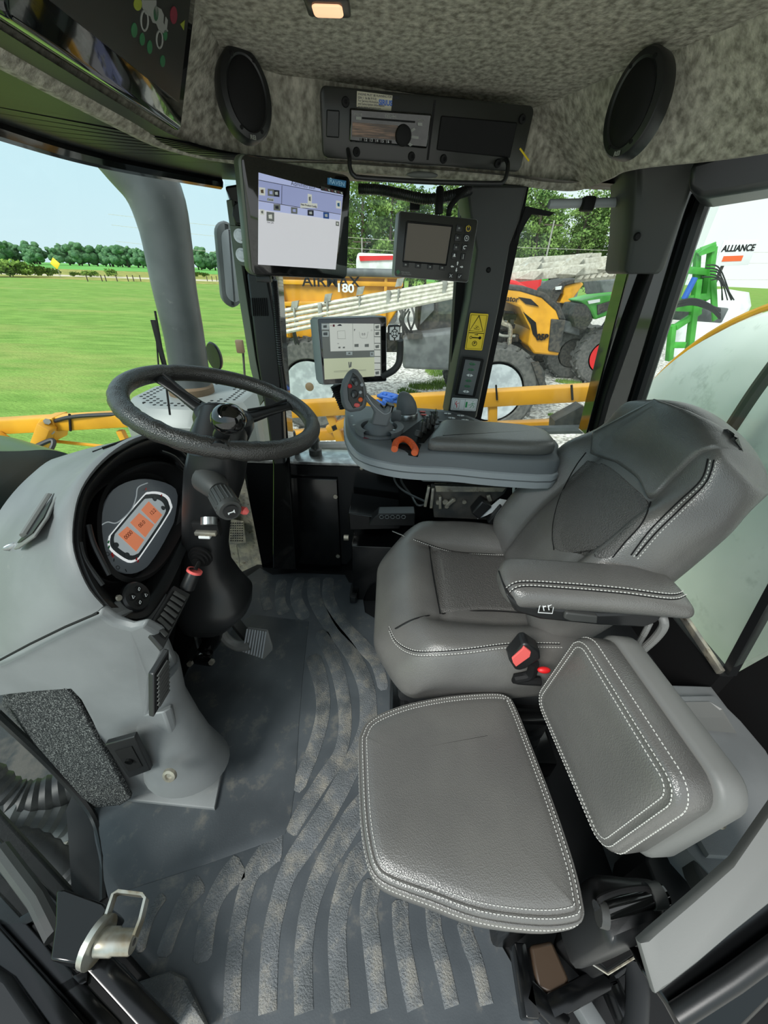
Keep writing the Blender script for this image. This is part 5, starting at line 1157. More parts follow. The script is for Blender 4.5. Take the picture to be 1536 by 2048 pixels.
obj('connector', box(nb(), onM(M, *S(310, 1650), -.015), (.03, .02, .012), I4, .002), 'black_plastic', t)
# mounting bracket with bolts
t = thing('display_bracket', 'olive metal bracket with two hex bolts left of the large display', 'bracket', at(482, 520, y=.98))
obj('bracket_plate', prism(nb(), [at(*q, y=.97) for q in ((459, 450), (490, 453), (500, 535), (478, 530), (470, 500))], (.0, .012, 0)), 'olive_metal', t, bev=.001)
for q in ((480, 472), (484, 510)):
    p = at(*q, y=.965); d_ = (V((0, 0, H))-p).normalized(); d_ = (d_+V((.0, -1.2, 0))).normalized(); obj('bolt', cyl(cyl(nb(), p, p+d_*.003, .0125, n=24), p+d_*.003, p+d_*.010, .0085, n=6), 'silver', t)
bm = nb(); prism(bm, [at(*q, y=1.02) for q in ((466, 408), (480, 398), (500, 400), (500, 450), (470, 448), (463, 430))], (0, .03, 0)); obj('knob', bm, 'black_plastic', t, bev=.004)
# second monitor
M, w_, h_ = quad(((799, 423), (956, 437), (938, 567), (786, 552)), (1.02, 1.05, 1.05, 1.02))
t = thing('row_monitor', 'black monitor with switched-off screen and icon keys hanging before the centre pillar', 'monitor', M @ V((0, -h_/2, 0)))
obj('housing', slab(nb(), rrect(w_, h_, .006), -.035, -.001, M, .002), 'grey_light', t); obj('face', slab(nb(), rrect(w_*.985, h_*.985, .006), -.003, .001, M, .0008), 'panel_dark', t)
S2 = lambda x, y: (780+x*.1237, 400+y*.1237)
sc2 = elem(M, t, 'screen', (S2(290, 373), S2(992, 437), S2(895, 1030), S2(228, 973)), 'screen_off_glow')
obj('screen_frame', tube(nb(), [onM(M, *S2(*q), .0014) for q in ((270, 350), (1012, 420), (912, 1050), (208, 992), (270, 350))], .0018, 6), 'black_matte', t)
def key(cx, cy, sx_, sy_, sym=None):
    k = obj('key', slab(nb(), rrect(sx_, sy_, .002), 0, .0022, frame(onM(M, *S2(cx, cy), .001), frm3(M) @ V((1, 0, 0)), frm3(M) @ V((0, 1, 0))), .0006), 'black_plastic', t)
    Mk = frame(onM(M, *S2(cx, cy), .0034), frm3(M) @ V((1, 0, 0)), frm3(M) @ V((0, 1, 0)))
    return k, Mk
for cx, cy in ((255, 1045), (455, 1062), (648, 1080), (845, 1095), (1118, 455), (1093, 610), (1070, 765)):
    k, Mk = key(cx, cy, .0135, .0095 if cy > 1000 else .013); obj('key_symbol', box(nb(), (0, 0, 0), (.004, .003, .0003), Mk), 'screen_grey', k)
k, Mk = key(1268, 460, .014, .014); bm = nb(); tube(bm, [Mk @ V((.005*math.cos(a), .005*math.sin(a), 0)) for a in [PI/2+.5+(2*PI-1)*i/20 for i in range(21)]], .0006, 5); tube(bm, [Mk @ V((0, .001, 0)), Mk @ V((0, .006, 0))], .0006, 5); obj('key_symbol', bm, 'yellow_sticker', k)
k, Mk = key(1240, 618, .014, .014); obj('key_symbol', torus(nb(), Mk, .0048, .0005, 24, 5), 'white_plastic', k); text('key_letter', 'A', .006, Mk, 'white_plastic', k, .0001)
k, Mk = key(1210, 768, .014, .013); bm = nb(); tube(bm, [Mk @ V(p) for p in ((.004, .003, 0), (-.001, .003, 0), (-.0035, .001, 0), (-.003, -.002, 0), (0, -.003, 0), (.001, -.0015, 0))], .0009, 5); obj('key_symbol', bm, 'white_plastic', k)
k, Mk = key(1040, 900, .013, .013); bm = nb(); prism(bm, [Mk @ V(p) for p in ((-.0035, -.002, 0), (.0035, -.002, 0), (.002, .0, 0), (.0015, .003, 0), (0, .004, 0), (-.0015, .003, 0), (-.002, 0, 0))], frm3(M) @ V((0, 0, .0003))); obj('key_symbol', bm, 'white_plastic', k)
k, Mk = key(1185, 915, .011, .013); bm = nb(); tube(bm, [Mk @ V((0, .0045, 0)), Mk @ V((0, -.0045, 0))], .0005, 5); obj('key_symbol', bm, 'white_plastic', k)
for cx, cy, a in ((1092, 1022, 90), (1005, 1075, 180), (1158, 1082, 0), (1072, 1132, 270)):
    Mk = frame(onM(M, *S2(cx, cy), .0015), frm3(M) @ V((1, 0, 0)), frm3(M) @ V((0, 1, 0))) @ RZ(math.radians(a)); bm = nb(); prism(bm, [Mk @ V(p) for p in ((-.004, .001, 0), (0, .001, 0), (0, .0025, 0), (.004, 0, 0), (0, -.0025, 0), (0, -.001, 0), (-.004, -.001, 0))], frm3(M) @ V((0, 0, .0006))); obj('arrow_key', bm, 'white_plastic', t)
k, Mk = key(985, 1225, .0115, .0115); bm = nb(); bar(bm, Mk @ V((-.003, -.003, 0)), Mk @ V((.003, .003, 0)), .0012, .0006); bar(bm, Mk @ V((-.003, .003, 0)), Mk @ V((.003, -.003, 0)), .0012, .0006); obj('key_symbol', bm, 'white_plastic', k)
k, Mk = key(1125, 1235, .0115, .0115); bm = nb(); tube(bm, [Mk @ V(p) for p in ((-.003, 0, 0), (-.001, -.003, 0), (.0035, .003, 0))], .0006, 5); obj('key_symbol', bm, 'white_plastic', k)
elem(M, t, 'logo_mark', (S2(130, 1120), S2(165, 1165), S2(125, 1208), S2(95, 1160)), 'dim_green'); etxt(M, t, 'PRECISION', *S2(250, 1170), .0042, 'screen_grey', .0015); etxt(M, t, 'SOLUTIONS', *S2(265, 1202), .0042, 'screen_grey', .0015)
bm = nb(); tube(bm, spl([onM(M, 878, 428, -.02), at(878, 408, y=1.06), at(880, 380, y=1.1)], 5), .009, 10); tube(bm, spl([onM(M, 897, 432, -.02), at(900, 415, y=1.06), at(915, 395, y=1.1), at(930, 380, y=1.14)], 5), .006, 10); obj('cable', bm, 'black_matte', t)
t_ = tag(obj('cable_clip', box(nb(), at(830, 403, y=1.2), (.025, .02, .035), I4, .003), 'black_matte'), 'small black clip hanging from the header left of the monitor cable', 'clip')
bm = nb(); c_ = spl([at(718, 378, y=1.18), at(760, 380, y=1.17), at(800, 388, y=1.16), at(850, 398, y=1.14), at(900, 392, y=1.14), at(940, 380, y=1.18)], 24); tube(bm, c_, [.010*(1+.14*(i % 2)) for i in range(len(c_))], 10)
tag(obj('corrugated_conduit', bm, 'black_plastic'), 'black corrugated conduit running along the top of the side window', 'conduit')
bm = nb(); c_ = spl([at(548, 560, y=1.19), at(552, 600, y=1.2), at(556, 660, y=1.2), at(562, 730, y=1.21), at(572, 800, y=1.22)], 30); tube(bm, c_, [.0085*(1+.14*(i % 2)) for i in range(len(c_))], 10)
tag(obj('corrugated_conduit', bm, 'black_plastic'), 'black corrugated conduit running down the front right pillar', 'conduit')
# black bracket clutter above the rear side window
t = thing('rear_blind_mount', 'black shade roller and bracket above the window right of the centre pillar', 'shade roller', at(1170, 410, y=1.25))
obj('roller_bar', cyl(nb(), at(1098, 408, y=1.25), at(1262, 404, y=1.25), .010), 'grey_light', t); obj('roller_bracket', box(nb(), at(1175, 408, y=1.24), (.03, .03, .03), I4, .005), 'black_matte', t)
bm = nb(); prism(bm, [at(*q, y=1.24) for q in ((1052, 412), (1110, 425), (1100, 432), (1064, 428), (1050, 450), (1035, 480), (1030, 478))], (0, .01, 0)); tube(bm, [at(1040, 420, y=1.24), at(1034, 470, y=1.24)], .003, 6); obj('wire_tangle', bm, 'black_matte', t)
# arm display
M, w_, h_ = quad(((634, 634), (772, 636), (773, 760), (648, 772)), (1.12, 1.16, 1.16, 1.12))
t = thing('terminal_display', 'square terminal display on the armrest front showing 0.0 and a P symbol', 'display', M @ V((0, -h_/2, 0)))
obj('housing', ring_loft(nb(), [[M @ (V((p.x*k-.004*j, p.y*k, 0))+V((0, 0, z))) for p in rrect(w_, h_, .005)] for k, z, j in ((.95, -.04, 6), (1.02, -.02, 3), (1.01, -.001, 0))]), 'grey_light', t); obj('bezel', slab(nb(), rrect(w_*.99, h_*.985, .004), -.003, .0012, M, .0008), 'black_gloss', t)
S3 = lambda x, y: (620+x*.13672, 620+y*.13672)
E_ = lambda n_, px, m, off=.0016: elem(M, s3, n_, [S3(*q) for q in px], m, off, .0004)
s3 = elem(M, t, 'screen', [S3(*q) for q in ((162, 190), (1035, 200), (1045, 965), (215, 1018))], 'screen_grey', .0014, .0004)
E_('screen_panel', ((282, 195), (620, 198), (630, 597), (300, 605)), 'screen_light', .002); E_('screen_panel', ((625, 198), (932, 200), (938, 588), (632, 597)), 'screen_light', .002); E_('screen_map', ((200, 712), (940, 690), (945, 970), (215, 1018)), 'screen_green', .002)
for k in range(8): y = 205+k*96; E_('soft_key', ((940, y), (1028, y+1), (1030, y+84), (942, y+84)), 'screen_light', .002)
for q in ((170, 200, 110, 85), (180, 310, 95, 80), (530, 610, 90, 48), (878, 612, 56, 66)): x, y, a, b = q; E_('soft_key', ((x, y), (x+a, y), (x+a, y+b), (x, y+b)), 'white_plastic', .0024)
etxt(M, s3, '0.0', *S3(782, 355), .0085, 'screen_line', .003); etxt(M, s3, 'P', *S3(652, 296), .0075, 'screen_line', .003, bold=.0001); etxt(M, s3, '(!)', *S3(900, 297), .005, 'screen_grey', .003); etxt(M, s3, '9.0', *S3(412, 492), .004, 'screen_line', .003); etxt(M, s3, 'A', *S3(308, 228), .005, 'red', .003)
bm = nb()
for pts in (((720, 320), (735, 400), (770, 415), (830, 410), (850, 315)), ((350, 895), (820, 870)), ((350, 910), (820, 885)), ((400, 310), (510, 300), (520, 420), (405, 420), (400, 310))): tube(bm, [onM(M, *S3(*q), .0028) for q in pts], .0004, 4)
obj('screen_line_art', bm, 'screen_grey', s3)
E_('screen_icon', ((395, 232), (425, 208), (450, 208), (470, 232)), 'screen_line', .0026); E_('screen_icon', ((332, 212), (362, 212), (362, 244), (332, 244)), 'dim_red', .0026); E_('screen_icon', ((560, 760), (575, 760), (582, 820), (590, 760), (610, 760), (605, 830), (570, 850)), 'screen_grey', .0026)
for k in (0, 1, 3, 7): y = 222+k*96; E_('screen_icon', ((955, y+10), (1010, y), (1008, y+45), (960, y+50)), 'screen_grey', .0026)
for q in ((195, 225, 50, 35), (195, 330, 60, 40), (560, 625, 30, 20), (895, 630, 22, 30), (650, 500, 60, 40), (800, 500, 60, 40), (415, 540, 30, 20), (480, 540, 30, 20)): x, y, a, b = q; E_('screen_icon', ((x, y), (x+a, y-5), (x+a, y+b), (x, y+b)), 'screen_grey' if x > 200 else 'machine_grey', .003)
# keypad and its hoop
kp = obj('keypad', slab(nb(), rrect(.034, .040, .007), -.014, 0, frame(at(789, 666, y=1.12), frm3(M) @ V((1, 0, 0)), frm3(M) @ V((0, 1, 0))), .002), 'black_plastic', t)
Mk = frame(at(789, 667, y=1.119), frm3(M) @ V((1, 0, 0)), frm3(M) @ V((0, 1, 0)))
for sx_ in (-1, 1):
    for sy_ in (-1, 1): obj('key', slab(nb(), [V((x*sx_, y*sy_, 0)) for x, y in ((.002, .017), (.013, .016), (.014, .002), (.0105, .002), (.008, .008), (.002, .0115))], 0, .0025, Mk, .0004), 'white_plastic', kp)
for a in range(4): obj('key', slab(nb(), [V((r_*math.cos(q_+a*PI/2), r_*math.sin(q_+a*PI/2), 0)) for r_, q_ in ((.0092, -.6), (.0095, 0), (.0092, .6), (.0055, .55), (.0052, 0), (.0055, -.55))], 0, .003, Mk, .0003), 'white_plastic', kp)
obj('key', lathe(nb(), [(.0035, 0), (.0035, .003), (.001, .0034)], Mk, 16), 'white_plastic', kp)
bm = nb(); tube(bm, spl([at(800, 680, y=1.14), at(800, 705, y=1.15), at(797, 727, y=1.15), at(785, 742, y=1.15), at(765, 752, y=1.16)], 6), .010, 12); obj('hoop_handle', bm, 'trim_dark', t)
bm = nb(); c_ = spl([at(672, 770, y=1.16), at(680, 790, y=1.16), at(690, 815, y=1.16)], 12); tube(bm, c_, [.016*(1+.2*(i % 2)) for i in range(len(c_))], 14); obj('bellows', bm, 'black_matte', t)
# ================= stickers & switch panel on the centre pillar =================
M, w_, h_ = quad(((941, 626), (977, 628), (964, 701), (929, 699)), (WY-.115,)*4)
t = thing('warning_sticker', 'yellow warning sticker with triangle, key and P symbols on the centre pillar', 'sticker', M @ V((0, -h_/2, 0)))
obj('label_sheet', slab(nb(), rrect(w_, h_, .003), 0, .0012, M, .0003), 'yellow_sticker', t)
bm = nb(); 
for pts in (((0, .45), (-.40, .03), (.36, .03), (0, .45)), ((-.42, -.02), (.42, -.02)), ((-.44, .46), (.44, .46), (.44, -.46), (-.44, -.46), (-.44, .46))): tube(bm, [M @ V((a*w_, b*h_, .0016)) for a, b in pts], .0006 if len(pts) > 4 else .001, 5)
tube(bm, [M @ V((-.18*w_, -.15*h_, .0016)), M @ V((.2*w_, -.15*h_, .0016))], .0014, 6); ball(bm, (.25*w_, -.15*h_, .001), .0045, (1, 1, .3), M, 12); torus(bm, M @ TR(-.26*w_, -.15*h_, .0015), .0032, .0008, 16, 5); prism(bm, [M @ V((a*w_, b*h_, .0015)) for a, b in ((-.08, -.06), (.06, -.06), (.06, -.045), (.13, -.065), (.06, -.085), (.06, -.075), (-.08, -.075))], frm3(M) @ V((0, 0, .0005)))
torus(bm, M @ TR(0, -.31*h_, .0015), .0065, .0008, 24, 5)
for k in range(7): tube(bm, [M @ V((random.uniform(-.2, .0)*w_, random.uniform(.06, .2)*h_, .0015)), M @ V((random.uniform(0, .22)*w_, random.uniform(.06, .2)*h_, .0015))], .0004, 4)
obj('pictogram', bm, 'black_matte', t); text('letter', 'P', .010, M @ TR(0, -.31*h_, .0014), 'black_matte', t, .0002, bold=.0004)
M, w_, h_ = quad(((922, 714), (968, 718), (950, 795), (911, 789)), (WY-.118,)*4)
t = thing('guide_light_panel', 'narrow black panel with green and white arrow lamps on the centre pillar', 'switch panel', M @ V((0, -h_/2, 0)))
obj('panel_frame', slab(nb(), rrect(w_, h_, .004), -.004, .004, M, .0015), 'black_matte', t); obj('panel_face', box(nb(), (0, 0, .0045), (w_*.7, h_*.9, .0015), M, .0006), 'machine_grey', t)
for k in range(6):
    for s_ in (-1, 1): y = h_*(.36-.145*k); obj('arrow_lamp', slab(nb(), [V((s_*(.0012+a), y+b, 0)) for a, b in ((0, .0038), (.004, .0032), (.0095, 0), (.004, -.0032), (0, -.0038))], .005, .0068, M, .0003), 'white_plastic' if k in (2, 5) else 'dim_green', t)
M, w_, h_ = quad(((904, 796), (956, 797), (951, 823), (901, 819)), (WY-.118,)*4)
t = thing('exit_sticker', 'white emergency exit sticker with running figure at the foot of the centre pillar', 'sticker', M @ V((0, -h_/2, 0)))
obj('label_sheet', slab(nb(), rrect(w_, h_, .003), 0, .0012, M, .0003), 'white_plastic', t)
obj('door_symbol', box(nb(), (.09*w_, 0, .0015), (w_*.07, h_*.45, .0006), M), 'green_icon', t)
bm = nb(); 
for pts in (((.16, -.02), (.26, 0)), ((.3, .18), (.33, 0), (.28, -.15), (.24, -.25)), ((.33, 0), (.4, -.1), (.37, -.25)), ((.25, .06), (.33, .12), (.42, .1)), ): tube(bm, [M @ V((a*w_, b*h_, .0016)) for a, b in pts], .0007, 5)
ball(bm, (.33*w_, .27*h_, .001), .0014, (1, 1, .4), M, 10); obj('runner_symbol', bm, 'green_icon', t)
bm = nb(); 
for pts in (((-.38, .35), (-.18, .35), (-.18, -.35), (-.38, -.35), (-.38, .35)), ((.02, .42), (.02, -.42)), ((-.46, .42), (.46, .42), (.46, -.42), (-.46, -.42), (-.46, .42))): tube(bm, [M @ V((a*w_, b*h_, .0015)) for a, b in pts], .0004, 4)
obj('outline', bm, 'black_matte', t)
bm = nb(); tube(bm, [M @ V((a*w_, b*h_, .0016)) for a, b in ((-.3, .25), (-.34, .05), (-.28, -.1), (-.27, -.28))], .0012, 5); tube(bm, [M @ V((-.34*w_, -.02*h_, .0016)), M @ V((-.2*w_, .12*h_, .0016))], .0008, 5); obj('hammer_symbol', bm, 'red', t)
# ================= ARMREST CONSOLE =================
t = thing('armrest_console', 'grey control armrest with joystick, paddles, orange dial and padded rest', 'control armrest', V((.15, 1.05, .70)))
ZC = .815
def zc(px, py, z=ZC): return at(px, py, z=z)
edge = [(694, 852), (690, 828), (692, 812), (704, 806), (740, 812), (830, 815), (905, 822), (945, 834), (985, 849), (1050, 862), (1112, 880), (1116, 905), (1112, 922), (1000, 917), (905, 908), (840, 905), (790, 900), (742, 890), (712, 876)]
eo = [V((p.x, p.y, 0)) for p in [zc(*q) for q in edge]]; eo = spl(eo, 3, True)
obj('console_body', pad(nb(), eo, [(.004, 0.7750), (0, 0.7780), (0, 0.8100), (.004, 0.8150), (.010, 0.8170)]), 'console_grey', t, ang=45)
obj('console_band', pad(nb(), eo, [(.012, 0.7300), (.0, 0.7360), (-.004, 0.7550), (-.005, 0.7750), (.002, 0.7790)]), 'grey_light', t, ang=45)
obj('band_line', pad(nb(), eo, [(-.004, 0.7565), (-.0062, 0.7575), (-.0062, 0.7590), (-.004, 0.7600)]), 'machine_grey', t)
# rest pad
po = [V((p.x, p.y, 0)) for p in [at(*q, z=0.8400) for q in ((858, 878), (872, 858), (890, 843), (960, 846), (1040, 852), (1085, 862), (1104, 876), (1108, 892), (1060, 895), (960, 890), (870, 886))]]
po = spl(po, 4, True); obj('rest_pad', pad(nb(), po, [(.006, 0.8160), (0, 0.8210), (-.001, 0.8350), (.002, 0.8430), (.008, 0.8480), (.02, 0.8510), (.035, 0.8520)]), 'leather', t, ang=60)
# joystick
M_ = at(758, 862, z=0.8180)
js = obj('joystick_base', lathe(nb(), [(.066, 0), (.066, .004), (.060, .006), (.055, .004), (.046, .002), (.044, .010), (.034, .020), (.030, .030), (.022, .034), (.001, .034)], TR(*M_), 40), 'console_grey', t)
cr_ = [obj('collar', ring_loft(nb(), [[M_+V((r_*math.cos(a), r_*math.sin(a), z)) for a in [math.radians(a0+k*(a1_-a0)/20) for k in range(21)]] for r_, z in ((.068, .0), (.070, .016), (.062, .018), (.052, .016), (.050, .0))], closed=False, cap=False), 'console_grey', js) for a0, a1_ in ((95, 235), (-60, 40))]
for q in ((704, 832), (708, 850), (778, 834), (788, 860)): p = at(*q, z=0.8370); obj('collar_screw', lathe(nb(), [(.0001, .0015), (.0035, .001), (.004, 0)], TR(*p), 10), 'silver', js)
yj = .99
def J(px, py, dy=0): return at(px, py, y=yj+dy)
def thick(outline, d, nm, m, par, bev=.004): return obj(nm, prism(nb(), [J(*q, -d/2) for q in outline], (0, d, 0)), m, par, bev=bev)
thick([(742, 850), (748, 825), (740, 812), (728, 800), (730, 790), (742, 800), (758, 812), (768, 822), (776, 812), (782, 818), (783, 832), (778, 846), (776, 855)], .038, 'joystick_stem', 'console_grey', js, .007)
obj('stem_highlight', tube(nb(), spl([J(*q, -.0205) for q in ((733, 790), (745, 808), (760, 822), (770, 828), (780, 824), (783, 814))], 4), .0014, 6), 'grey_light', js)
obj('thumb_rest', tube(nb(), spl([J(*q, .0) for q in ((755, 812), (764, 824), (774, 824), (781, 808))], 4), [.012]*13, 12), 'black_plastic', js)
hd_ = thick([(704, 739), (714, 745), (723, 757), (731, 780), (734, 800), (731, 818), (720, 824), (700, 827), (688, 822), (682, 808), (679, 785), (683, 765), (692, 750)], .036, 'joystick_head', 'console_grey', js, .010)
Mj = frame(J(708, 785, -.0185), (1, 0, 0), (0, 0, 1))
thick([(705, 745), (716, 755), (726, 775), (728, 795), (724, 812), (706, 818), (696, 800), (694, 775)], .0400, 'button_face', 'trim_dark', js, .003)
def jb(px, py, r_, m, h_=.004, sx_=1, sy_=1): obj('joystick_button', lathe(nb(), [(r_, -.002), (r_, h_*.6), (r_*.75, h_), (.0005, h_*1.05)], frame(J(px, py, -.0205), (1, 0, 0), (0, 0, 1)) @ Matrix.Diagonal((sx_, sy_, 1, 1)), 20), m, js)
for q in ((710, 762, .010, 'black_plastic', .004, .8, 1), (713, 766, .006, 'machine_grey', .008, .8, 1.2), (706, 758, .004, 'machine_grey', .007, 1, 1), (724, 769, .0045, 'grey_light', .005), (700, 772, .0055, 'red', .004), (709, 788, .0105, 'black_plastic', .004, .9, 1), (707, 789, .005, 'machine_grey', .009, .8, 1.3), (721, 784, .0045, 'grey_light', .005), (721, 799, .006, 'orange', .004), (714, 810, .008, 'soft_red', .003, 1, .7)): jb(*q)
# thumb dial
p = at(812, 834, z=0.8180)
dl = obj('dial_base', lathe(nb(), [(.036, 0), (.036, .012), (.034, .016), (.03, .017), (.001, .017)], TR(*p), 40), 'silver', t)
bm = nb(); rg = []
for f, dx, r_ in ((0, 0, .033), (.25, 0, .032), (.5, -.002, .029), (.75, -.006, .023), (.92, -.010, .015), (1, -.012, .004)): rg.append([p+V((dx+r_*math.cos(a), r_*.8*math.sin(a), .017+.062*f)) for a in [2*PI*k/28 for k in range(28)]])
obj('dial_grip', ring_loft(bm, rg), 'console_grey', dl, ang=70)
obj('dial_side', box(nb(), at(792, 832, z=0.8400), (.03, .02, .035), I4, .006), 'console_grey', dl)
# paddles
c0 = at(828, 878, z=0.8180); c1 = at(868, 856, z=0.8180); c2 = at(860, 835, z=0.8180)
well = [zc(*q  , .8175) for q in ((800, 872), (846, 838), (868, 848), (868, 862), (848, 886), (812, 886))]
obj('paddle_well', prism(nb(), well, (0, 0, .002)), 'black_matte', t)
for k in range(4):
    A = at(836+k*9, 876-k*8, z=0.8250); bm = nb(); B_ = V((.010, .012, .0))
    box(bm, (0, 0, .010), (.0125, .046, .016), TR(*A) @ RZ(-.35) @ Matrix.Rotation(-.45, 4, 'X'), .003); box(bm, (0, .026, .026), (.0125, .022, .030), TR(*A) @ RZ(-.35) @ Matrix.Rotation(-.2, 4, 'X'), .003)
    pd = obj('paddle', bm, 'trim_dark', t); bm = nb(); box(bm, (0, -.006, .0186), (.0095, .026, .0012), TR(*A) @ RZ(-.35) @ Matrix.Rotation(-.45, 4, 'X')); obj('paddle_top', bm, 'machine_grey', pd)
    bm = nb(); tube(bm, [A+V((.006, -.015, .012)), A+V((.009, .01, .03)), A+V((.012, .03, .042))], .0012, 5); obj('paddle_edge', bm, 'black_gloss', pd)
# orange thumb wheel in its notch
nc = [at(*q, z=0.8120) for q in ((782, 880), (790, 878), (826, 886), (842, 892), (836, 908), (820, 905), (786, 896))]
obj('wheel_notch', prism(nb(), [V((p.x, p.y-.004, p.z-.008)) for p in nc], (0, 0, .015)), 'black_matte', t, bev=.002)
wpts = spl([at(*q, z=0.8300) for q in ((789, 898), (793, 884), (806, 878), (820, 884), (830, 898), (829, 906))], 6)
bm = nb(); tube(bm, wpts, [.0075]*len(wpts), 12)
for i in range(0, len(wpts)-1, 1): p = wpts[i]; d_ = (wpts[min(i+1, len(wpts)-1)]-wpts[max(i-1, 0)]).normalized(); tube(bm, [p-d_*.001, p+d_*.001], .0088, 10)
obj('hand_throttle_wheel', bm, 'orange', t)
# button field
bf = [zc(*q, .8185) for q in ((836, 820), (900, 826), (942, 838), (962, 850), (900, 848), (868, 848), (846, 834))]
fb = obj('button_field', prism(nb(), bf, (0, 0, .0015)), 'trim_dark', t)
def pill(px, py, m, s=1, ln=.017):
    c = at(px, py, z=0.8210); 
    for sgn in (-1, 1): obj('pill_button', slab(nb(), [V((sgn*(.001+a*s), b*s, 0)) for a, b in ((0, .0055), (.007, .0045), (ln*.8, 0), (.007, -.0045), (0, -.0055))], 0, .003, TR(*c) @ RZ(-.12), .0004), m, fb)
for q in ((895, 828), (921, 832), (903, 837), (930, 841)): pill(*q, 'white_plastic', .75)
for q, m_ in (((845, 824), 'soft_red'), ((866, 824), 'machine_grey'), ((872, 834), 'machine_grey'), ((883, 843), 'machine_grey'), ((857, 833), 'white_plastic'), ((847, 830), 'soft_red')): c = at(*q, z=0.8210); obj('oval_button', slab(nb(), ell(.020, .009, 20), 0, .003, TR(*c), .0006), m_, fb)
p = at(738, 875, z=0.8190); obj('joystick_label', box(nb(), p, (.03, .012, .001), RZ(0)), 'dim_red', t)
# mount under the console
t = thing('armrest_mount', 'worn bare metal armrest mount with bolts and latch box under the console', 'armrest mount', at(950, 1020, y=1.0))
obj('slide_cover', prism(nb(), [at(*q, y=.99) for q in ((832, 942), (846, 937), (1030, 946), (1046, 950), (1044, 966), (1010, 970), (846, 964), (833, 956))], (0, .12, 0)), 'machine_grey', t, bev=.004)
pl_ = obj('side_plate', prism(nb(), [at(*q, y=1.0) for q in ((862, 970), (1016, 974), (1008, 988), (985, 1005), (978, 1040), (868, 1035))], (0, .01, 0)), 'machine_dark', t, bev=.002)
obj('top_lip', prism(nb(), [at(*q, y=.995) for q in ((870, 972), (1012, 976), (1005, 984), (872, 984))], (0, .02, 0)), 'worn_metal', t, bev=.001)
for q, r_ in (((890, 1002), .012), ((906, 998), .010), ((893, 1011), .009), ((928, 1002), .009), ((967, 1000), .009), ((876, 1003), .010)):
    p = at(*q, y=.998); obj('bolt', cyl(nb(), p, p+V((0, -.008, 0)), r_*.8, n=6), 'worn_metal', pl_)
for a, b in (((880, 992), (880, 1016)), ((866, 975), (862, 1015)), ((858, 972), (850, 1012)), ((893, 1011), (908, 998)), ((976, 990), (980, 1002))): obj('latch_strip', bar(nb(), at(*a, y=.99), at(*b, y=.99), .008, .012, .001), 'worn_metal', pl_)
t2 = thing('connector_block', 'black connector block with latch wedged behind the seat cushion', 'connector', at(1000, 1060, y=.96))
obj('block', prism(nb(), [at(*q, y=.95) for q in ((975, 1046), (1003, 1014), (1030, 1043), (1028, 1062), (1008, 1072))], (0, .05, 0)), 'black_plastic', t2, bev=.004); obj('block', prism(nb(), [at(*q, y=.96) for q in ((943, 1027), (965, 1002), (985, 1014), (958, 1040))], (0, .04, 0)), 'black_plastic', t2, bev=.005)
obj('paper_tag', prism(nb(), [at(*q, y=.97) for q in ((955, 1038), (985, 1010), (1000, 998), (1030, 1004), (1034, 1040), (1005, 1014), (975, 1030))], (0, .002, 0)), 'white_plastic', t2)
bm = nb(); tube(bm, spl([at(798, 932, y=1.2), at(788, 955, y=1.15), at(805, 980, y=1.1), at(850, 1003, y=1.02)], 6), .0035, 6); tube(bm, spl([at(808, 932, y=1.2), at(802, 960, y=1.15), at(822, 990, y=1.1), at(835, 1010, y=1.02), at(852, 1008, y=1.02)], 6), .0035, 6)
tag(obj('cable_pair', bm, 'hose'), 'pair of thin black cables looping under the control armrest', 'cable')
bm = nb(); tube(bm, spl([at(1046, 960, y=.98), at(1028, 975, y=.97), at(1030, 1000, y=.96)], 6), .004, 6); tag(obj('white_cable', bm, 'white_plastic'), 'short white cable beside the seat back under the armrest', 'cable')
# black box by the wall
t = thing('wall_box', 'black metal box with louvred cap standing against the wall beside the seat', 'box', at(735, 1150, z=.0))
fA = at(698, 1050, y=1.16); fB = at(790, 1048, y=1.16)
obj('box_body', box(nb(), ((fA.x+.16), 1.22, .15), (.30, .17, .30), I4, .004), 'black_paint', t); obj('box_top', prism(nb(), [at(*q, y=1.15) for q in ((697, 1026), (700, 1060), (800, 1058), (800, 1040))], (0, .15, 0)), 'black_paint', t, bev=.003)
obj('louvred_cap', prism(nb(), [at(*q, y=1.12) for q in ((737, 1052), (740, 1045), (757, 1028), (830, 1027), (830, 1052))], (0, .05, 0)), 'black_plastic', t, bev=.003)
bm = nb()
for k in range(5): p = at(763+k*11, 1034, y=1.115); torus(bm, frame(p, (1, 0, 0), (0, 0, 1)), .007, .0015, 16, 5)
obj('louvre_ring', bm, 'machine_grey', t); p = at(694, 1075, y=1.15); obj('side_bolt', cyl(nb(), p+V((-.012, 0, 0)), p+V((.006, 0, 0)), .011, n=6), 'worn_metal', t)
# fittings on the sill outside
for i, (x_, lab) in enumerate(((632, 'black hose fitting on the sill right of the steering wheel rim'), (590, 'smaller hose fitting on the sill partly behind the wheel rim'))):
    p = at(x_, 918, y=1.40); t = thing('hose_fitting', lab, 'hose fitting', p); s_ = 1 if i == 0 else .8
    obj('fitting_base', lathe(nb(), [(.034, 0), (.034, .008), (.026, .012), (.024, .02)], TR(*p), 24), 'silver', t); obj('fitting_body', lathe(nb(), [(.022*s_, .01), (.026*s_, .02), (.026*s_, .045), (.018, .05), (.018, .075), (.021, .08), (.016, .1), (.012, .12)], TR(*p), 24), 'black_plastic', t)
p = at(775, 799, y=2.52); bm = nb(); rr = random.Random(2)
for k in range(7): tube(bm, spl([p+V((rr.uniform(-.08, .08), rr.uniform(-.03, .03), rr.uniform(-.03, .035))) for _ in range(4)], 4), .012, 8)
tag(obj('strap_bundle', bm, 'blue', ang=180), 'crumpled blue strap bundle tied on the yellow boom behind the joystick', 'strap')
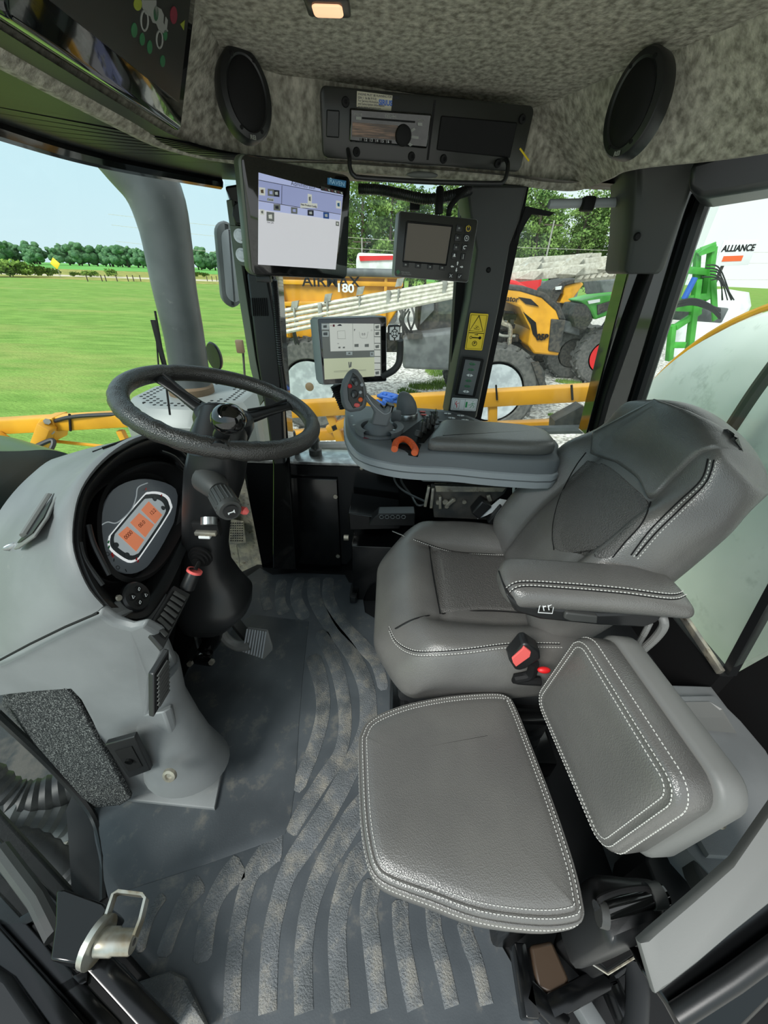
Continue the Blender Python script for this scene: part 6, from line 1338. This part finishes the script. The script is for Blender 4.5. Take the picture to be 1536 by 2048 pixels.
# ================= OPERATOR SEAT =================
seat = thing('operator_seat', 'dark grey leather operator seat with stitched bolsters facing the steering wheel', 'seat', V((.25, .73, 0)))
CX, CYs, CZ = .235, .725, .455
HX, HY, HZ = .25, .275, .07
def ctop(x, y):
    """height of the cushion top over its centre, local x to the rear, y to the far side"""
    s = abs(y)/HY
    b = .032*ss(.42, .72, s)*ss(-HX, -.02, x)*(1-.35*ss(.05, .25, x))
    f = .018*math.exp(-((x+.15)/.06)**2)*(1-.3*s)
    dip = -.016*math.exp(-((x-.08)/.12)**2)*(1-ss(.4, .7, s))
    gr = -.010*math.exp(-((s-.50)/.045)**2)*ss(-.16, -.1, x) - .009*math.exp(-((x+.085)/.010)**2)*(1-ss(.45, .55, s))
    edge = -.030*ss(.80, 1.0, s)**1.5-.045*ss(.13, .25, -x)**1.6
    return HZ+b+f+dip+gr+edge
def cdef(q):
    x, y, z = q
    k = (z+HZ)/(2*HZ)
    # plan: rounded front corners, slightly narrower rear; underside tucks in
    s = abs(y)/HY; x2 = x+.055*ss(.45, 1, s)*ss(.1, -HX, x)*1.0
    y2 = y*(1-.10*ss(.0, HX, x)); tuck = 1-.10*(1-k)
    zt = ctop(x, y)-HZ
    return V((x2*(1 if k > .5 else 1-.04*(1-2*k)), y2*tuck, z+zt*ss(.0, 1, k)-(.03*(1-k) if True else 0)))
MC = TR(CX, CYs, CZ)
cu = obj('cushion', softbox(nb(), (HX, HY, HZ), .055, cdef, MC, 44), 'leather', seat, ang=80)
def csurf(x, y):
    p = cdef(V((x, y, HZ))); return p
def cline(px):
    out = []
    for a, b in px:
        z = .52
        for _ in range(4):
            w_ = at(a, b, z=z); x = w_.x-CX; y = w_.y-CYs
            s = abs(y)/HY; z = CZ+csurf(max(-HX, min(HX, x)), max(-HY, min(HY, y))).z
        out.append(V((w_.x, w_.y, z)))
    return out
# perforated centre panel follows the surface
def cpatchf(px, m, nm, up=.0012):
    o = spl(cline(px), 4, True); c = sum(o, V())/len(o); rings = []
    for f in (1, .97, .9, .8, .65, .5, .35, .2, .03):
        r_ = []
        for p in o:
            q = c.lerp(p, f); x, y = q.x-CX, q.y-CYs; z = CZ+csurf(max(-HX, min(HX, x)), max(-HY, min(HY, y))).z; r_.append(V((q.x, q.y, z+(up if f < 1 else -.002))))
        rings.append(r_)
    bm = nb(); ring_loft(bm, rings, cap=False); bm.faces.new([bm.verts[-len(o)+i] for i in range(0)]) if False else None
    return obj(nm, bm, m, cu, ang=80)
cpatchf([(868, 1088), (930, 1105), (1010, 1112), (1040, 1120), (1040, 1160), (1045, 1215), (960, 1218), (885, 1226), (872, 1180), (862, 1130)], 'leather_perf', 'perforated_panel')
def cseam(px, k=6, r_=.0016, m='black_matte', nm='seam', st=None):
    c_ = [p+V((0, 0, .001)) for p in spl(cline(px), k)]; o = obj(nm, tube(nb(), c_, r_, 6), m, cu)
    if st: obj('stitching', stitches(nb(), [p+V((0, -.004*st, .0008)) for p in c_]), 'stitch', cu)
cseam([(785, 1058), (830, 1078), (900, 1092), (970, 1108), (1020, 1108), (1032, 1085)], st=1)
cseam([(858, 1090), (866, 1150), (880, 1228)])
cseam([(790, 1258), (830, 1238), (885, 1228), (960, 1222), (1040, 1226), (1110, 1238)])
# double stitched side seams
def side_line(zoff, y_, xs, par, M0=None):
    return [V((CX+x, CYs+y_, CZ+zoff)) for x in xs]
for dz, dd in ((0, 0), (-.010, -.003)):
    pl2 = []
    for px in ((778, 1255), (790, 1280), (815, 1298), (850, 1304), (930, 1299), (1020, 1288), (1120, 1288)):
        p = at(px[0], px[1]+(-dz*900), y=.492 if px[0] > 800 else .50+.05*(800-px[0])/22); pl2.append(p)
    c_ = spl(pl2, 6)
    # press the line onto the cushion side
    bmc = bmesh.new(); bmc.from_mesh(cu.data); bmc.transform(Matrix.Translation(WL[cu.name]))
    from mathutils.bvhtree import BVHTree
    bvh = BVHTree.FromBMesh(bmc); o_ = V((0, 0, H)); q = []
    for p in c_:
        h_ = bvh.ray_cast(o_, (p-o_).normalized())
        if h_[0]: q.append(h_[0]+h_[1]*(-.0002))
    bmc.free()
    if len(q) > 2: obj('seam', tube(nb(), q, .0012, 6), 'black_matte' if dz == 0 else 'leather', cu); obj('stitching', stitches(nb(), [p+V((0, -.0005, .004)) for p in q]), 'stitch', cu)
def onto(o, px, off=0.0, k=6):
    """points of the photo dropped onto a built surface"""
    bmc = bmesh.new(); bmc.from_mesh(o.data); bmc.transform(Matrix.Translation(WL[o.name])); bvh = BVHTree.FromBMesh(bmc); o_ = V((0, 0, H)); out = []
    pts = spl([V((a, b, 0)) for a, b in px], k) if k > 1 else [V((a, b, 0)) for a, b in px]
    for p in pts:
        h_ = bvh.ray_cast(o_, ray(p.x, p.y).normalized())
        if h_[0]: n_ = h_[1] if h_[1].dot(o_-h_[0]) > 0 else -h_[1]; out.append(h_[0]+n_*off)
    bmc.free(); return out
# backrest
BO = V((.385, .745, .47)); rc = math.radians(29)
MB = frame(BO, (0, -1, 0), (math.sin(rc), 0, math.cos(rc)))   # local x to the near side, y up the back, z to the front
BH, BW = .575, .205
def bfn(q):
    x, y, z = q      # y from -BH/2..BH/2
    t_ = (y+BH/2)/BH; s = abs(x)/BW
    wk = 1+.10*math.sin(PI*min(1, t_*1.25))-.16*ss(.72, 1, t_)
    front = 1 if z > 0 else 0; k = ss(-.04, .05, z)
    bol = .050*ss(.50, .80, s)*(1-ss(.60, .82, t_))*ss(.0, .15, t_)
    lum = .022*math.exp(-((t_-.30)/.2)**2)*(1-s*.6)
    head = .030*ss(.72, .88, t_)*(1-.3*s)
    topr = -.075*ss(.80, 1, t_)**2*(s**2.0)*1.0
    gro = -.008*math.exp(-((s-.50)/.04)**2)*(1-ss(.62, .72, t_))
    x2 = x*wk
    return V((x2, y+BH/2+topr*.7, z+k*(bol+lum+head+gro-.02*ss(.85, 1, s))-.02*ss(.8, 1, t_)*(1-k)))
bkr = obj('backrest', softbox(nb(), (BW, BH/2, .055), .05, bfn, MB, 44), 'leather', seat, ang=80)
def bpatch(px, m, nm, up):
    o = onto(bkr, px, up, 4)
    c = sum(o, V())/len(o); Mi = MB.inverted(); bmc = bmesh.new(); bmc.from_mesh(bkr.data); bmc.transform(Matrix.Translation(WL[bkr.name])); bvh = BVHTree.FromBMesh(bmc)
    nrm = (MB.to_3x3() @ V((0, 0, 1))).normalized(); rings = []
    for f in (1.0, .985, .95, .88, .75, .6, .45, .3, .15, .02):
        r_ = []
        for p in o:
            q = c.lerp(p, f)+nrm*.2; h_ = bvh.ray_cast(q, -nrm)
            hp = h_[0] if h_[0] else c.lerp(p, f); r_.append(hp+nrm*(up*min(1, (1-f)*22)+(-.004 if f == 1 else 0)))
        rings.append(r_)
    bmc.free(); bm = nb(); ring_loft(bm, rings); return obj(nm, bm, m, bkr, ang=80)
bpatch([(1172, 918), (1215, 930), (1262, 968), (1296, 1004), (1283, 1045), (1250, 1085), (1215, 1118), (1160, 1108), (1108, 1098), (1104, 1050), (1118, 990), (1140, 950)], 'leather_perf', 'perforated_panel', .0015)
bpatch([(1172, 902), (1180, 868), (1205, 830), (1240, 805), (1280, 797), (1340, 812), (1400, 838), (1450, 868), (1462, 882), (1430, 898), (1395, 912), (1350, 955), (1304, 1000), (1275, 958), (1230, 925)], 'leather', 'head_flap', .010)
for px, st_ in (([(1172, 905), (1150, 935), (1122, 990), (1106, 1050), (1108, 1100)], 0), ([(1302, 1004), (1285, 1045), (1250, 1085), (1225, 1115)], 0), ([(1416, 918), (1402, 960), (1350, 1010), (1300, 1060), (1262, 1110)], 1), ([(1428, 920), (1412, 965), (1360, 1018), (1312, 1065), (1272, 1112)], 1)):
    q = onto(bkr, px, .0006)
    if len(q) > 2:
        obj('seam', tube(nb(), q, .0014, 6), 'black_matte', bkr)
        if st_: obj('stitching', stitches(nb(), onto(bkr, [(a+5, b+3) for a, b in px], .0008)), 'stitch', bkr)
obj('seat_tube', bar(nb(), MB @ V((-.0, .50, -.08)), MB @ V((.0, .50, -.08))+V((0, .001, 0)), .01, .01), 'black_plastic', seat)
# rectangular tube end behind the back
o_ = [at(*q, x=.64) for q in ((1462, 938), (1500, 942), (1504, 958), (1490, 984), (1455, 990), (1440, 975))]
bt2 = obj('backrest_tube', ring_loft(nb(), [[p+V((0, .20, 0)) for p in o_], o_, [sum(o_, V())/6+(p-sum(o_, V())/6)*.72 for p in o_], [sum(o_, V())/6+(p-sum(o_, V())/6)*.72+V((0, .06, 0)) for p in o_]]), 'black_plastic', seat)
# left armrest (near side)
AR = V((.375, .494, .732)); MA = frame(AR, (1, -.03, -.02), (0, 1, 0))
def afn(q):
    x, y, z = q; k = ss(-.02, .02, z)
    return V((x+(.015*ss(.2, 1, abs(y)/.06)*(1 if x < -.1 else 0)), y*(1-.08*(1-k)), z+.010*k*(1-(y/.06)**2)-.012*ss(.08, .17, x)*k-.004*ss(-.1, -.17, x)))
arm = obj('armrest', softbox(nb(), (.163, .055, .0185), .018, afn, MA, 30), 'leather', seat, ang=80)
for px in ([(1012, 1178), (1040, 1165), (1120, 1168), (1240, 1178), (1340, 1190), (1368, 1182)], [(1015, 1190), (1042, 1174), (1120, 1177), (1240, 1187), (1340, 1199), (1370, 1192)]):
    q = onto(arm, px, .0006)
    if len(q) > 2: obj('seam', tube(nb(), q, .001, 6), 'black_matte', arm); obj('stitching', stitches(nb(), [p+V((0, 0, .003)) for p in q]), 'stitch', arm)
ba = [at(*q, y=.448) for q in ((1012, 1190), (1045, 1210), (1200, 1228), (1330, 1225), (1318, 1245), (1290, 1256), (1200, 1252), (1080, 1240), (1030, 1225))]
ab = obj('armrest_body', prism(nb(), ba, (0, .07, 0)), 'black_plastic', seat, bev=.006)
obj('lumbar_lever', prism(nb(), [at(*q, y=.443) for q in ((1130, 1229), (1135, 1226), (1196, 1233), (1195, 1248), (1140, 1243), (1128, 1238))], (0, .01, 0)), 'trim_dark', ab, bev=.003)
for q in ((1157, 1213), (1187, 1217)): p = at(*q, y=.446); k_ = obj('switch', ball(nb(), p, .006, (1.3, .5, .7)), 'machine_grey', ab)
q4 = [at(*q, y=.446) for q in ((1080, 1207), (1108, 1206), (1104, 1226), (1076, 1224))]; obj('symbol_plate', prism(nb(), q4, (0, .003, 0)), 'black_gloss', ab); obj('symbol_outline', tube(nb(), [p+V((0, -.001, 0)) for p in q4+q4[:1]], .0008, 5), 'white_plastic', ab)
bm = nb(); 
for a, b in (((1086, 1212), (1088, 1221)), ((1086, 1214), (1092, 1212)), ((1096, 1210), (1098, 1220)), ((1096, 1213), (1103, 1209))): tube(bm, [at(*a, y=.444), at(*b, y=.444)], .0009, 5)
obj('symbol', bm, 'white_plastic', ab)
bm = nb(); c_ = spl([at(1322, 1228, y=.46), at(1328, 1250, y=.46), at(1312, 1275, y=.47), at(1285, 1300, y=.48)], 26); tube(bm, c_, [.0065*(1+.2*(i % 2)) for i in range(len(c_))], 8); c_ = spl([at(1300, 1245, y=.47), at(1290, 1265, y=.47), at(1275, 1290, y=.48)], 20); tube(bm, c_, [.0045*(1+.2*(i % 2)) for i in range(len(c_))], 8)
obj('wiring_conduit', bm, 'trim_grey', seat)
# buckle and seat base
bk = thing('seat_belt_buckle', 'black seat belt buckle with red release button beside the operator cushion', 'buckle', at(1055, 1340, y=.43))
bm = nb(); prism(bm, [at(*q, y=.45) for q in ((1018, 1322), (1045, 1290), (1056, 1288), (1080, 1304), (1082, 1318), (1052, 1338), (1040, 1342), (1030, 1340))], (0, .03, .0)); obj('buckle_body', bm, 'black_plastic', bk, bev=.004)
obj('release_button', prism(nb(), [at(*q, y=.447) for q in ((1024, 1318), (1044, 1300), (1048, 1294), (1062, 1305), (1060, 1314), (1032, 1334), (1026, 1326))], (0, .004, .001)), 'soft_red', bk, bev=.001)
obj('buckle_strap', tube(nb(), spl([at(1068, 1325, y=.46), at(1060, 1350, y=.46), at(1030, 1358, y=.46), at(1080, 1362, y=.46)], 5), .010, 10), 'black_matte', bk)
p = at(1088, 1340, y=.45); tag(obj('belt_tongue_button', ball(nb(), p, .011, (1.2, .6, .6)), 'red'), 'small red button half hidden between the seats', 'button')
obj('seat_pan', box(nb(), (.26, .72, .355), (.42, .44, .05), I4, .01), 'black_plastic', seat)
bm = nb()
for k in range(7): z = .08+.033*k; pad(bm, rrect(.40-.02*(k % 2), .38-.02*(k % 2), .05), [(.0, z), (0, z+.026)], TR(.27, .70, 0))
obj('suspension_bellows', bm, 'black_matte', seat); obj('seat_plinth', box(nb(), (.27, .70, .045), (.46, .44, .09), I4, .01), 'black_paint', seat)
obj('slide_rail', bar(nb(), (.06, .47, .335), (.50, .47, .335), .022, .02, .003), 'black_paint', seat)
hp_ = at(838, 1383, z=.30); lv = obj('adjust_lever', prism(nb(), [at(*q, z=.33) for q in ((806, 1372), (812, 1366), (868, 1372), (872, 1386), (840, 1396), (808, 1388))], (0, 0, -.02)), 'black_plastic', seat, bev=.004); obj('lever_symbol', tube(nb(), [at(*q, z=.331) for q in ((834, 1384), (836, 1376), (846, 1377))], .0014, 5), 'white_plastic', lv)
# ================= TRAINING SEAT =================
TZ = .455
ts = thing('instructor_seat', 'square grey leather instructor seat with folding backrest, nearest the camera', 'seat', V((.13, .28, TZ-.07)))
tp = [(718, 1490), (722, 1465), (735, 1442), (765, 1424), (820, 1405), (900, 1390), (985, 1384), (1015, 1390), (1030, 1408), (1060, 1480), (1110, 1610), (1150, 1730), (1166, 1800), (1168, 1830), (1150, 1846), (1080, 1852), (960, 1836), (860, 1800), (780, 1770), (748, 1745), (732, 1700), (722, 1620)]
to = spl([V((p.x, p.y, 0)) for p in [at(*q, z=TZ) for q in tp]], 4, True)
prof_ = [(.03, TZ-.060), (.008, TZ-.058), (0, TZ-.050), (-.002, TZ-.030), (-.001, TZ-.012), (.003, TZ-.003), (.008, TZ+.001), (.0105, TZ-.0005), (.013, TZ+.002), (.03, TZ+.006), (.06, TZ+.0085), (.10, TZ+.010)]
obj_t = obj('seat_cushion', pad(nb(), to, prof_), 'leather', ts, ang=70)
to2 = to if area(to) > 0 else to[::-1]
obj('piping', tube(nb(), [V((p.x, p.y, TZ-.007)) for p in inset(to2, .0005)]+[V((inset(to2, .0005)[0].x, inset(to2, .0005)[0].y, TZ-.007))], .0022, 8), 'leather', obj_t)
for d_, z in ((.0065, TZ+.0012), (.0145, TZ+.0032), (-.0015, TZ-.018)):
    r_ = [V((p.x, p.y, z)) for p in inset(to2, d_)]; obj('stitching', stitches(nb(), r_+r_[:1], .0032, .0007, .0055), 'stitch', obj_t)
obj('seat_pan', slab(nb(), inset(to2, .02), TZ-.085, TZ-.058, I4, .004), 'black_plastic', ts)
obj('hinge_post', box(nb(), (.285, .24, .20), (.05, .16, .40), I4, .01), 'black_paint', ts)
# backrest of the training seat

pB, pC = at(1072, 1402, z=.50), at(1215, 1722, z=.50); pA, pD = at(1160, 1262, z=.69), at(1352, 1578, z=.69)
Bc = (pA+pB+pC+pD)/4; eY = V((0, -1, 0)); eU = ((pA+pD)-(pB+pC)); eU.y = 0
eYa = ((pC+pD)-(pA+pB)); MT_ = frame(Bc, eYa, eU); bw = eYa.length/2; bh = eU.length/2
# normal should face the seat cushion (towards -x)
if (MT_.to_3x3() @ V((0, 0, 1))).x > 0: MT_ = frame(Bc, -eYa, eU)
bw += .012; bh += .012
ol = rrect(bw, bh, .035, 6)
bp2 = obj('backrest', pad(nb(), ol, [(.006, -.055), (0, -.050), (-.002, -.02), (0, -.006), (.004, 0), (.009, .001), (.012, 0), (.016, .002), (.035, .005), (.06, .006)], MT_), 'leather', ts, ang=70)
for d_, z in ((.0065, .0015), (.0155, .0028), (-.0015, -.013)):
    r_ = [MT_ @ V((p.x, p.y, z)) for p in inset(ol, d_)]; obj('stitching', stitches(nb(), r_+r_[:1], .0032, .0007, .0055), 'stitch', bp2)
obj('back_shell', pad(nb(), rrect(bw+.012, bh+.012, .038, 6), [(.02, -.105), (.006, -.100), (0, -.092), (0, -.062), (.006, -.056)], MT_), 'trim_grey', bp2, ang=50)
# latch box
lx = thing('seat_latch_box', 'black moulded latch box with strap handle below the folding backrest', 'latch box', at(1260, 1860, z=.30))
lz = .40
o_ = [V((p.x, p.y, 0)) for p in [at(*q, z=lz) for q in ((1180, 1752), (1262, 1748), (1318, 1760), (1336, 1852), (1262, 1890), (1216, 1880))]]
o_ = spl(o_, 3, True)
obj('latch_housing', pad(nb(), o_, [(0, .22), (0, lz-.02), (.004, lz-.008), (.012, lz)]), 'black_plastic', lx, ang=50)
obj('strap_roller', tube(nb(), [at(1196, 1822, z=lz+.012), at(1328, 1788, z=lz+.012)], .0125, 16), 'black_gloss', lx)
obj('strap_handle', tube(nb(), spl([at(1200, 1806, z=lz+.02), at(1202, 1796, z=lz+.03), at(1240, 1782, z=lz+.03), at(1290, 1776, z=lz+.03), at(1298, 1784, z=lz+.02)], 4), .004, 8), 'black_matte', lx)
for a, b in (((1196, 1825), (1212, 1840)), ((1298, 1792), (1322, 1800))): obj('roller_end', tube(nb(), [at(a[0], a[1], z=lz+.012), at(b[0], b[1]-10, z=lz+.012)], .016, 12), 'trim_dark', lx)
# rear shelf console
RZ_ = .33
rs_ = thing('rear_console', 'grey moulded rear console with recess and key lock right of the folding backrest', 'console', V((.70, .35, 0)))
so_ = [V((p.x, p.y, 0)) for p in (V((.50, .573)), V((.72, .572)), V((.862, .572)), V((.862, .44)), V((.862, .18)), V((.60, .175)), V((.52, .22)), V((.47, .30)))] if False else [V((.58, .573, 0)), V((.862, .573, 0)), V((.862, .12, 0)), V((.62, .165, 0)), V((.575, .24, 0)), V((.575, .32, 0))]
obj('console_shell', slab(nb(), so_, .0, RZ_, I4, .012), 'dash_grey', rs_, ang=40)
rec = [at(*q, z=RZ_+.014) for q in ((1340, 1388), (1410, 1392), (1470, 1455), (1390, 1460))]
ro2 = [V((p.x, p.y, 0)) for p in [at(*q, z=RZ_+.02) for q in ((1330, 1390), (1430, 1388), (1485, 1440), (1536, 1500), (1600, 1620), (1560, 1720), (1420, 1710), (1330, 1560))]]
obj('raised_lid', slab(nb(), ro2, RZ_-.004, RZ_+.018, I4, .008), 'dash_grey', rs_, ang=40)
rr2 = [V((p.x, p.y, 0)) for p in [at(*q, z=RZ_+.02) for q in ((1352, 1408), (1420, 1408), (1440, 1420), (1468, 1465), (1400, 1458))]]
obj('lid_recess', ring_loft(nb(), [[V((p.x, p.y, RZ_+.019)) for p in rr2], [V((p.x, p.y, RZ_+.023)) for p in inset(rr2 if area(rr2) > 0 else rr2[::-1], -.004)], [V((p.x, p.y, RZ_+.012)) for p in inset(rr2 if area(rr2) > 0 else rr2[::-1], .008)]]), 'trim_grey', rs_)
obj('recess_floor', slab(nb(), inset(rr2 if area(rr2) > 0 else rr2[::-1], .006), RZ_+.012, RZ_+.0195, I4, .001), 'dash_grey', rs_)
p = at(1432, 1638, z=RZ_+.018); obj('key_lock', lathe(nb(), [(.0005, .001), (.006, .001), (.008, .003), (.014, .003), (.016, 0)], TR(*p), 20), 'worn_metal', rs_)
lp = [at(*q, z=RZ_-.01) for q in ((1372, 1678), (1400, 1690), (1440, 1700), (1460, 1712), (1420, 1790), (1390, 1740))]
obj('side_cup', prism(nb(), [p+V((0, 0, .004)) for p in lp], (0, 0, -.05)), 'trim_dark', rs_, bev=.006)
obj('inner_panel', prism(nb(), [at(*q, z=.26) for q in ((1300, 1660), (1372, 1680), (1398, 1790), (1340, 1840), (1290, 1720))], (0, 0, -.2)), 'black_plastic', rs_, bev=.006)
struct('carpet_strip', prism(nb(), [V(p) for p in ((.62, .58, .20), (.865, .58, .20), (.865, 1.3, .20), (.55, 1.3, .20), (.52, .9, .20))], (0, 0, -.2)), 'floor_black')
# ================= NEAR DOOR FRAME =================
# right: grey padded post cover
A0 = at(1290, 1885, y=.09); 
po_ = [(1278, 1888), (1300, 1868), (1380, 1800), (1470, 1720), (1560, 1590), (1620, 1620), (1560, 1790), (1460, 1870), (1390, 1930), (1325, 1980), (1308, 1990)]
def dpt(px, py):  # the cover runs rearwards and slightly away from the doorway
    P0 = V((.33, .075, .40)); P1 = V((.62, .20, .47)); n_ = V((-.25, -.55, .8)); return onp(px, py, P0, n_)
pts = [dpt(*q) for q in po_]; n_ = V((-.25, -.55, .8)).normalized(); c_ = sum(pts, V())/len(pts)
struct('trim_17', ring_loft(nb(), [[p-n_*.014 for p in pts], [p-n_*.006 for p in pts], [p.lerp(c_, .02) for p in pts], [p.lerp(c_, .12)+n_*.004 for p in pts]]), 'trim_grey', 'grey post cover at the lower right of the door frame', ang=30)
lowp = [(1278, 1888), (1300, 1990), (1325, 1985), (1460, 1875), (1560, 1795), (1640, 1760), (1640, 1900), (1500, 2070), (1330, 2100), (1350, 2030), (1300, 1985)]
struct('trim_18', prism(nb(), [dpt(*q)-n_*.02 for q in ((1290, 1960), (1330, 1975), (1460, 1870), (1640, 1740), (1700, 1900), (1500, 2100), (1400, 2140), (1345, 2040))], -n_*.06), 'black_paint', 'black painted door frame at the lower right', bev=.006)
struct('trim_19', tube(nb(), [dpt(1360, 2045)-n_*.01, dpt(1470, 1965)-n_*.005, dpt(1640, 1840)-n_*.005], .012, 12), 'black_plastic', 'black rubber seal along the lower right door frame')
# metal brackets and hydraulic hose under the seat edge
fb2 = thing('seat_base_frame', 'black painted seat base bracketry at the bottom right', 'bracket', V((.36, .10, 0)))
bm = nb()
for a, b, w_ in (((1035, 1890), (1060, 2040), .025), ((1050, 1980), (1130, 2060), .03), ((1130, 1880), (1215, 1960), .02), ((1215, 1960), (1260, 2060), .025), ((1090, 2020), (1220, 1950), .03), ((1215, 1955), (1290, 1900), .015)):
    bar(bm, at(*a, z=.10), at(*b, z=.10), w_, .05, .004)
obj('frame', bm, 'black_paint', fb2)
obj('side_plate', prism(nb(), [at(*q, z=.2) for q in ((1140, 1870), (1215, 1945), (1290, 1895), (1225, 1800), (1160, 1800))], (0, 0, -.12)), 'black_matte', fb2, bev=.004)
bm = nb(); prism(bm, [at(*q, z=.12) for q in ((1060, 1890), (1105, 1880), (1140, 1960), (1125, 2000), (1075, 1980))], (0, 0, -.1)); mat('reflect_brown', '43362b', .35, spec=.5, dirt='6b543c', ds=12)  # brown reflection put into the gusset's colour
obj('gusset', bm, 'reflect_brown', fb2, bev=.006)
obj('silver_edge', tube(nb(), [at(1132, 1880, z=.205), at(1180, 1925, z=.205), at(1215, 1948, z=.205), at(1285, 1905, z=.205)], .0018, 6), 'worn_metal', fb2)
bm = nb(); tube(bm, spl([at(1270, 1930, z=.12), at(1275, 1980, z=.12), at(1268, 2070, z=.12)], 6), .019, 14); h1 = tag(obj('hydraulic_hose', bm, 'hose'), 'thick black hose rising at the bottom right corner of the floor', 'hose')
bm = nb(); bar(bm, at(1150, 1990, z=.05), at(1200, 2070, z=.05), .03, .04, .004); tag(obj('steel_bar', bm, 'machine_grey'), 'pale steel bar end at the bottom edge right of the mat', 'steel bar')
# left: door post, striker bracket and pin
def lp_(px, py, z): return at(px, py, z=z)
struct('trim_20', prism(nb(), [lp_(*q, .02) for q in ((-60, 1560), (60, 1690), (215, 1860), (400, 2070), (200, 2220), (-160, 2100))], (0, 0, -.06)), 'black_matte', 'black door sill frame at the lower left', bev=.006)
bm = nb()
for a_, b_, w_, hh in (((-40, 1668), (345, 2080), .028, .13), ((-40, 1780), (230, 2075), .02, .12), ((-40, 1850), (160, 2080), .03, .15)): bar(bm, lp_(*a_, hh), lp_(*b_, hh), .03, w_, .004)
for q_ in ((40, 1850), (110, 1990)): bar(bm, lp_(*q_, .12), lp_(q_[0]+70, q_[1]-40, .12), .02, .02, .003)
struct('trim_21', bm, 'black_paint', 'black inner door frame rails at the lower left')
struct('trim_22', prism(nb(), [lp_(*q, .18) for q in ((-60, 1900), (20, 1950), (110, 2080), (-60, 2100))], (0, 0, -.05)), 'black_plastic', 'outer black door frame corner at the bottom left', bev=.01)
struct('trim_23', tube(nb(), [lp_(0, 1700, .17), lp_(75, 1800, .165), lp_(110, 1870, .16)], .016, 10), 'trim_dark', 'grey rubber seal on the lower left door frame')
dst = thing('door_striker', 'steel door striker loop and pin on a black block at the lower left', 'door striker', at(225, 1900, z=.14))
bz0 = .22
obj('mount_block', prism(nb(), [at(*q, z=bz0) for q in ((112, 1782), (130, 1778), (206, 1806), (216, 1818), (150, 1928), (100, 1920), (110, 1850))], (0, 0, -.09)), 'black_paint', dst, bev=.003)
mat('zinc', 'b7b8b0', .32, metal=.75, col2='8f8670', ns=20, dirt='6b4a3a', ds=30, dlo=.62, dhi=.8)
lpz = [at(*q, z=.235) for q in ((196, 1875), (210, 1845), (228, 1790), (238, 1784), (286, 1790), (292, 1798), (282, 1840), (270, 1872))]
bm = nb(); rg = []
for i, p in enumerate(lpz):
    d_ = (lpz[min(i+1, len(lpz)-1)]-lpz[max(i-1, 0)]).normalized(); n2 = V((-d_.y, d_.x, 0))*.0022; rg.append([p+n2+V((0, 0, .008)), p-n2+V((0, 0, .008)), p-n2-V((0, 0, .010)), p+n2-V((0, 0, .010))])
ring_loft(bm, rg)
obj('loop', bm, 'zinc', dst)
obj('washer_plate', tube(nb(), [at(190, 1880, z=.225), at(200, 1884, z=.225)], [.034, .034], 32), 'zinc', dst)
a, b = at(200, 1883, z=.225), at(268, 1884, z=.225); pn = obj('pin', tube(nb(), [a, a.lerp(b, .45), a.lerp(b, .5), a.lerp(b, .96), b], [.0185, .0185, .0165, .0165, .015], 28), 'zinc', dst); obj('pin_hole', tube(nb(), [b, b+(b-a)*.012], .005, 14), 'machine_dark', pn)
struct('trim_24', prism(nb(), [at(*q, z=.10) for q in ((196, 1925), (225, 1915), (262, 1960), (330, 2060), (300, 2070), (240, 2000))], (0, 0, -.06)), 'trim_dark', 'grey stepped rubber seal beside the striker', bev=.004)
